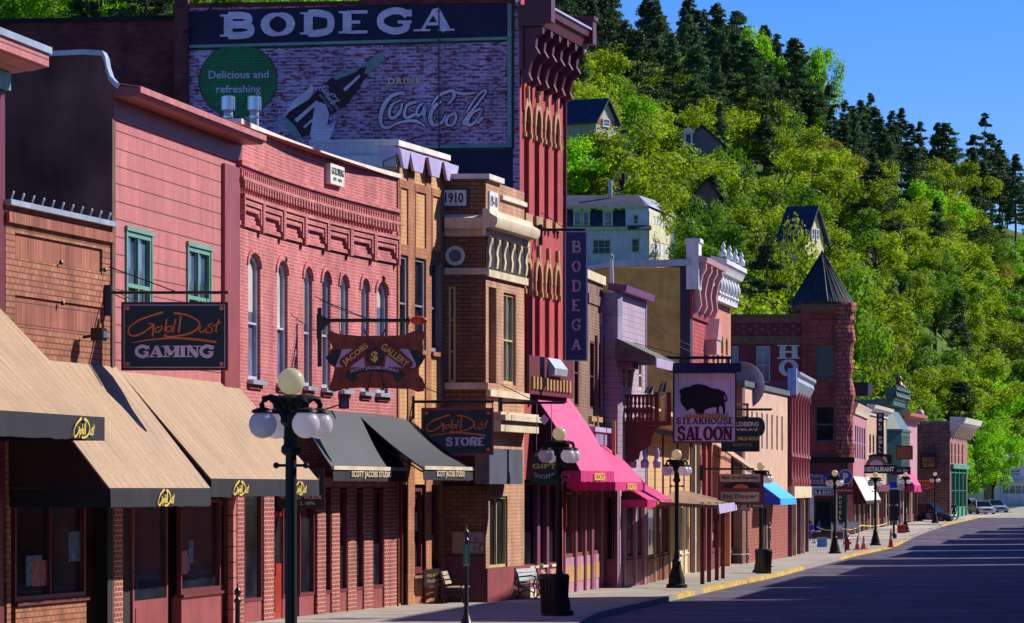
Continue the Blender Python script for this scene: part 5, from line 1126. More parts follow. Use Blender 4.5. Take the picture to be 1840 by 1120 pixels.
# ============================================================= the other side of the street (out of frame; it shades the road)
M_opp=brick('opposite_brick',(.35,.14,.10),(.30,.11,.08),(.3,.2,.16))
OPP=[(-14,10,10.5),(11.2,32,12),(33.2,52,10.5),(52.6,75,12.5),(76.0,98,12.5),(98.8,122,16.5),(123.4,141,11.5),(142.4,166,12),(166.8,186,11.0),(191,206,12.5),(211.5,232,11.2),(236,252,11.8),(257,273,10.5),(277.5,296,10.0),(300.5,314,9.5),(318,330,8.5),(334,342,7)]
ORD=['first','second','third','fourth','fifth','sixth','seventh','eighth','ninth','tenth','eleventh','twelfth','thirteenth','fourteenth','fifteenth','sixteenth','seventeenth','eighteenth']
for i,(a,c,h) in enumerate(OPP):
    xa,xc=kx(a)+15.6,kx(c)+15.6; f=Frame(xc,c,xa,a,world=True); b=f.root('opposite_building','%s brick shop from the camera on the unseen right side of the street'%ORD[i],'building')
    m=MB(); L=f.L; n=max(3,int(L/3)); hs=[(.8+k*(L-1)/n,.8+k*(L-1)/n+1.1,h*.55,h*.8) for k in range(n)]
    wall(m,0,L,-.5,h,hs+[(.6,L-.6,.0,3)],.3); dp=3.0 if a>170 else 8; m.plan([(0,.31),(L,.31),(L,dp),(0,dp)],-.5,h); obj('wall',m,[M_opp,M_brickA,M_brickT,M_salm][i%4],b,smooth=False)
    for q in hs: window(b,*q,M_cream,M_glassd)
    m=MB(); m.side([(0,h-.4),(-.4,h-.1),(-.4,h+.15),(.3,h+.2)],-.0,L); obj('cornice',m,M_cream,b)
# ============================================================= awnings
def awning(f,a,ya,c,yc,e,vh,label,mt,val,closed=False,name='awning',lip=None,droop=.0,wtxt=None,tx=(),thick=.05,side=None,uend=None,group=None):
    """near end: wall top at photo (a,ya), front lip at (c,yc); far front corner at column e"""
    u0=f.u(a); p=f.proj(u0,c); zt=f.z_at(u0,0,ya); zf=f.z_at(u0,p,yc); u1=f.u(e,p) if uend is None else uend
    A=f.A+f.d*u0; W=u1-u0; r=thing(name,label,'awning',(A.x,A.y,f.z),f.ang,group)
    m=MB(); n=10; prof=[(-p*i/n,zt+(zf-zt)*i/n-droop*math.sin(math.pi*i/n)) for i in range(n+1)]
    k=max(2,int(W/.42))*2
    for j in range(k):
        xa,xb=W*j/k,W*(j+1)/k; qa,qb=-.035*(j%2),-.035*((j+1)%2)
        for (y0,z0),(y1,z1) in zip(prof,prof[1:]):
            e0=math.sin(math.pi*y0/-p) if p else 0; e1=math.sin(math.pi*y1/-p); m.quad((xa,y0,z0+qa*e0),(xb,y0,z0+qb*e0),(xb,y1,z1+qb*e1),(xa,y1,z1+qa*e1)); m.quad((xa,y0,z0-thick),(xa,y1,z1-thick),(xb,y1,z1-thick),(xb,y0,z0-thick))
    for xx in (0,W):
        for (y0,z0),(y1,z1) in zip(prof,prof[1:]): m.quad((xx,y0,z0),(xx,y1,z1),(xx,y1,z1-thick),(xx,y0,z0-thick))
    m.quad((0,-p,zf),(W,-p,zf),(W,-p,zf-thick),(0,-p,zf-thick)); cn=obj('canopy',m,mt,r)
    if not closed:
        m=MB()
        for xx in (.06,W/2,W-.06): m.tube([(xx,-.02,zt-.5),(xx,-p+.05,zf-.08)],.022,6)
        m.tube([(.03,-p+.05,zf-.08),(W-.03,-p+.05,zf-.08)],.025,6); obj('frame',m,M_black,r)
    m=MB(); n2=max(8,int(W/.22))
    rr=random.Random(int(a)); zb=[zf-vh+rr.uniform(-.012,.012) for _ in range(n2+1)]; yb=[-p-.01+rr.uniform(-.03,.01) for _ in range(n2+1)]
    for j in range(n2):
        xa,xb=W*j/n2,W*(j+1)/n2
        m.quad((xa,-p-.012,zf+.0),(xb,-p-.012,zf+.0),(xb,yb[j+1],zb[j+1]),(xa,yb[j],zb[j]))
        m.quad((xa,-p+.01,zf+.0),(xa,yb[j]+.02,zb[j]),(xb,yb[j+1]+.02,zb[j+1]),(xb,-p+.01,zf+.0))
    vo=obj('valance',m,val,r)
    if lip: m=MB(); m.box(0,W,-p-.05,-p+.02,zf-.04,zf+.05); obj('front_bar',m,lip,r)
    if closed:
        for xx in (0,W-.02):
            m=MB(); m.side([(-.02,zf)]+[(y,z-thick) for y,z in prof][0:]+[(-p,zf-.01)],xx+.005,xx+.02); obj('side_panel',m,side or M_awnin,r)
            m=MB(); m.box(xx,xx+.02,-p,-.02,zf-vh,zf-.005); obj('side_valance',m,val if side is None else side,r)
    for kind,px,wd,hh in tx:
        x=f.u(px,p)-u0; wd=f.u(px+wd/2,p)-f.u(px-wd/2,p); z=zf-vh*.52; y=-p-.05
        if kind=='GD': script(vo,GD[:-1],x-wd/2,x+wd/2,z-hh/2,z+hh/2,.035,M_goldl,y=y)
        else: text(vo,kind,x,z,wd,hh,M_goldl if mt!=M_blackc else M_cream,y=y,bold=.02)
    return r,(u0,p,zt,zf,W)
f0=Frame(-330,60,9,69.8)
f1,f2,f3_,f4_=f1,f2,f3,f4
awning(f1,-13,540,187,748,187,.42,'upper beige awning with black valance at the far left edge',M_tanc,M_val,True,tx=()) if False else None
u1=f0.u(-6); p=f0.proj(u1,187)
# first awning: measured from its far end
u0=u1-9.0; zt=f0.z_at(u1,0,548); zf=f0.z_at(u1,p,750)
A=f0.A+f0.d*u0
def pxof(P): return CX+F*P.x/P.y
a_=pxof(f0.A+f0.d*u0); c_=pxof(f0.A+f0.d*u0+f0.n*p)
ya=HY-(zt+f0.z-EYE)*F/(f0.A+f0.d*u0).y; yc=HY-(zf+f0.z-EYE)*F/(f0.A+f0.d*u0+f0.n*p).y
awning(f0,a_,ya,c_,yc,187,f0.z_at(u1,p,748)-f0.z_at(u1,p,790),'large beige awning with black valance cut off by the left edge',M_tanc,M_val,True,tx=[('GD',146,36,.34)],group=None)
awning(f1,14,640,197,877,378,f1.z_at(f1.u(14),f1.proj(f1.u(14),197),877)-f1.z_at(f1.u(14),f1.proj(f1.u(14),197),912),'beige awning in the middle of three',M_tanc,M_val,True,tx=[('GD',294,28,.30)])
awning(f2,214,667,379,860,572,.36,'beige awning directly behind the nearest lamp post',M_tanc,M_val,True,tx=[('GD',429,26,.28),('GD',536,20,.28)])
# f2 ends at 425, the awning runs on over the start of the curved building
awning(f3_,534,733,597,841,730,.30,'charcoal awning with STUDIO lettering, left one of the two',M_blackc,M_val,False,lip=M_cream,droop=.06,tx=[('SCOTT JACOBS STUDIO',665,72,.19)])
awning(f4_,641,742,760,841,848,.30,'charcoal awning with STUDIO lettering, right one of the two',M_blackc,M_val,False,lip=M_cream,droop=.06,tx=[('SCOTT JACOBS STUDIO',812,2.2,.2)]) if False else None
fA5=Frame(612,95.6,722,102.0)
awning(fA5,640,742,760,841,848,.30,'charcoal awning with STUDIO lettering, right one of the two',M_blackc,M_val,False,lip=M_cream,droop=.06,tx=[('SCOTT JACOBS STUDIO',807,50,.19)])
awning(f6,957,706,1043,846,1103,.32,'tall steep magenta awning, topmost of the three magenta ones',M_pinkc,M_pinkc,True,droop=-.12,tx=[('BODEGA',1075,19,.22)])
fB=Frame(1013,116.3,1083,125.8)
awning(fB,1022,788,1105,866,1158,.27,'magenta awning between the tall steep one and the lowest one',M_pinkc,M_pinkc,True,droop=-.08,tx=[('BODEGA',1133,16,.2)])
fC=Frame(1083,125.6,1150,130.3)
awning(fC,1095,862,1163,898,1206,.25,'lowest and farthest magenta awning, at the right of the three',M_pinkc,M_pinkc,True,droop=-.05,tx=[('BODEGA',1185,12,.18)])
M_blue=paint('bright_blue_cloth',(.03,.42,.85),.6); M_blued=paint('dark_blue_cloth',(.01,.05,.55),.6)  # M_blued puts shade into the colour of the blue awning's side cloth
fD=Frame(1356,180,1415,197); awning(fD,1362,866,1402,896,1430,.3,'bright blue awning beside the pale boarded building',M_blue,M_blue,True,side=M_blued)
fE=Frame(1530,276,1560,304); awning(fE,1533,856,1556,900,1583,.25,'white topped awning beyond the parking sign',paint('white_awning_cloth',(.6,.6,.58),.6),M_val,True)
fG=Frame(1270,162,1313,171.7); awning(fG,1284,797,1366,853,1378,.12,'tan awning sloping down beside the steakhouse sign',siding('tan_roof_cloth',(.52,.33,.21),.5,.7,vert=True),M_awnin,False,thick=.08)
fF=Frame(1622,338,1648,351); awning(fF,1624,846,1643,872,1656,.6,'small magenta awning far down the street',M_pinkc,M_pinkc,True)
# ============================================================= hanging signs
def bracket(px0,px1,py,Y,label,name='sign_bracket',r=.035,strut=True):
    z=WZ(py,Y); t=thing(name,label,'bracket',(WX(px0,Y),Y,z),0); w_=WX(px1,Y)-WX(px0,Y)
    m=MB(); m.tube([(0,0,0),(w_,0,.0)],r,8); obj('arm',m,M_black,t)
    m=MB(); m.box(-.12,.0,-.04,.04,-.45,.15); obj('wall_plate',m,M_black,t)
    if strut: m=MB(); m.tube([(-.05,0,.5),(w_*.55,0,.02)],.012,5); obj('stay',m,M_black,t)
    return t
def board(nm,label,px0,px1,py0,py1,Y,edge,face,bw=.05,th=.09,cat='sign',slope=0,hang=None):
    z0,z1=WZ(py1,Y),WZ(py0,Y); w_=WX(px1,Y)-WX(px0,Y); t=thing(nm,label,cat,(WX(px0,Y),Y,z0),0)
    m=MB(); m.box(0,w_,-th/2,th/2,0,z1-z0); obj('frame',m,edge,t)
    m=MB(); m.box(bw,w_-bw,-th/2-.012,-th/2,bw,z1-z0-bw); obj('face',m,face,t)
    if hang: 
        for x in (w_*.2,w_*.8): m=MB(); m.tube([(x,0,z1-z0),(x,0,z1-z0+hang)],.01,5); obj('hanger',m,M_black,t)
    return t,w_,z1-z0,-th/2-.016
K=lambda Y:Y/F
M_sblack=paint('sign_black',(.006,.006,.01),.3,streak=False)
Y=75.4; bracket(200,410,526,Y,'black steel bar holding the gaming sign',r=.03)
t,w_,h_,y=board('hanging_sign','black sign with orange script and silver GAMING letters',218,410,543,666,Y,M_maroon,M_sblack,.04,hang=.18)
s_=K(Y); 
m=MB(); b0=.055
for q in ((b0,w_-b0,b0,b0+.012),(b0,w_-b0,h_-b0-.012,h_-b0),(b0,b0+.012,b0+.014,h_-b0-.014),(w_-b0-.012,w_-b0,b0+.014,h_-b0-.014)): m.box(q[0],q[1],y-.004,y,q[2],q[3])
obj('border_line',m,M_silver,t)
for x in (.09,w_-.16):
    for z in (.09,h_-.16): m=MB(); m.box(x,x+.07,y-.006,y,z,z+.07); obj('corner_square',m,M_orange,t)
script(t,GD,.14,w_-.13,h_*.40,h_*.86,.034,M_orange,y=y-.004,box=(200,1400,290,670))
slab(t,'GAMING',w_*.135,w_*.865,h_*.195,h_*.36,M_silver,y=y-.004,th=.34,gap=.06)
Y=102.6; bracket(745,887,722,Y,'black steel bar holding the store sign',r=.04)
t,w_,h_,y=board('hanging_sign','black sign with orange script and silver STORE letters',757,887,733,818,Y,M_maroon2,M_sblack,.06,hang=.14)
for x in (.1,w_-.18):
    for z in (.1,h_-.18): m=MB(); m.box(x,x+.08,y-.006,y,z,z+.08); obj('corner_square',m,M_orange,t)
script(t,GD,.14,w_-.13,h_*.40,h_*.86,.036,M_orange,y=y-.004,box=(200,1400,290,670))
slab(t,'STORE',w_*.34,w_*.88,h_*.20,h_*.37,M_silver,y=y-.004,th=.34,gap=.06)
# gallery sign: a brown hide board
Y=92.6; t=bracket(578,735,576,Y,'black iron arm with a red fish at its tip',r=.045)
x0=WX(735,Y)-WX(578,Y); fx=lambda px:(px-578)*K(Y); 
m=MB(); m.ball((fx(752),0,0),.14,14,.75,1.5,.5); m.prism([(fx(738),.0),(fx(733),.13),(fx(734),-.13)],-.03,.03); m.tube([(fx(762),0,0),(fx(768),0,.0)],[.05,.01],6); obj('red_fish',m,paint('fish_red',(.60,.07,.03),.4),t)
m=MB(); m.box(-.1,.0,-.05,.05,-1.1,.3); m.prism([(0,.12),(.25,.0),(0,-.25)],-.03,.03); obj('scroll_plate',m,M_black,t)
z0=WZ(706,Y); t=thing('hide_sign','brown hide-shaped gallery sign with crossed banners and a gold dollar','sign',(WX(586,Y),Y,z0),0)
U=lambda px:(px-586)*K(Y); V=lambda py:(706-py)*K(Y)
def q8(pts): return [(U(560+x/7.468),V(560+y_/7.468)) for x,y_ in pts]
M_hide=paint('brown_hide',(.20,.055,.03),.6,.6,1.3,4,streak=False)
hide=[(240,250),(330,290),(430,310),(560,320),(700,330),(860,325),(960,330),(1100,325),(1250,310),(1350,270),(1440,245),(1520,270),(1530,330),(1480,400),(1500,470),(1490,560),(1500,640),(1440,760),(1440,850),(1490,900),(1525,1000),(1500,1070),(1420,1080),(1330,1040),(1000,1030),(640,1020),(430,1040),(300,1080),(220,1050),(250,980),(290,850),(310,760),(240,700),(190,620),(230,560),(280,480),(250,400),(200,330)]
m=MB(); m.prism(q8(hide),-.04,.04); hd=obj('hide_board',m,M_hide,t,smooth=False)
def lay(nm,pts,mt,d,par=hd): m=MB(); m.prism(q8(pts),-.04-d-.006,-.04-d); return obj(nm,m,mt,par,smooth=False)
lay('black_wing',[(190,610),(330,510),(420,520),(340,740),(230,700)],M_sblack,.0); lay('black_wing',[(1310,510),(1430,530),(1525,610),(1480,700),(1410,740)],M_sblack,.0)
lay('lavender_wing',[(410,505),(545,505),(700,600),(720,750),(320,745),(380,600)],M_lav,.007); lay('lavender_wing',[(1150,505),(1300,505),(1400,700),(1390,755),(980,745),(1000,600)],M_lav,.007)
lay('banner',[(370,700),(440,760),(520,745),(870,480),(820,400),(760,370),(700,400),(380,640)],M_maroon,.014); lay('banner',[(1350,740),(1290,760),(1200,740),(880,490),(890,400),(960,370),(1060,400),(1360,680)],M_maroon,.014)
m=MB(); c=q8([(845,610)])[0]; n=20; m.prism([(c[0]+.21*math.cos(2*math.pi*i/n),c[1]+.2*math.sin(2*math.pi*i/n)) for i in range(n)],-.068,-.061); obj('emblem_disc',m,M_sblack,hd)
for i in range(8):
    a=math.pi*i/8; m=MB(); P=[Vector((c[0]+.2*math.cos(a),c[1]+.19*math.sin(a))),Vector((c[0]+.2*math.cos(a+2.2),c[1]+.19*math.sin(a+2.2)))]; ribbon(m,P,.008,-.069-i*.0005,.002); obj('emblem_line',m,M_hide,hd)
text(hd,'$',c[0],c[1],.17,.27,M_goldl,y=-.074,bold=.03); 
text(hd,'JACOBS',*q8([(590,580)])[0],.72,.17,M_goldl,y=-.064,rot=math.radians(38),bold=.015); text(hd,'GALLERY',*q8([(1120,585)])[0],.75,.17,M_goldl,y=-.064,rot=math.radians(-37),bold=.015)
lay('ribbon_banner',[(470,800),(640,760),(850,735),(1050,755),(1230,800),(1220,870),(1040,820),(850,800),(650,820),(480,880)],M_sblack,.022)
text(hd,'SCOTT JACOBS STUDIO',*q8([(845,810)])[0],1.15,.09,M_silver,y=-.074,bold=.02,rise=.09)
lay('ribbon_tail',[(440,850),(600,840),(590,920),(540,950),(490,900)],M_sblack,.012); lay('ribbon_tail',[(1250,850),(1090,840),(1110,920),(1160,950),(1210,900)],M_sblack,.012)
for s in (-1,1):
    m=MB(); P=[q8([(845+s*a,b_)])[0] for a,b_ in ((-140,235),(60,820),(130,960))]; m.tube([(p[0],-.07,p[1]) for p in (q8([(845-s*145,235)])[0],q8([(845-s*95,340)])[0])],.02,6); obj('brush_tip',m,M_sblack,hd)
    m=MB(); a_,b_=q8([(845-s*60,815)])[0],q8([(845-s*110,1060)])[0]; m.tube([(a_[0],-.07,a_[1]),((a_[0]*.6+b_[0]*.4),-.07,(a_[1]*.6+b_[1]*.4)),(b_[0],-.07,b_[1])],[.012,.02,.045],6); obj('brush_handle',m,M_wood,hd)
for x in (610,730): m=MB(); m.tube([(U(x),0,V(598)),(U(x),0,V(577))],.01,5); obj('hanger',m,M_black,t)
# plaque sign about the shooting, half hidden under the awning
Y=90.0; t,w_,h_,y=board('history_sign','black hanging sign with tan capitals behind the nearest lamp post',497,583,842,914,Y,M_black,M_sblack,.03)
for i,s in enumerate(('SITE WHERE','CAPTURED IN','JACK MCCALL','WHO SHOT','"WILD BILL" HICKOK','AUG. 2, 1876')): text(t,s,w_*.5,h_*(.90-.155*i),w_*(.5,.8,.62,.5,.9,.6)[i],.085,M_cream,y=y-.003,bold=.01)
# tall blue blade sign
Y=112.6; bracket(975,1052,413,Y,'thin black bar carrying the tall blue blade sign',r=.04)
M_navy=paint('navy_enamel',(.02,.015,.12),.35); M_pkl=paint('pale_pink_letter',(.62,.36,.50),.5,streak=False)
t,w_,h_,y=board('blade_sign','tall navy vertical sign with pale pink bulb letters B O D E G A',1015,1056,416,649,Y,M_bluegal,M_navy,.03,.16)
m=MB(); m.box(w_-.05,w_+.0,-.11,.11,.0,h_); obj('edge_strip',m,paint('pale_blue_edge',(.4,.45,.8),.4),t)
for i,ch in enumerate('BODEGA'):
    z=(649-(444+35*i))*K(Y); o=slab(t,ch,w_*.30,w_*.70,z-.16,z+.16,M_pkl,y=y-.004,th=.26,name='letter')
    for k,(dx,dz) in enumerate(((-.12,.12),(.0,.14),(.12,.1),(-.12,-.02),(-.12,-.13),(.0,-.13),(.12,-.1),(.11,.0))):
        m=MB(); m.ball((w_*.5+dx,y-.03,z+dz),.017,6); obj('bulb',m,M_sblack,o)
# gift shop sign
Y=106.5; bracket(903,1015,724,Y,'black bar with wires above the round gift shop sign',r=.035)
t=thing('shaped_sign','black shaped gift shop sign with gold letters behind a lamp globe','sign',(WX(978,Y),Y,WZ(872,Y)),0)
m=MB(); kk=K(Y); P=[(-22,4),(-18,2),(0,-2),(18,2),(22,4),(24,18),(22,30),(26,38),(22,50),(15,62),(0,68),(-15,62),(-22,50),(-26,38),(-22,30),(-24,18)]; m.prism([(a*kk,c*kk) for a,c in P],-.05,.05); so=obj('board',m,M_sblack,t)
text(so,'GIFT',0,34*kk,44*kk,9*kk,M_goldl,y=-.052,bold=.03); text(so,'SHOPPE',0,19*kk,36*kk,8*kk,M_cream,y=-.052,bold=.02,rise=-.06); text(so,'DEADWOOD',0,54*kk,34*kk,6*kk,M_cream,y=-.052,bold=.02,rise=.05)
for s in (-14,14): m=MB(); m.tube([(s*kk,0,62*kk),(s*kk*.9,0,148*kk)],.01,5); obj('hanger',m,M_silver,t)
m=MB(); m.prism([(-9*kk,118*kk),(0,108*kk),(9*kk,118*kk),(0,128*kk)],-.01,.01); obj('wire_diamond',m,M_silver,t)
# steakhouse sign
Y=128.8; bracket(1141,1313,643,Y,'long black bar carrying the bison steakhouse sign',r=.05)
M_pale=paint('pale_lavender_face',(.86,.72,.88),.5,.95,1.04,.8)
t,w_,h_,y=board('hanging_sign','pale lavender steakhouse sign with a standing bison and little roof',1209,1323,668,796,Y,M_black,M_pale,.05,.2)
m=MB(); m.side([(-.45,h_-.02),(-.3,h_+.28),(.3,h_+.28),(.45,h_-.02)],-.14,w_+.14); obj('sign_roof',m,paint('navy_shingles',(.03,.02,.06),.6),t)
for x in (w_*.12,w_*.88): m=MB(); m.box(x-.04,x+.04,-.04,.04,h_+.28,h_+.5); obj('hanger',m,M_black,t)
Uq=lambda x:((1140+x/3.734)-1209)*K(Y); Vq=lambda y_:(796-(640+y_/3.734))*K(Y)
BI=[(300,228),(318,222),(330,212),(372,208),(385,195),(430,188),(475,196),(510,215),(560,222),(600,240),(620,270),(622,300),(608,310),(600,300),(612,290),(608,270),(600,262),(602,300),(608,345),(606,390),(594,390),(590,350),(574,330),(565,345),(562,385),(548,385),(550,345),(520,345),(500,352),(472,362),(462,392),(440,398),(412,392),(402,360),(385,350),(350,370),(335,345),(318,330),(306,300),(308,262),(300,245)]
m=MB(); m.prism([(Uq(a),Vq(c)) for a,c in BI],y-.012,y-.004); obj('bison',m,paint('bison_black',(.012,.005,.008),.6),t,smooth=False)
m=MB(); m.prism([(Uq(a),Vq(c)) for a,c in ((302,230),(296,218),(306,224),(316,232))],y-.012,y-.004); m.prism([(Uq(a),Vq(c)) for a,c in ((380,215),(390,232),(382,246),(370,250),(376,238))],y-.018,y-.012); obj('bison_horn',m,M_silver,t,smooth=False) if False else None
rr=random.Random(4)
for k in range(40):
    x=340+k*7.2; m=MB(); hh=rr.uniform(12,34); m.prism([(Uq(x-5),Vq(416)),(Uq(x+6),Vq(416)),(Uq(x+rr.uniform(-7,7)),Vq(405-hh))],y-.013-.0004*k,y-.012); obj('grass_blade',m,[M_goldl,M_orange,paint('ochre_grass',(.45,.24,.03),.6)][k%3],t,smooth=False)
M_sred=paint('steakhouse_maroon',(.13,.01,.05),.5,streak=False)
slab(t,'STEAKHOUSE',w_*.05,w_*.95,Vq(458),Vq(415),M_sred,y=y-.004,th=.27,gap=.1); slab(t,'SALOON',w_*.07,w_*.93,Vq(566),Vq(474),M_sred,y=y-.004,th=.36,gap=.06)
# jewelry sign
Y=160; bracket(1322,1387,736,Y,'black bar over the green jewelry sign',r=.05,strut=False)
t,w_,h_,y=board('hanging_sign','dark green jewelry sign with gold lettering right of the steakhouse sign',1296,1365,750,812,Y,M_black,paint('sign_dark_green',(.01,.03,.02),.4),.04,.15,hang=.25)
m=MB(); n=16; m.prism([(w_+.0+.22*math.cos(2*math.pi*i/n),h_*.72+.38*math.sin(2*math.pi*i/n)) for i in range(n)],-.09,.07); obj('rounded_end',m,M_dgreen,t)
M_wl=paint('white_lettering',(.7,.68,.62),.5,streak=False)
for s,z,hh,mt in (('GOLDBERG',.80,.19,M_wl),('JEWELRY',.63,.12,M_wl),('BLACK HILLS GOLD',.38,.15,M_goldl),('GIFTS',.2,.12,paint('muted_lettering',(.2,.25,.16),.5))): text(t,s,w_*.54,h_*z,w_*(.86 if len(s)>5 else .5),hh,mt,y=y-.004,bold=.03)
m=MB(); m.prism([(w_-.25,h_*.60),(w_-.1,h_*.60),(w_-.12,h_*.72)],-.1,-.085); obj('gold_leaf',m,M_gold,t)
# espresso / ice cream signs
Y=150; bracket(1262,1355,843,Y,'thin black bar over the red espresso sign',r=.04,strut=False)
t,w_,h_,y=board('stacked_sign','red and cream stacked espresso and ice cream sign beside blue awning',1290,1372,853,907,Y,M_maroon,M_maroon2,.04,.14,hang=.1)
for s,a,c,z0_,z1_ in (('Main Street Espresso',.04,.92,.76,1.02),('Big Dipper',.06,.9,.1,.42)):
    m=MB(); m.box(w_*a,w_*c,y-.03,y,h_*z0_,h_*z1_); o=obj('cream_panel',m,M_cream,t); text(o,s,w_*(a+c)/2,h_*(z0_+z1_)/2,w_*(c-a)*.9,h_*(z1_-z0_)*.6,M_maroon,y=y-.032,bold=.02)
m=MB(); c_=(w_*.5,h_*.55); m.prism([(c_[0]+.75*math.cos(math.pi*i/12),c_[1]+.25*math.sin(math.pi*i/12)) for i in range(13)],y-.01,y); obj('arch_motif',m,M_black,t); m=MB(); m.prism([(c_[0]+.3*math.cos(math.pi*i/12),c_[1]+.15*math.sin(math.pi*i/12)) for i in range(13)],y-.02,y-.01); obj('arch_motif',m,M_orange,t)
t2,w2,h2,y2=board('small_sign','small maroon ICE CREAM board below the espresso sign',1327,1347,906,918,148,M_maroon2,M_maroon,.02,.1); text(t2,'ICE',w2*.5,h2*.72,.2,.08,M_wl,y=y2-.002,bold=.03); text(t2,'CREAM',w2*.5,h2*.3,.34,.1,M_wl,y=y2-.002,bold=.03)
# hotel signs
Y=258; M_vio=paint('violet_panel',(.10,.02,.22),.5,.6,1.4,2,streak=False)
t,w_,h_,y=board('wall_sign','purple and magenta sign with gold script over the hotel corner door',1433,1494,849,874,Y,M_black,M_vio,.06,.3); text(t,"Madame",w_*.55,h_*.76,w_*.4,.22,M_goldl,y=y-.01,slant=.35); text(t,"Peacock's",w_*.48,h_*.40,w_*.82,.44,M_goldl,y=y-.01,slant=.35)
t,w_,h_,y=board('wall_sign','black BEER and BLING sign under the purple hotel sign',1442,1502,879,890,Y-.5,M_silver,M_sblack,.04,.2); text(t,'BEER & BLING',w_*.55,h_*.5,w_*.78,.24,M_silver,y=y-.01,bold=.03)
t,w_,h_,y=board('wall_sign','narrow vertical HOTEL sign beside the parking sign',1505,1514,888,936,254,M_black,M_sblack,.02,.2)
for i,ch in enumerate('HOTEL'): text(t,ch,w_*.5,h_*(.88-.19*i),.18,.22,M_goldl,y=y-.01,bold=.03)
Y=212; t=thing('parking_sign','round blue parking sign with a white P','sign',(WX(1519,Y),Y,WZ(857,Y)),0); n=24
m=MB(); m.prism([(.36*math.cos(2*math.pi*i/n),.36*math.sin(2*math.pi*i/n)) for i in range(n)],-.03,.03); dd=obj('disc',m,paint('parking_blue',(.02,.10,.55),.4),t)
m=MB(); 
for i in range(n):
    a,c=2*math.pi*i/n,2*math.pi*(i+1)/n; m.prism([(r_*math.cos(x),r_*math.sin(x)) for r_,x in ((.36,a),(.40,a),(.40,c),(.36,c))],-.04,.03)
obj('rim',m,M_wl,dd); text(dd,'P',0.01,0,.28,.42,M_wl,y=-.032,bold=.05)
m=MB(); m.box(-.45,.45,-.03,.03,-.95,-.55); pb=obj('text_plate',m,M_maroon,t); text(pb,'Public Parking',0,-.75,.75,.12,M_wl,y=-.032,bold=.02); m=MB(); m.tube([(0,.05,gz(Y)-WZ(857,Y)),(0,.05,.35)],.04,8); obj('post',m,M_black,t)
# far blade signs
Y=300; t,w_,h_,y=board('blade_sign','tall black vertical bar sign with white letters down the street',1575,1588,742,816,Y,M_black,M_sblack,.04,.25)
for i,ch in enumerate('WILD BILL'):
    if ch!=' ': text(t,ch,w_*.5,h_*(.93-.107*i),.26,.24,M_wl,y=y-.01,bold=.04)
m=MB(); m.prism([(-.6,-.75),(w_+.6,-.75),(w_+.6,-.1),(w_+.2,0),(-.2,0),(-.6,-.1)],-.15,.15); bb=obj('bar_board',m,M_sblack,t); text(bb,'BAR',w_*.5,-.42,1.2,.42,M_wl,y=-.16,bold=.04)
t,w_,h_,y=board('shaped_sign','black RESTAURANT sign with an arched crest over it',1548,1611,836,851,Y-2,M_black,M_sblack,.03,.25); text(t,'RESTAURANT',w_*.5,h_*.5,w_*.85,.36,M_wl,y=y-.01,bold=.03)
m=MB(); m.prism([(w_*.42+.8*math.cos(math.pi*i/12),h_+.65*math.sin(math.pi*i/12)) for i in range(13)],-.12,.12); obj('arched_crest',m,M_wood,t); m=MB(); m.prism([(w_*.42+.5*math.cos(math.pi*i/12),h_+.4*math.sin(math.pi*i/12)) for i in range(13)],-.14,-.12); obj('crest_face',m,M_bluegal,t)
t,w_,h_,y=board('shaped_sign','dark sign with pale blue script right of the restaurant sign',1602,1636,839,853,Y+12,M_black,M_sblack,.03,.25); text(t,'Buck Bay',w_*.5,h_*.5,w_*.8,.35,M_bluegal,y=y-.01,slant=.2,bold=.02)
t,w_,h_,y=board('hanging_sign','dark brown sign in an iron frame before the pink far building',1609,1640,801,826,Y+20,M_black,M_wood,.1,.2)
t,w_,h_,y=board('wall_sign','black saloon sign with orange letters on the dark brick side wall',1653,1683,813,843,359.5,M_black,M_sblack,.1,.3); M_or2=paint('faded_orange',(.55,.22,.03),.5,streak=False); slab(t,'NUGGET',w_*.14,w_*.86,h_*.42,h_*.68,M_or2,y=y-.01,th=.3,gap=.06); slab(t,'SALOON',w_*.14,w_*.86,h_*.12,h_*.38,M_or2,y=y-.01,th=.3,gap=.06)
t=thing('oval_sign','orange oval hanging sign below the dark brick saloon sign','sign',(WX(1662,345),345,WZ(871,345)),0); m=MB(); m.prism([(.9*math.cos(2*math.pi*i/20),.4*math.sin(2*math.pi*i/20)) for i in range(20)],-.1,.1); ov=obj('board',m,M_or2,t); m=MB(); m.prism([(.75*math.cos(2*math.pi*i/20),.27*math.sin(2*math.pi*i/20)) for i in range(20)],-.12,-.1); obj('face',m,M_wood,ov); text(ov,'WILD',0,0,.8,.2,M_or2,y=-.13,bold=.03)
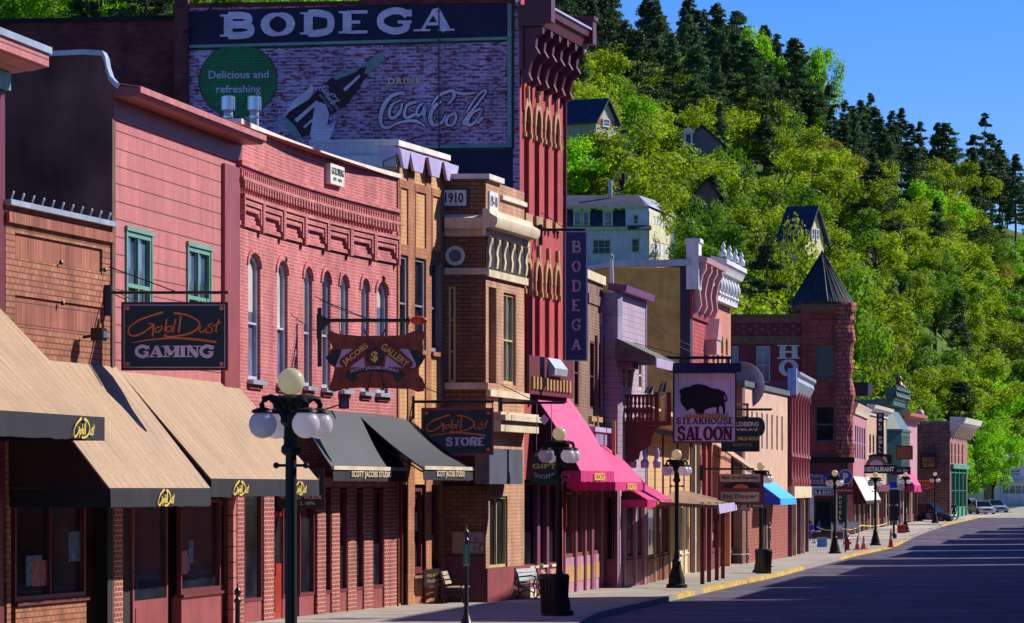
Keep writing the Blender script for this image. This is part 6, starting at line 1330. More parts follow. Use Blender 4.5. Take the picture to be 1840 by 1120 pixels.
# ============================================================= street lamps
M_globe=globe_mat('opal_globe_glass',(.86,.82,.86)); M_globey=globe_mat('cream_globe_glass',(.86,.80,.58)); M_lampg=paint('lamp_iron',(.005,.010,.007),.5,spec=.25)
def lamp(X,Y,lab,first=None):
    t=thing('street_lamp',lab,'street lamp',(X,Y,gz(Y)),0,'five-globe street lamps along the kerb')
    m=MB(); m.lathe([(.34,0),(.34,.1),(.27,.14),(.26,.3),(.17,.62),(.13,.8),(.15,.86),(.105,.92)],0,0,16); obj('base',m,M_lampg,t)
    m=MB(); m.lathe([(.10,.9),(.075,1.1),(.068,3.3),(.06,3.62)],0,0,12); obj('shaft',m,M_lampg,t)
    m=MB(); m.lathe([(.078,3.4),(.12,3.44),(.12,3.5),(.09,3.54),(.085,3.75),(.13,3.8),(.13,3.9),(.08,3.95),(.08,4.0),(.14,4.05),(.16,4.1),(.09,4.14)],0,0,12); obj('capital',m,M_lampg,t)
    m=MB(); m.ball((0,0,4.3),.165,20); obj('globe',m,M_globey,t)
    a0=R(31)
    for k in range(4):
        a=a0+k*math.pi/2; c,s=math.cos(a),math.sin(a); m=MB()
        m.tube([(c*r_,s*r_,z) for r_,z in ((.07,3.82),(.15,3.96),(.22,4.06),(.30,4.10),(.37,4.08),(.40,4.02),(.39,3.97))],[.045,.04,.045,.035,.045,.035,.03],8)
        m.tube([(c*r_,s*r_,z) for r_,z in ((.08,4.02),(.2,4.09),(.3,4.13))],[.05,.04,.02],6); ar=obj('arm',m,M_lampg,t)
        m=MB(); m.lathe([(.05,3.98),(.13,3.95),(.14,3.92),(.12,3.91)],c*.385,s*.385,14); obj('gallery',m,M_lampg,ar)
        m=MB(); m.ball((c*.385,s*.385,3.775),.17,20); obj('globe',m,M_globe,t)
    m=MB(); m.tube([(-.16,0,3.28),(.16,0,3.28)],.02,6); m.ball((-.18,0,3.28),.04,8); m.ball((.18,0,3.28),.04,8); obj('ladder_bar',m,M_lampg,t)
    return t
LP=[(523,687,'nearest street lamp, standing before the beige awning'),(1005,780,'street lamp in front of the magenta awnings, behind black trash can'),(1216,818,'street lamp in front of the porch roof on posts'),(1367,838,'street lamp left of the bright blue awning'),
 (1500,850,'street lamp beside the round blue parking sign'),(1573,853,'street lamp before the restaurant sign'),(1627,855,'street lamp beyond the traffic light'),(1680,853,'farthest street lamp, before the dark brick saloon')]
LY=[47.3,92.3,125.5,157,208,237,289,342]
first=None
for (px,py,lab),Y in zip(LP,LY):
    X=WX(px,Y)
    if first is None: first=lamp(X,Y,lab)
    else: copytree(first,loc=(X,Y,gz(Y)),label=lab)
# match lamp heads: keep post height but note ground level differs slightly
# ============================================================= benches, cans, bollards
M_slat=paint('bench_slats',(.42,.33,.26),.6,.7,1.2,5); M_slatw=paint('pale_bench_slats',(.42,.45,.5),.6); M_slatp=paint('plum_bench_boards',(.24,.12,.17),.6)
def bench(loc,rz,lab,slat,w_=1.3,solid=False,grp=None):
    t=thing('bench',lab,'bench',loc,rz)
    m=MB()
    for i in range(5): m.box(-w_/2,w_/2,-.42+i*.095,-.42+i*.095+.075,.42,.45)
    obj('seat',m,slat,t)
    for i in range(3): m=MB(); z=.52+i*.12; m.add([(-w_/2,.05+.04*i,z),(w_/2,.05+.04*i,z),(w_/2,.08+.04*i,z+.1),(-w_/2,.08+.04*i,z+.1),(-w_/2,.08+.04*i,z-.01),(w_/2,.08+.04*i,z-.01),(w_/2,.11+.04*i,z+.09),(-w_/2,.11+.04*i,z+.09)],[(0,1,2,3),(7,6,5,4),(0,4,5,1),(3,2,6,7),(0,3,7,4),(1,5,6,2)]); obj('back_slat',m,slat,t)
    for s in (-1,1):
        x=s*(w_/2-.02)
        if solid: m=MB(); m.box(x-.04,x+.04,-.44,-.36,0,.62); m.box(x-.04,x+.04,.04,.12,0,.85); m.box(x-.05,x+.05,-.48,.1,.6,.65)
        else:
            m=MB(); m.tube([(x,-.46,0),(x,-.38,.12),(x,-.42,.28),(x,-.36,.42),(x,-.42,.55),(x,-.44,.64),(x,-.3,.68),(x,.05,.64)],.022,6); m.tube([(x,.16,0),(x,.02,.16),(x,.08,.3),(x,.04,.44),(x,.1,.7),(x,.17,.9)],.022,6); m.tube([(x,-.38,.2),(x,-.18,.3),(x,.03,.2)],.018,6); m.tube([(x,-.38,.4),(x,-.1,.34),(x,.05,.4)],.018,6)
        obj('arm_frame',m,M_black if not solid else slat,t)
    return t
def onwalk(px,py):
    Y=100.0
    for _ in range(12): Y=(EYE-gz(Y))*F/(py-HY)
    return (WX(px,Y),Y,gz(Y))
p=onwalk(793,1084); bench((p[0]+.25,p[1],p[2]),R(82),'iron and wood bench against the orange brick pier',M_slat)
p=onwalk(922,1076); bench((p[0]+.5,p[1]-.3,p[2]),R(70),'pale wooden bench against the maroon plinth',M_slatw,1.7)
p=onwalk(1158,1042); bench((p[0],p[1],p[2]),R(78),'solid plum wooden bench under the lowest magenta awning',M_slatp,2.4,True)
p=onwalk(1255,1024); bench((p[0],p[1],p[2]),R(78),'small red bench behind the porch posts',M_maroon2,1.6)
p=onwalk(1322,1013); bench((p[0],p[1],p[2]),R(75),'white-backed iron bench beyond the porch posts',M_slatw,1.8)
def can(px,py,lab,r=.3,h=.95,mt=M_black):
    p=onwalk(px,py); t=thing('trash_can',lab,'trash can',p,0)
    m=MB(); m.lathe([(r*.86,0),(r*.9,.05),(r,h*.9)],0,0,20); obj('drum',m,mt,t)
    for k in range(20): a=2*math.pi*k/20; m=MB(); m.tube([(r*.9*math.cos(a),r*.9*math.sin(a),.04),(r*1.04*math.cos(a),r*1.04*math.sin(a),h*.9)],.014,4); obj('slat',m,mt,t)
    m=MB(); m.lathe([(r*1.08,h*.88),(r*1.1,h*.93),(r*1.02,h),(r*.6,h)],0,0,20); obj('rim',m,mt,t); m=MB(); m.lathe([(r*.98,.0),(r*.98,.06)],0,0,20); obj('foot_ring',m,mt,t)
    return t
can(996,1106,'black slatted trash can at the foot of the second lamp',.33,.98); can(1372,1031,'black trash can before the lamp left of the blue awning',.32,.98); can(1205,1033,'black trash can behind the third lamp post',.3,.95); can(1407,990,'black trash can past the blue awning',.45,1.0)
M_signg=paint('street_sign_green',(.01,.16,.09),.4)
def bollard(px,py,Y,h,lab,txt=None):
    X=WX(px,Y); t=thing('sign_post',lab,'sign post',(X,Y,gz(Y)),0)
    m=MB(); m.lathe([(.17,0),(.17,.06),(.12,.12),(.07,.3),(.05,.34),(.045,h-.12),(.07,h-.1),(.07,h-.06),(.04,h-.03),(.03,h)],0,0,12); obj('post',m,M_black,t)
    m=MB(); m.lathe([(.025,h-.01),(.055,h+.04),(.065,h+.09),(.045,h+.14),(.02,h+.17),(.015,h+.23),(.001,h+.26)],0,0,12); obj('finial',m,M_black,t)
    if txt:
        m=MB(); m.box(-.07,.07,-.075,-.05,h-.62,h-.14); s_=obj('name_blade',m,M_signg,t)
        for i,ch in enumerate(txt): text(s_,ch,0,h-.19-i*.38/len(txt),.03,.035,M_wl,y=-.077)
        text(s_,'1238',0,h-.58,.09,.04,M_wl,y=-.077)
    return t
bollard(838,1120,83,2.0-.04,'black post with a finial and a vertical green street name blade','ADULTS')
t=bollard(427,1120,72,.0+1.0,'black finialled post at the foot of the beige awning shopfront')
bollard(1382,1010,170,1.75,'black post with green blade near the trash can beyond the blue-awning lamp','GOLD')
t,w_,h_,y=board('street_name_sign','small green street name sign on the lamp left of blue awning',1348,1376,905,913,156.6,M_signg,M_signg,.01,.05); text(t,'Gold St',w_*.5,h_*.5,.42,.1,M_wl,y=y-.002,bold=.03)
# floodlight on the curved building and cable
t=thing('floodlight','small square floodlight on the pink brick below the gallery sign','floodlight',(WX(619,95),94.6,WZ(728,95)),R(20)); m=MB(); m.box(-.12,.12,-.05,.05,-.1,.2); obj('housing',m,M_black,t); m=MB(); m.box(-.09,.09,-.06,-.05,-.07,.17); obj('lens',m,M_glassb,t); m=MB(); m.tube([(-.1,0,0),(-.35,.3,-.1)],.02,5); obj('bracket',m,M_black,t)
# flags on the balcony
M_flag=paint('navy_flag_cloth',(.05,.07,.20),.7)
for i,(px,py) in enumerate(((1163,690),(1169,693),(1187,684),(1194,684),(1172,700))):
    Y=127.2+.5*i; t=thing('small_flag','small blue and white flag stuck on the balcony, %s from the left'%['first','second','fourth','fifth','third'][i],'flag',(WX(px,Y),Y,WZ(712,Y)),R(20*i),'flags on the red balcony')
    h=WZ(py,Y)-WZ(712,Y); m=MB(); m.tube([(0,0,0),(.12,0,h)],.012,5); obj('pole',m,M_wl,t); m=MB(); m.prism([(.12,h),(.02,h*.3),(-.12,h*.25),(-.02,h*.7)],-.01,.01); obj('cloth',m,M_flag if i%2 else M_bluegal,t)
# hydrant, cones, barrier, boxes around the works
M_hyd=paint('hydrant_red',(.40,.02,.02),.4)
p=onwalk(1523,989); t=thing('fire_hydrant','red fire hydrant on the pavement past the fifth lamp','fire hydrant',p,0); m=MB(); m.lathe([(.17,0),(.17,.06),(.12,.08),(.11,.5),(.14,.52),(.14,.58),(.1,.66),(.03,.74),(.03,.8)],0,0,14); obj('barrel',m,M_hyd,t)
for s in (-1,1): m=MB(); m.tube([(s*.1,0,.4),(s*.22,0,.4)],.06,8); obj('outlet',m,M_hyd,t)
M_cone=paint('cone_orange',(.80,.10,.02),.5); 
for px,py,h,lab in ((1601,984,1.1,'tall orange traffic cone on the kerb by a dark post'),(1541,988,.75,'orange cone among the pavement works'),(1552,987,.75,'orange cone right of another among the pavement works')):
    p=onwalk(px,py); t=thing('traffic_cone',lab,'traffic cone',p,0); m=MB(); m.lathe([(.16,.04),(.03,h)],0,0,14); obj('cone',m,M_cone,t); m=MB(); m.box(-.24,.24,-.24,.24,0,.045); obj('base',m,M_cone,t); m=MB(); m.lathe([(.115,h*.42),(.085,h*.62)],0,0,14); obj('reflective_band',m,M_wl,t)
p=onwalk(1477,983); t=thing('blue_box','light blue box on the pavement near the seated people','box',p,0); m=MB(); m.box(-.28,.28,-.2,.2,0,.5); obj('body',m,paint('box_blue',(.10,.30,.60),.5),t); m=MB(); m.box(-.3,.3,-.22,.22,.5,.55); obj('lid',m,M_bluegal,t)
for px,py,lab in ((1505,985,'left metal barricade of the pavement works'),(1533,978,'right metal barricade of the pavement works')):
    p=onwalk(px,py); t=thing('barricade',lab,'barricade',p,0); 
    for s in (-.35,.35): m=MB(); m.tube([(s,0,0),(s,0,1.5)],.03,6); obj('post',m,M_bluegal,t)
    for z in (.5,.95,1.4): m=MB(); m.tube([(-.35,0,z),(.35,0,z)],.02,5); obj('rail',m,M_bluegal,t)
    m=MB(); m.box(-.3,.3,-.03,-.01,1.0,1.35); obj('notice',m,M_wl,t)
m=MB(); P=[]; 
Pts=[onwalk(1468,975),onwalk(1508,978),onwalk(1548,972),onwalk(1602,962)]
for (a,b_) in zip(Pts,Pts[1:]):
    for i in range(6): q=Vector(a).lerp(Vector(b_),i/6); P.append((q.x,q.y,q.z+1.0-.18*math.sin(math.pi*i/6)))
m.tube(P,.035,5); o=obj('barrier_tape',m,paint('barrier_yellow',(.75,.62,.05),.5)); tag(o,'yellow barrier tape strung along the pavement works','tape')
p=onwalk(1620,958); t=thing('stacked_crate','bright red crate on the pavement far along','crate',p,0); m=MB(); m.box(-.3,.3,-.2,.2,0,.55); obj('body',m,M_hyd,t); m=MB(); m.box(-.32,.32,-.22,.22,.55,.6); m.box(-.32,.32,-.22,.22,.2,.24); obj('rim',m,M_cone,t)
# traffic light
Y=262; t=thing('traffic_light','black traffic light on a post beyond the sixth lamp','traffic light',(WX(1606,Y),Y,gz(Y)),0); m=MB(); m.lathe([(.2,0),(.2,.3),(.08,.4),(.07,3.2)],0,0,10); obj('post',m,M_black,t)
for dz in (2.3,.0+1.2): 
    m=MB(); m.box(-.3,.3,-.2,.2,dz,dz+1.0); h=obj('housing',m,M_black,t)
    for i in range(3): m=MB(); m.lathe([(.1,0),(.12,.15)],0,0,10); m.xf(lambda x,y,z:(x,-.2-z,y+dz+.2+.3*i)); obj('visor',m,M_black,h)
m=MB(); m.box(-.28,.22,-.1,.0,3.4,3.8); obj('blue_plate',m,M_blued,t)
t=thing('wall_lantern','black hanging lantern box on a bracket off the hotel corner','lantern',(WX(1551,275),275,WZ(705,275)),0)
m=MB(); m.box(-.9,.3,-.35,.35,-.3,.7); obj('housing',m,M_black,t); m=MB(); m.tube([(0,0,.7),(0,0,1.6),(-1.3,0,1.65)],.05,6); obj('bracket',m,M_black,t); m=MB(); m.prism([(.3,.6),(.6,.55),(.65,.1),(.5,-.2),(.3,-.25)],-.3,.3); obj('lens',m,M_bluegal,t)
# planter with flowers
p=onwalk(1424,990); t=thing('flower_pot','clay pot of pale flowers past the blue awning','flower pot',p,0); m=MB(); m.lathe([(.15,0),(.26,.35),(.28,.38)],0,0,12); obj('pot',m,M_gold,t); rr=random.Random(2); m=MB()
for k in range(70):
    c=Vector((rr.gauss(0,.16),rr.gauss(0,.14),.5+rr.gauss(0,.1))); a=Vector((rr.uniform(-1,1),rr.uniform(-1,1),rr.uniform(-1,1))).normalized()*.06; b_=a.cross(Vector((.3,.2,1)))
    m.quad(c-a,c-b_,c+a,c+b_)
obj('flowers',m,paint('pale_flowers',(.5,.55,.3),.6),t,kind='stuff')
# ============================================================= foliage
def leafmat(name,c,tr,hue=.15):
    m,t,b=newmat(name,.6,.25); tc=nd(t,'ShaderNodeTexCoord'); oi=nd(t,'ShaderNodeObjectInfo')
    rgb=nd(t,'ShaderNodeRGB'); rgb.outputs[0].default_value=c4(c)
    s=var(t,rgb.outputs[0],.6,1.45,.35,tc.outputs['Object'],3)
    r=nd(t,'ShaderNodeMapRange'); r.inputs[3].default_value=1-hue; r.inputs[4].default_value=1+hue; t.links.new(oi.outputs['Random'],r.inputs[0])
    q=nd(t,'ShaderNodeVectorMath',operation='SCALE'); t.links.new(s,q.inputs[0]); t.links.new(r.outputs[0],q.inputs['Scale'])
    t.links.new(q.outputs[0],b.inputs['Base Color']); tl=nd(t,'ShaderNodeBsdfTranslucent'); q2=nd(t,'ShaderNodeVectorMath',operation='MULTIPLY'); t.links.new(q.outputs[0],q2.inputs[0]); q2.inputs[1].default_value=(1.25,1.3,.5); t.links.new(q2.outputs[0],tl.inputs[0])
    mx=nd(t,'ShaderNodeMixShader'); mx.inputs[0].default_value=tr; t.links.new(b.outputs[0],mx.inputs[1]); t.links.new(tl.outputs[0],mx.inputs[2]); t.links.new(mx.outputs[0],t.nodes['Material Output'].inputs[0])
    return m
ML={'olive':leafmat('olive_spring_leaves',(.24,.33,.012),.46,.3),'lime':leafmat('lime_spring_leaves',(.20,.44,.01),.5,.15),'mid':leafmat('green_leaves',(.11,.22,.014),.45,.3),'pine':leafmat('pine_needles',(.055,.11,.045),.25,.3),'rust':leafmat('olive_brown_leaves',(.24,.20,.035),.45,.2)}
M_bark=paint('bark',(.07,.05,.04),.9,.6,1.3,3); M_barkp=paint('pine_bark',(.12,.06,.04),.9,.6,1.3,3)
def quads(name,C,S,N,rng,mt):
    """leaf faces: centres C, half sizes S, normals N"""
    n=len(C); r=rng.normal(size=(n,3)); N=N/np.maximum(np.linalg.norm(N,axis=1,keepdims=True),1e-6)
    a=np.cross(N,r); a/=np.maximum(np.linalg.norm(a,axis=1,keepdims=True),1e-6); b=np.cross(N,a)
    a*=S[:,None]; b*=S[:,None]*.62
    V=np.stack([C-a,C-b*.9+a*.1,C+a,C+b],1).reshape(-1,3); me=bpy.data.meshes.new(name)
    me.vertices.add(4*n); me.vertices.foreach_set('co',V.astype(np.float32).ravel()); me.loops.add(4*n); me.loops.foreach_set('vertex_index',np.arange(4*n,dtype=np.int32))
    me.polygons.add(n); me.polygons.foreach_set('loop_start',np.arange(0,4*n,4,dtype=np.int32)); me.polygons.foreach_set('loop_total',np.full(n,4,dtype=np.int32)); me.update(); me.materials.append(mt); return me
def decid(seed,H=12.0,Wd=4.6,nb=46,per=230,ls=.16,loose=1.0):
    rng=np.random.default_rng(seed); C=[];N=[]; tips=[]
    for i in range(nb):
        th=rng.uniform(0,2*math.pi); u=rng.uniform(-1,1); rr=rng.uniform(.35,1)**.6
        env=1.0+.22*math.sin(3*th+seed)+.15*math.sin(5*th+seed*2)
        c=np.array([math.cos(th)*math.sqrt(1-u*u)*Wd*rr*env,math.sin(th)*math.sqrt(1-u*u)*Wd*rr*env,H*.60+u*H*.38*rr*(1 if u>0 else .85)])
        R0=rng.uniform(.75,1.55)*loose; tips.append(c)
        d=rng.normal(size=(per,3)); d/=np.linalg.norm(d,axis=1,keepdims=True); rad=R0*rng.uniform(.35,1.05,size=(per,1))**.7
        p=c+d*rad*np.array([1.0,1.0,.9]); C.append(p); N.append(d+rng.normal(size=(per,3))*.8+np.array([0,0,.5]))
    C=np.concatenate(C);N=np.concatenate(N); keep=C[:,2]>H*.12; C=C[keep];N=N[keep]
    me=quads('crown',C,rng.uniform(.6,1.5,len(C))*ls,N,rng,ML['olive'])
    m=MB(); m.tube([(0,0,-1.5),(.1,0,H*.2),(-.1,.1,H*.42),(.1,0,H*.7)],[.30,.24,.18,.05],7)
    for c in tips[::2]:
        z0=H*rng.uniform(.2,.5); m.tube([(0,0,z0),(c[0]*.5,c[1]*.5,(z0+c[2])*.52),tuple(c*1.02)],[.13,.09,.03],5)
    return me,m
def pine(seed,H=20.0,Wd=3.4,ls=.2):
    rng=np.random.default_rng(seed); C=[];N=[]; m=MB(); m.tube([(0,0,-2),(.05,.1,H*.4),(0,0,H*.97)],[.3,.2,.04],7)
    z=H*rng.uniform(.18,.38); 
    while z<H*.99:
        t=(z/H); L=Wd*(1-((t-.22)/.80)**2.1 if t>.22 else .6+1.8*t); L=max(L,.35)
        if rng.random()<.16 and t<.9: z+=.5; continue
        for k in range(rng.integers(3,7)):
            th=rng.uniform(0,2*math.pi); l=L*rng.uniform(.55,1.15); dz=rng.uniform(-.1,.35)*l*.6
            m.tube([(0,0,z),(math.cos(th)*l*.95,math.sin(th)*l*.95,z+dz)],[.05,.015],4,cap=False)
            for q in (1.0,.72,.48):
                if l*q<.4 and q<1: continue
                c=np.array([math.cos(th)*l*q,math.sin(th)*l*q,z+dz*q]); n=int(26*min(1.4,.6+l*.25)); R0=.5+.12*l*q
                d=rng.normal(size=(n,3)); d/=np.linalg.norm(d,axis=1,keepdims=True)
                C.append(c+d*R0*rng.uniform(.3,1,size=(n,1))*np.array([1,1,.55])); N.append(rng.normal(size=(n,3))+np.array([0,0,.3]))
        z+=rng.uniform(.55,.95)*(1.1-.5*t)
    C=np.concatenate(C);N=np.concatenate(N); me=quads('crown',C,rng.uniform(.7,1.4,len(C))*ls,N,rng,ML['pine']); return me,m
DEC=[decid(s,Wd=w_,nb=n_) for s,w_,n_ in ((1,4.6,34),(2,5.4,40),(3,3.8,28),(4,5.0,36),(5,4.2,30),(6,4.6,24))]; PIN=[pine(s,Wd=w_) for s,w_ in ((11,3.4),(12,4.4),(13,2.6),(14,3.8),(15,3.1),(16,4.0))]
TR=[]; 
def trunkmesh(mb,mt):
    me=bpy.data.meshes.new('trunk'); me.from_pydata(mb.v,[],mb.f); me.materials.append(mt); me.shade_smooth(); return me
DEC=[(a,trunkmesh(b_,M_bark)) for a,b_ in DEC]; PIN=[(a,trunkmesh(b_,M_barkp)) for a,b_ in PIN]
tr_=random.Random(21); NT=[0]
def tree(X,Y,h,kind,label,group=None,var=None,wide=1.0,z=None):
    isp=kind=='pine'; src=(PIN if isp else DEC); me,tm=src[tr_.randrange(len(src)) if var is None else var]
    z=terr(X,Y) if z is None else z
    o=thing({'pine':'pine_tree'}.get(kind,'broadleaf_tree'),label,'tree',(X,Y,z),tr_.uniform(0,6.28),group)
    s=h/(20.0 if isp else 11.6); o.scale=(s*wide,s*wide,s); NT[0]+=1
    t=bpy.data.objects.new('trunk',tm); COL.objects.link(t); t.parent=o
    c=bpy.data.objects.new('crown',me); COL.objects.link(c); c.parent=o
    if not isp: c.material_slots[0].link='OBJECT'; c.material_slots[0].material=ML[kind]
    return o
def tpx(px,pb,hpx,kind,label,group=None,var=None,wide=1.0,Y=None):
    if Y is None:
        g_=gpx(px,pb)
        if g_ is None: Y=770
        else: Y=g_[1]
    X=WX(px,Y); return tree(X,Y,hpx*Y/F,kind,label,group,var,wide)
# ---- trees one can point to
ONE=[(1352,262,205,'lime','tall lime green tree rising left between the dark ridge pines',1,.62,None),(1462,285,215,'lime','tall lime green tree right of the big dark pines above the meadow',0,.55,None),
(1165,268,80,'lime','small round lime tree below the ridge, right of the gabled hill house',4,.9,None),(1215,385,110,'lime','bright lime tree directly above the pale mansard house roof',2,.75,None),
(1500,455,80,'lime','lime tree just right of the blue-roofed hill house',3,.9,None),(1575,790,90,'lime','lime bush rising behind the pink far buildings',4,.9,345),(1500,560,110,'olive','olive tree directly behind the conical turret roof',1,1,330),
(1785,898,150,'lime','bright lime tree left of the white garage',3,.85,455),(1835,800,120,'lime','lime tree at the right edge above the garage',0,.9,560),(1690,765,80,'rust','yellow-green tree above the dark brick saloon',2,.9,430),
(1725,760,230,'pine','large dark pine rising behind the dark brick saloon',1,1.3,470),(1290,570,215,'olive','broad olive tree left of the blue-roofed house, above white cornice',1,1.0,360),(1380,590,230,'olive','broad olive tree behind the oxblood side wall with letters',3,1.05,350),
(1040,330,200,'olive','olive tree at the shoulder of the tall red building, before gabled house',0,.9,None),(1255,190,170,'pine','tall pine on the ridge left of the lime trees',0,1,None),(1180,190,190,'pine','lone slender pine against the sky gap on the ridge',2,.75,None),
(1345,330,260,'pine','broad dark pine in the middle of the hill, left trunk',1,1.15,None),(1430,320,250,'pine','broad dark pine in the middle of the hill, right trunk',3,1.2,None),(1770,400,195,'pine','tall pine on the falling ridge near the right edge',0,1,None),(1695,330,150,'pine','pine with two tops at the centre of the right ridge',2,1,None)]
for px,pb,hp,k,lab,v_,wd,Y in ONE: tpx(px,pb,hp,k,lab,None,v_,wd,Y)
for px,top,Y,k,lab in ((1412,424,398,'olive','olive tree hiding the left wall of the blue-roofed hill house'),(1492,436,400,'mid','green tree at the right of the blue-roofed hill house'),(1275,348,432,'mid','green tree before the small dark gabled roof'),(1290,250,492,'mid','dark green tree before the dark house'),(1075,262,455,'olive','olive tree before the base of the gabled hill house')):
    z=terr(WX(px,Y),Y); tree(WX(px,Y),Y,WZ(top,Y)-z,k,lab,None,None,min(1.2,max(.5,4.5/(WZ(top,Y)-z)*2)))
# ---- the rest of the wooded hillside
HB=[(955,1240,335,520,418),(1075,1112,175,262,470),(1105,1145,235,262,465),(1226,1262,215,275,500),(1440,1484,372,436,405),(1308,1400,100,150,660),(1436,1490,100,262,660)]  # what may not stand before the hill houses
def zone(px,pb,Y):
    r=tr_.random()
    if px<960: return 'pine' if r<.45 else ('lime' if r<.65 else 'mid')
    top=235 if px<1200 else (345 if px<1500 else 385+(px-1500)*.17)
    if pb<top: return 'pine' if r<.93 else 'mid'
    if pb<top+60: return 'pine' if r<.4 else 'olive'
    return 'olive' if r<.50 else ('mid' if r<.75 else ('rust' if r<.80 else ('lime' if r<.89 else 'pine')))
LABS={'pine':'dark pine in the dense pine stand along the ridge','olive':'olive spring tree in the broadleaf wood on the slope','mid':'mid-green tree in the broadleaf wood on the slope','lime':'lime green tree scattered in the broadleaf wood','rust':'brownish olive tree in the broadleaf wood'}
GR={'pine':'dark pines of the ridge stand','olive':'olive trees of the slope','mid':'mid-green trees of the slope','lime':'lime trees in the slope wood','rust':'brownish trees of the slope'}
CLEAR=[(1000,1225,340,470,455),(1480,1550,255,330,500)]   # px0,px1,pb0,pb1 kept open (houses, meadow)
Y=300.0
while Y<790:
    span=(-80,2000); x=span[0]
    while x<span[1]:
        step=((5.2 if Y>600 else 7.2)+tr_.uniform(-1.5,1.5))*F/Y; x+=step; px=x+tr_.uniform(-12,12); yy=Y+tr_.uniform(-9,9); X=WX(px,yy)
        if yy<foot(px)+4: continue
        z=terr(X,yy); pb=HY-(z-EYE)*F/yy
        if px<935 and (pb-140*F/yy/7>60 or yy<430): continue
        if 345<px<935 and tr_.random()<.75: continue
        if px<935 and pb>200: continue
        k=zone(px,pb,yy)
        if px>1862 or px<-25: continue
        if k!='pine' and (yy>590 and tr_.random()<.6): continue
        if any(a<px<b_ and c<pb<d for a,b_,c,d,_ in CLEAR): continue
        h=(tr_.uniform(15,21) if k=='pine' else tr_.uniform(9.5,15))
        if k=='pine' and yy>700 and px>1100: h=tr_.uniform(13,20)
        if any(a-(8 if k=='pine' else 34)<px<b_+(8 if k=='pine' else 30) and yy<hy and pb>p0 and pb-h*.92*F/yy<p1 for a,b_,p0,p1,hy in HB): continue
        if 1100<px<1150 and k=='pine' and yy>640: h*=.6
        if 1198<px<1225 and k=='pine' and yy>640: h*=.6
        tree(X,yy,h,k,LABS[k],GR[k],wide=tr_.uniform(.7,1.25) if k=='pine' else tr_.uniform(1.0,1.3))
    Y+=(11 if Y>590 else 15)
# lower belt behind the far row of shops
for i,(px,pb,hp,k,Y) in enumerate(((1760,850,170,'lime',500),(1800,830,150,'mid',560),(1840,780,150,'olive',600),(1750,800,160,'olive',540),(1790,780,150,'mid',580),(1735,880,120,'lime',440),(1545,850,150,'olive',350),(1600,840,160,'mid',380),(1640,830,150,'olive',400),(1560,800,190,'olive',400),(1680,830,160,'olive',440),(1745,870,150,'mid',500),(1810,850,150,'olive',540),(1850,870,150,'mid',520),(1330,800,200,'olive',300),(1285,800,240,'olive',330),(1120,800,230,'olive',460),(1540,700,170,'olive',430),(1600,680,170,'mid',460))):
    tpx(px,pb,hp,k,LABS[k],GR[k],None,1.2,Y)
# ============================================================= houses on the hill
M_bwhite=siding('shaded_blue_white_boards',(.70,.70,.74),.3,.85); M_cwhite=siding('sunlit_cream_boards',(.72,.68,.42),.3,.8); M_slate=paint('navy_slate_roof',(.035,.04,.075),.7,.7,1.3,1); M_cream2=paint('yellow_cream_trim',(.62,.58,.30),.6)  # M_cwhite and M_bwhite: sunlit cream and bluish shade put into the board colours
Y0=418.0; g=Frame(985,Y0,1166,Y0,base=WZ(505,Y0)); Zg=lambda py:g.z_at(0,0,py); gu=lambda px:g.u(px); 
b=g.root('mansard_house','pale house with navy mansard roof and paired dormers, left foot of the hill','house'); L=g.L
s2=WX(1215,Y0+13)-g.A.x; D2=13.0
wl=[(gu(1064),gu(1098),Zg(458),Zg(430)),(gu(1134),gu(1150),Zg(455),Zg(428)),(gu(1137),gu(1148),Zg(404),Zg(385))]
m=MB(); wall(m,0,L,-4,Zg(412),wl[:2],.2); wall(m,gu(1124),L,Zg(412),Zg(374),wl[2:],.2); m.quad((L,0,-4),(s2,D2,-4),(s2,D2,Zg(382)),(L,0,Zg(374))); m.quad((0,0,-4),(0,D2,-4),(0,D2,Zg(412)),(0,0,Zg(412))); m.quad((0,D2,-4),(s2,D2,-4),(s2,D2,Zg(382)),(0,D2,Zg(382))); obj('wall',m,M_bwhite,b,smooth=False)
f_=Frame(g.A.x+L,Y0,g.A.x+s2,Y0+D2,base=g.z,world=True)
m=MB(); fw=[]; 
def side_pts(px,py): return f_.hit(px,py)
for pyt,pyb,n,x0,x1 in ((388,403,6,1172,1203),(432,457,5,1172,1208)):
    for i in range(n):
        a=f_.u(x0+(x1-x0)*i/n+.6); c=f_.u(x0+(x1-x0)*(i+1)/n-.6); z1=f_.hit(x0,pyt)[1]; z0=f_.hit(x0,pyb)[1]; fw.append((a,c,z0,z1))
m=MB(); wall(m,0,f_.L,-4,f_.hit(1168,375)[1]-.2,fw,.2,y=-.05); put(obj('sunny_wall',m,M_cwhite,b,smooth=False,label='cream sunlit end wall with two rows of windows'),f_,g)
for q in fw: put(window(b,*q,M_wl,M_glassb,0,.05,.08,1,2),f_,g)
for q in wl: window(b,*q,M_cream2,M_glassd,0,.08,.14,3 if q[1]-q[0]>1.5 else 1,2)
m=MB(); m.box(-.3,L+.2,-.35,0,Zg(414),Zg(408)); obj('eaves_board',m,M_cream2,b); m=MB(); m.side([(-.3,Zg(408)),(.5,Zg(377)),(.5,Zg(408))],-.2,gu(1124)); obj('mansard_roof',m,M_slate,b)
m=MB(); m.add([(-.3,-.2,Zg(376)),(L,-.2,Zg(374)),(L,-.2,Zg(371)),(-.3,-.2,Zg(372))],[(0,1,2,3)]); obj('upper_eaves',m,M_cream2,b)
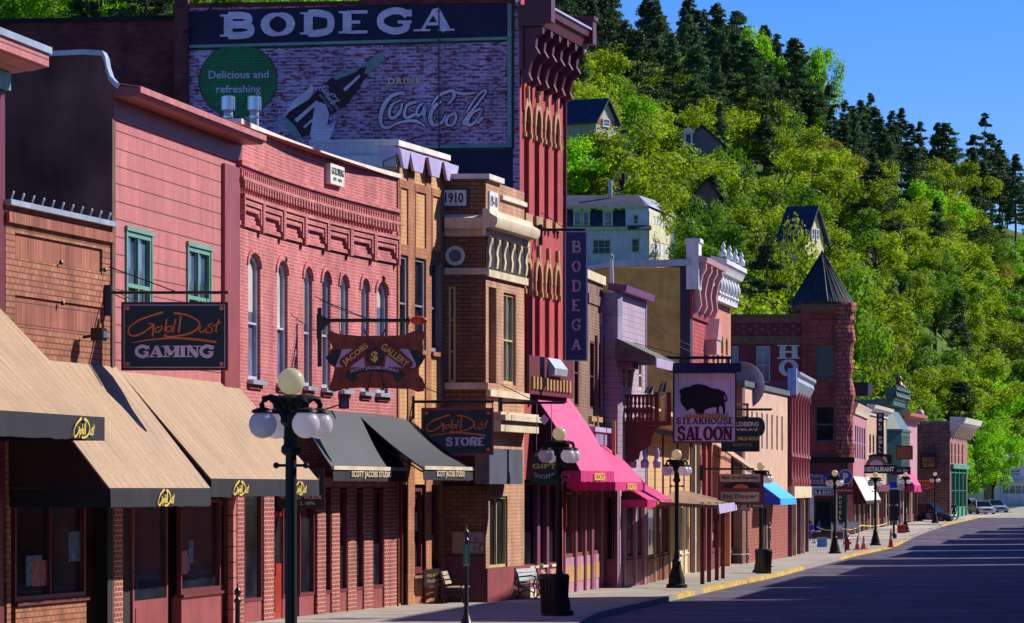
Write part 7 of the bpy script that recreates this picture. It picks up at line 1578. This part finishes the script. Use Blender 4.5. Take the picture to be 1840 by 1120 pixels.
m=MB(); m.add([(-.3,-.25,Zg(372)),(gu(1160),-.25,Zg(371)),(gu(1150),4,Zg(346)),(-.3,4,Zg(346)),(s2+.3,D2+.3,Zg(378)),(gu(1166),-.3,Zg(370)),(-.3,D2,Zg(348)),(s2-1.5,D2-1,Zg(350))],[(5,4,7,2),(1,5,2)]); obj('upper_roof',m,paint('pale_sheet_roof',(.34,.36,.44),.5),b,smooth=False); m=MB(); m.add([(-.3,-.25,Zg(372)),(gu(1160),-.25,Zg(371)),(gu(1150),4,Zg(346)),(-.3,4,Zg(346)),(-.3,D2,Zg(348)),(s2-1.5,D2-1,Zg(350))],[(0,1,2,3),(3,2,5,4)]); obj('navy_upper_roof',m,M_slate,b)
m=MB(); m.side([(-.8,Zg(412)),(0,Zg(405)),(0,Zg(414))],gu(1128),gu(1170)); obj('pent_roof',m,M_slate,b)
for a,c in ((1030,1045),(1046,1060),(1083,1101)):
    u0,u1=gu(a),gu(c); m=MB(); wall(m,u0,u1,Zg(406),Zg(379),[(u0+.18,u1-.18,Zg(404),Zg(382))],.2,y=-.28); m.prism([(u0-.2,Zg(379)),(u1+.2,Zg(379)),((u0+u1)/2,Zg(371))],-.4,.6); dm=obj('dormer',m,M_cream2,b,smooth=False); m=MB(); m.box(u0+.18,u1-.18,-.15,-.1,Zg(404),Zg(382)); obj('pane',m,M_glassb,dm)
m=MB(); m.tube([(gu(1098),3,Zg(350)),(gu(1098),3,Zg(320))],.22,8); obj('flue',m,M_bluegal,b)
def hill_house(name,label,px0,px1,pyb,pye,pyr,Y,wallm,roofm,gable=True,wins=(),Dp=9,dy=0,low=6):
    """gable end to the camera between px0 and px1: base row, eaves row, ridge row"""
    g=Frame(px0,Y,px1,Y+dy,base=WZ(pyb,Y)); b=g.root(name,label,'house'); L=g.L; Z=lambda py:g.z_at(0,0,py)
    m=MB(); m.prism([(0,-low),(L,-low),(L,Z(pye)),(L/2,Z(pyr)),(0,Z(pye))],0,Dp); obj('wall',m,wallm,b,smooth=False)
    k=(Z(pyr)-Z(pye))/(L/2)
    for s in (-1,1):
        o_=.5; P=[(L/2,Z(pyr)+.05),(L/2+s*(L/2+o_),Z(pye)-k*o_+.05),(L/2+s*(L/2+o_),Z(pye)-k*o_+.3),(L/2,Z(pyr)+.32)]; m=MB(); m.prism(P,-.5,Dp+.5); obj('roof',m,roofm,b)
    for (a,c,t_,b_) in wins: window(b,g.u(a),g.u(c),Z(b_),Z(t_),M_wl,M_glassb,0,-.14,.12,1,2)
    return b,g
b,g=hill_house('gabled_house','cream gabled house with a dark roof, highest on the hill at the left',1071,1107,300,215,178,470,siding('warm_cream_boards',(.50,.47,.30),.3,.8),M_slate,wins=((1081,1093,211,226),),Dp=12,dy=4)
m=MB(); m.box(0,g.L,-.06,-.01,g.z_at(0,0,222),g.z_at(0,0,213)); obj('shingle_band',m,M_maroon2,b)
b,g=hill_house('hillside_house','long low house with pale wall beside the gabled house, half behind trees',1100,1145,320,252,238,465,M_bwhite,M_slate,Dp=8)
b,g=hill_house('dark_house','dark roofed house with a white dormer in shade under the big pines',1222,1300,290,262,228,500,paint('dark_boards',(.14,.13,.16),.7),paint('brown_black_roof',(.045,.03,.035),.8),wins=((1250,1259,268,285),),Dp=9)
m=MB(); u0,u1=g.u(1228),g.u(1244); Z=lambda py:g.z_at(0,0,py); m.box(u0,u1,-1.2,2,Z(262),Z(240)); m.prism([(u0-.3,Z(240)),(u1+.3,Z(240)),((u0+u1)/2,Z(229))],-1.5,2); dm=obj('dormer',m,M_bwhite,b,smooth=False); m=MB(); m.box(u0+.3,u1-.3,-1.25,-1.2,Z(259),Z(243)); obj('pane',m,M_glassd,dm)
b,g=hill_house('small_shed_house','small dark gabled roof in the woods above the olive tree',1247,1292,362,352,324,440,paint('brown_boards',(.16,.11,.08),.8),paint('black_roof',(.03,.025,.03),.8),Dp=7,low=1)
b,g=hill_house('blue_roof_house','cream house with a steep navy roof among trees left of the turret',1447,1480,470,424,372,405,siding('butter_boards',(.66,.60,.28),.3,.8),M_slate,wins=((1456,1461,408,430),(1464,1469,408,430)),Dp=2.6,dy=5)
# grassy bank and bushes
# ============================================================= utility pole, wires
t=thing('utility_pole','thin wooden utility pole standing on the wooded slope above the turret','utility pole',(WX(1552,430),430,terr(WX(1552,430),430)),0); m=MB(); m.tube([(0,0,0),(0,0,11)],[.16,.1],8); obj('pole',m,M_bark,t); m=MB(); m.box(-1.1,1.1,-.06,.06,10.2,10.4); obj('crossarm',m,M_bark,t)
def wire(P0,P1,sag,lab,r=.012):
    m=MB(); m.tube([tuple(Vector(P0).lerp(Vector(P1),i/10)-Vector((0,0,sag*4*(i/10)*(1-i/10)))) for i in range(11)],r,4); o=obj('cable',m,M_black); tag(o,lab,'cable')
PW=lambda px,py,Y:(WX(px,Y),Y,WZ(py,Y))
wire(PW(1136,527,130),PW(1240,620,156),.3,'thin black cable from the lavender eaves to the ochre wall'); wire(PW(1136,560,130),PW(1262,640,160),.2,'thin black cable crossing the ochre stucco wall lower down'); wire(PW(566,532,92),PW(700,575,99),.15,'thin wire above the gallery sign bracket across the arched windows'); wire(PW(200,520,75.6),PW(420,600,86),.1,'thin wire beside the gaming sign and the green windows')
wire(PW(560,40,112),PW(760,-5,112),.1,'overhead wire above the mural parapet',.02); wire(PW(330,60,111),PW(390,2,111),.05,'short steel stay on the mural parapet',.03)
t=thing('vent_pipe','tall white vent pipe on the roof beside the lavender building','pipe',(WX(1101,133),133,WZ(512,133)),0); m=MB(); m.tube([(0,0,-1),(-.05,0,.98)],.06,8); obj('pipe',m,M_wl,t); m=MB(); m.lathe([(.09,.9),(.09,1.0),(.02,1.06)],-.05,0,8); obj('cap',m,M_bluegal,t)
# ============================================================= cars
def car(X,Y,rz,bodym,lab,name='sedan',suv=False):
    t=thing(name,lab,'car',(X,Y,gz(Y)-.12),rz)      # local -y is the front
    W=.88; zb=.22; hb=.92 if suv else .78; ht=1.68 if suv else 1.40
    rings=[(-2.25,.30,.62,.74),(-2.18,.24,.72,.82),(-1.5,.2,.84,.86),(-.95,.2,hb+.06,W),(0,.2,hb+.10,W),(1.3,.2,hb+.10,W),(1.9,.22,hb+.08,.86),(2.25,.28,hb-.0,.80),(2.32,.4,hb-.12,.74)]
    m=MB(); n=10; base=len(m.v)
    for y,z0,z1,w_ in rings:
        for k in range(n):
            a=2*math.pi*(k+.5)/n; c,s=math.cos(a),math.sin(a); c=math.copysign(abs(c)**.35,c); s=math.copysign(abs(s)**.45,s); m.v.append((w_*c,y,(z0+z1)/2+(z1-z0)/2*s))
    for i in range(len(rings)-1):
        for k in range(n): m.f.append((i*n+k,i*n+(k+1)%n,(i+1)*n+(k+1)%n,(i+1)*n+k))
    m.f.append(tuple(range(n))); m.f.append(tuple((len(rings)-1)*n+k for k in range(n)))
    bd=obj('body',m,bodym,t)
    ya,yb,yc,yd=(-.9,-.3,1.6,2.15) if suv else (-1.0,-.25,1.0,1.75)
    def cab(ins,ztop,nm,mt,par):
        m=MB(); v=[]
        for y,z,w_ in ((ya,hb,W*.93),(yb,ztop,W*.72),(yc,ztop,W*.72),(yd,hb,W*.9)): v+=[(-w_+ins,y,z),(w_-ins,y,z)]
        m.add(v,[(0,1,3,2),(2,3,5,4),(4,5,7,6),(0,2,4,6),(1,7,5,3),(0,6,7,1)]); return obj(nm,m,mt,par,smooth=False)
    cab(.0,ht-.03,'windows',M_glassd,t)
    m=MB(); m.box(-W*.72,W*.72,yb-.02,yc+.02,ht-.04,ht+.02); obj('roof',m,bodym,bd)
    for s in (-1,1):
        for y0_,y1_ in ((ya,yb),(yd,yc)): m=MB(); m.tube([(s*W*.93,y0_,hb+.02),(s*W*.72,y1_,ht)],.035,5); obj('pillar',m,bodym,bd)
        m=MB(); m.box(s*.45-.2,s*.45+.2,-2.29,-2.2,.58,.72); obj('headlight',m,M_wl,t)
        m=MB(); m.box(s*(W+.02),s*(W+.17),-.75,-.6,hb+.02,hb+.16); obj('mirror',m,bodym,t)
        for y in (-1.42,1.4):
            m=MB(); m.lathe([(.20,-.1),(.32,-.11),(.33,0),(.32,.11),(.2,.1)],0,0,18); m.xf(lambda a,b_,c:(s*.80+c,y+a,.33+b_)); w_=obj('wheel',m,M_black,t)
            m=MB(); m.lathe([(.02,.1),(.19,.1),(.2,.08)],0,0,10); m.xf(lambda a,b_,c:(s*.80+c*s,y+a,.33+b_)); obj('rim',m,M_bluegal,w_)
    m=MB(); m.box(-.5,.5,-2.28,-2.22,.50,.66); obj('grille',m,M_black,t); m=MB(); m.box(-.8,.8,-2.36,-2.2,.28,.46); obj('bumper',m,bodym,t); m=MB(); m.box(-.26,.26,-2.38,-2.36,.32,.44); obj('number_plate',m,M_wl,t)
    return t
M_carw=paint('white_car_paint',(.68,.69,.72),.2,.98,1.02,.5,spec=.6,streak=False); M_card=paint('dark_car_paint',(.02,.025,.05),.15,.95,1.05,.5,spec=.7,streak=False); M_cars=paint('silver_car_paint',(.42,.46,.55),.2,.97,1.03,.5,spec=.6,streak=False)
car(WX(1764,388),388,R(8),M_carw,'white sedan parked nose to the camera, left of the silver one'); car(WX(1786,399),399,R(12),M_cars,'silver white sedan parked just behind the white sedan')
car(WX(1672,352),352,R(60),M_card,'dark car parked beside the dark brick saloon wall','parked_car',True); car(WX(1742,410),410,R(60),M_cars,'pale car half hidden behind the green saloon front corner','parked_car')
# ============================================================= people
def person(X,Y,rz,joints,lab,shirt,pants,hat=None,z=None,zs=(.95,1.42),scale=1.0):
    """one skinned body; joints override the standing pose"""
    J={'pelvis':(0,0,.95),'chest':(0,0,1.28),'neck':(0,0,1.46),'head':(0,-.02,1.60),'crown':(0,-.02,1.72),'shl':(-.18,0,1.40),'ell':(-.26,.02,1.12),'wrl':(-.27,-.08,.88),'hal':(-.27,-.12,.79),'shr':(.18,0,1.40),'elr':(.26,.02,1.12),'wrr':(.27,-.08,.88),'har':(.27,-.12,.79),
       'hil':(-.1,0,.92),'knl':(-.12,-.02,.50),'anl':(-.13,.02,.08),'tol':(-.14,-.16,.04),'hir':(.1,0,.92),'knr':(.12,-.02,.50),'anr':(.13,.02,.08),'tor':(.14,-.16,.04)}
    J.update(joints)
    E=[('pelvis','chest'),('chest','neck'),('neck','head'),('head','crown'),('chest','shl'),('shl','ell'),('ell','wrl'),('wrl','hal'),('chest','shr'),('shr','elr'),('elr','wrr'),('wrr','har'),('pelvis','hil'),('hil','knl'),('knl','anl'),('anl','tol'),('pelvis','hir'),('hir','knr'),('knr','anr'),('anr','tor')]
    RR={'pelvis':.14,'chest':.15,'neck':.055,'head':.10,'crown':.075,'shl':.075,'ell':.05,'wrl':.035,'hal':.04,'shr':.075,'elr':.05,'wrr':.035,'har':.04,'hil':.1,'knl':.065,'anl':.045,'tol':.035,'hir':.1,'knr':.065,'anr':.045,'tor':.035}
    ks=list(J); me=bpy.data.meshes.new('b'); me.from_pydata([J[k] for k in ks],[(ks.index(a),ks.index(c)) for a,c in E],[]); o=bpy.data.objects.new('b',me); COL.objects.link(o)
    sm=o.modifiers.new('s','SKIN'); 
    for i,k in enumerate(ks): me.skin_vertices[0].data[i].radius=(RR[k],RR[k])
    me.skin_vertices[0].data[0].use_root=True; ss=o.modifiers.new('u','SUBSURF'); ss.levels=1
    dg=bpy.context.evaluated_depsgraph_get(); me2=bpy.data.meshes.new_from_object(o.evaluated_get(dg)); bpy.data.objects.remove(o); me2.name='body'
    t=thing('person',lab,'person',(X,Y,gz(Y) if z is None else z),rz); t.scale=(scale,)*3
    b=bpy.data.objects.new('body',me2); COL.objects.link(b); b.parent=t
    sk=paint('skin_tone',(.45,.22,.14),.6,streak=False); sh=paint('shoe_black',(.02,.02,.02),.5)
    for mm in (sk,shirt,pants,sh): me2.materials.append(mm)
    pz=J['pelvis']; lk=[Vector(J[k]) for k in ('hil','knl','anl','hir','knr','anr')]; ak=[Vector(J[k]) for k in ('wrl','wrr','hal','har')]; hd=Vector(J['head']); tk=[Vector(J['tol']),Vector(J['tor'])]
    for p in me2.polygons:
        c=p.center; dl=min((c-q).length for q in lk); da=min((c-q).length for q in ak); dh=(c-hd).length; dt=min((c-q).length for q in tk); ch=min((c-Vector(J['chest'])).length,(c-Vector(J['shl'])).length,(c-Vector(J['shr'])).length,(c-Vector(J['ell'])).length,(c-Vector(J['elr'])).length)
        mid=min((c-(lk[i]+lk[i+1])/2).length for i in (0,1,3,4)); m_=min((dh,0),(da+.02,0),(ch,1),(min(dl,mid),2),(dt,3))
        p.material_index=m_[1]
    me2.shade_smooth()
    h=Vector(J['head']); m=MB(); m.ball((h.x,h.y+.02,h.z+.04),.115,12,1.05); hr=obj('hair',m,paint('brown_hair',(.06,.03,.02),.7),t)
    if hat: m=MB(); m.lathe([(.19,h.z+.10),(.19,h.z+.115),(.11,h.z+.12),(.10,h.z+.22),(.02,h.z+.24)],h.x,h.y,14); obj('hat',m,hat,t)
    return t
SIT={'pelvis':(0,0,.50),'chest':(0,-.02,.84),'neck':(0,-.03,1.02),'head':(0,-.06,1.16),'crown':(0,-.06,1.28),'shl':(-.18,-.02,.96),'ell':(-.25,-.1,.70),'wrl':(-.18,-.32,.62),'hal':(-.14,-.4,.62),'shr':(.18,-.02,.96),'elr':(.25,-.1,.70),'wrr':(.18,-.32,.62),'har':(.14,-.4,.62),'hil':(-.1,-.02,.48),'knl':(-.13,-.45,.50),'anl':(-.13,-.46,.09),'tol':(-.13,-.62,.04),'hir':(.1,-.02,.48),'knr':(.13,-.45,.50),'anr':(.13,-.46,.09),'tor':(.13,-.62,.04)}
M_bl=paint('bright_blue_cotton',(.03,.10,.50),.7); M_jean=paint('denim',(.03,.05,.14),.8); M_teal=paint('dark_teal_cotton',(.02,.08,.12),.8); M_pinks=paint('pink_cotton',(.55,.15,.28),.7)
def chair(p,rz,lab):
    t=thing('patio_chair',lab,'chair',p,rz); m=MB(); m.box(-.22,.22,-.22,.22,.40,.43); obj('seat',m,M_black,t); m=MB(); m.box(-.22,.22,.2,.23,.5,.88); obj('backrest',m,M_black,t)
    for sx in(-1,1):
        for sy in (-1,1): m=MB(); m.tube([(sx*.2,sy*.2,0),(sx*.2,sy*.2,.40 if sy<0 else .88)],.016,5); obj('leg',m,M_black,t)
for px,py,rz,lab,sh in ((1456,972,-20,'seated person in a bright blue shirt at the pavement table, left one',M_bl),(1471,968,50,'seated person in blue leaning forward, right of the table',M_bl)):
    p=onwalk(px,py); person(p[0],p[1],R(rz),SIT,lab,sh,M_jean); chair((p[0],p[1],p[2]),R(rz),'black patio chair under the %s seated person'%('left' if px<1460 else 'right'))
p=onwalk(1463,976); t=thing('patio_table','small round table with a pink cloth by the seated people','table',p,0); m=MB(); m.lathe([(.4,.70),(.42,.74),(.4,.76)],0,0,18); obj('tabletop',m,M_pinks,t); m=MB(); m.lathe([(.22,0),(.2,.03),(.03,.06),(.03,.7)],0,0,10); obj('pedestal',m,M_black,t)
p=onwalk(1464,960); person(p[0]-.1,p[1]+2,R(10),{},'standing person in a dark teal shirt behind the seated people',M_teal,M_jean)
Yp=350; person(WX(1714,352)+.0,352,R(-20),{'knl':(-.12,-.14,.52),'anl':(-.13,-.1,.1),'tol':(-.14,-.26,.05),'knr':(.12,.06,.5),'anr':(.13,.24,.1),'tor':(.14,.1,.04)},'person in dark clothes walking before the green saloon front',M_teal,M_black)
# cowboy dummy by the third lamp
p=onwalk(1206,1022); person(p[0],p[1],R(0),{},'figure in a cream cowboy hat and bright blue coat beside the third lamp',M_bl,M_bl,hat=paint('cream_felt',(.5,.42,.26),.8),scale=1.05)
p=onwalk(232,1400)
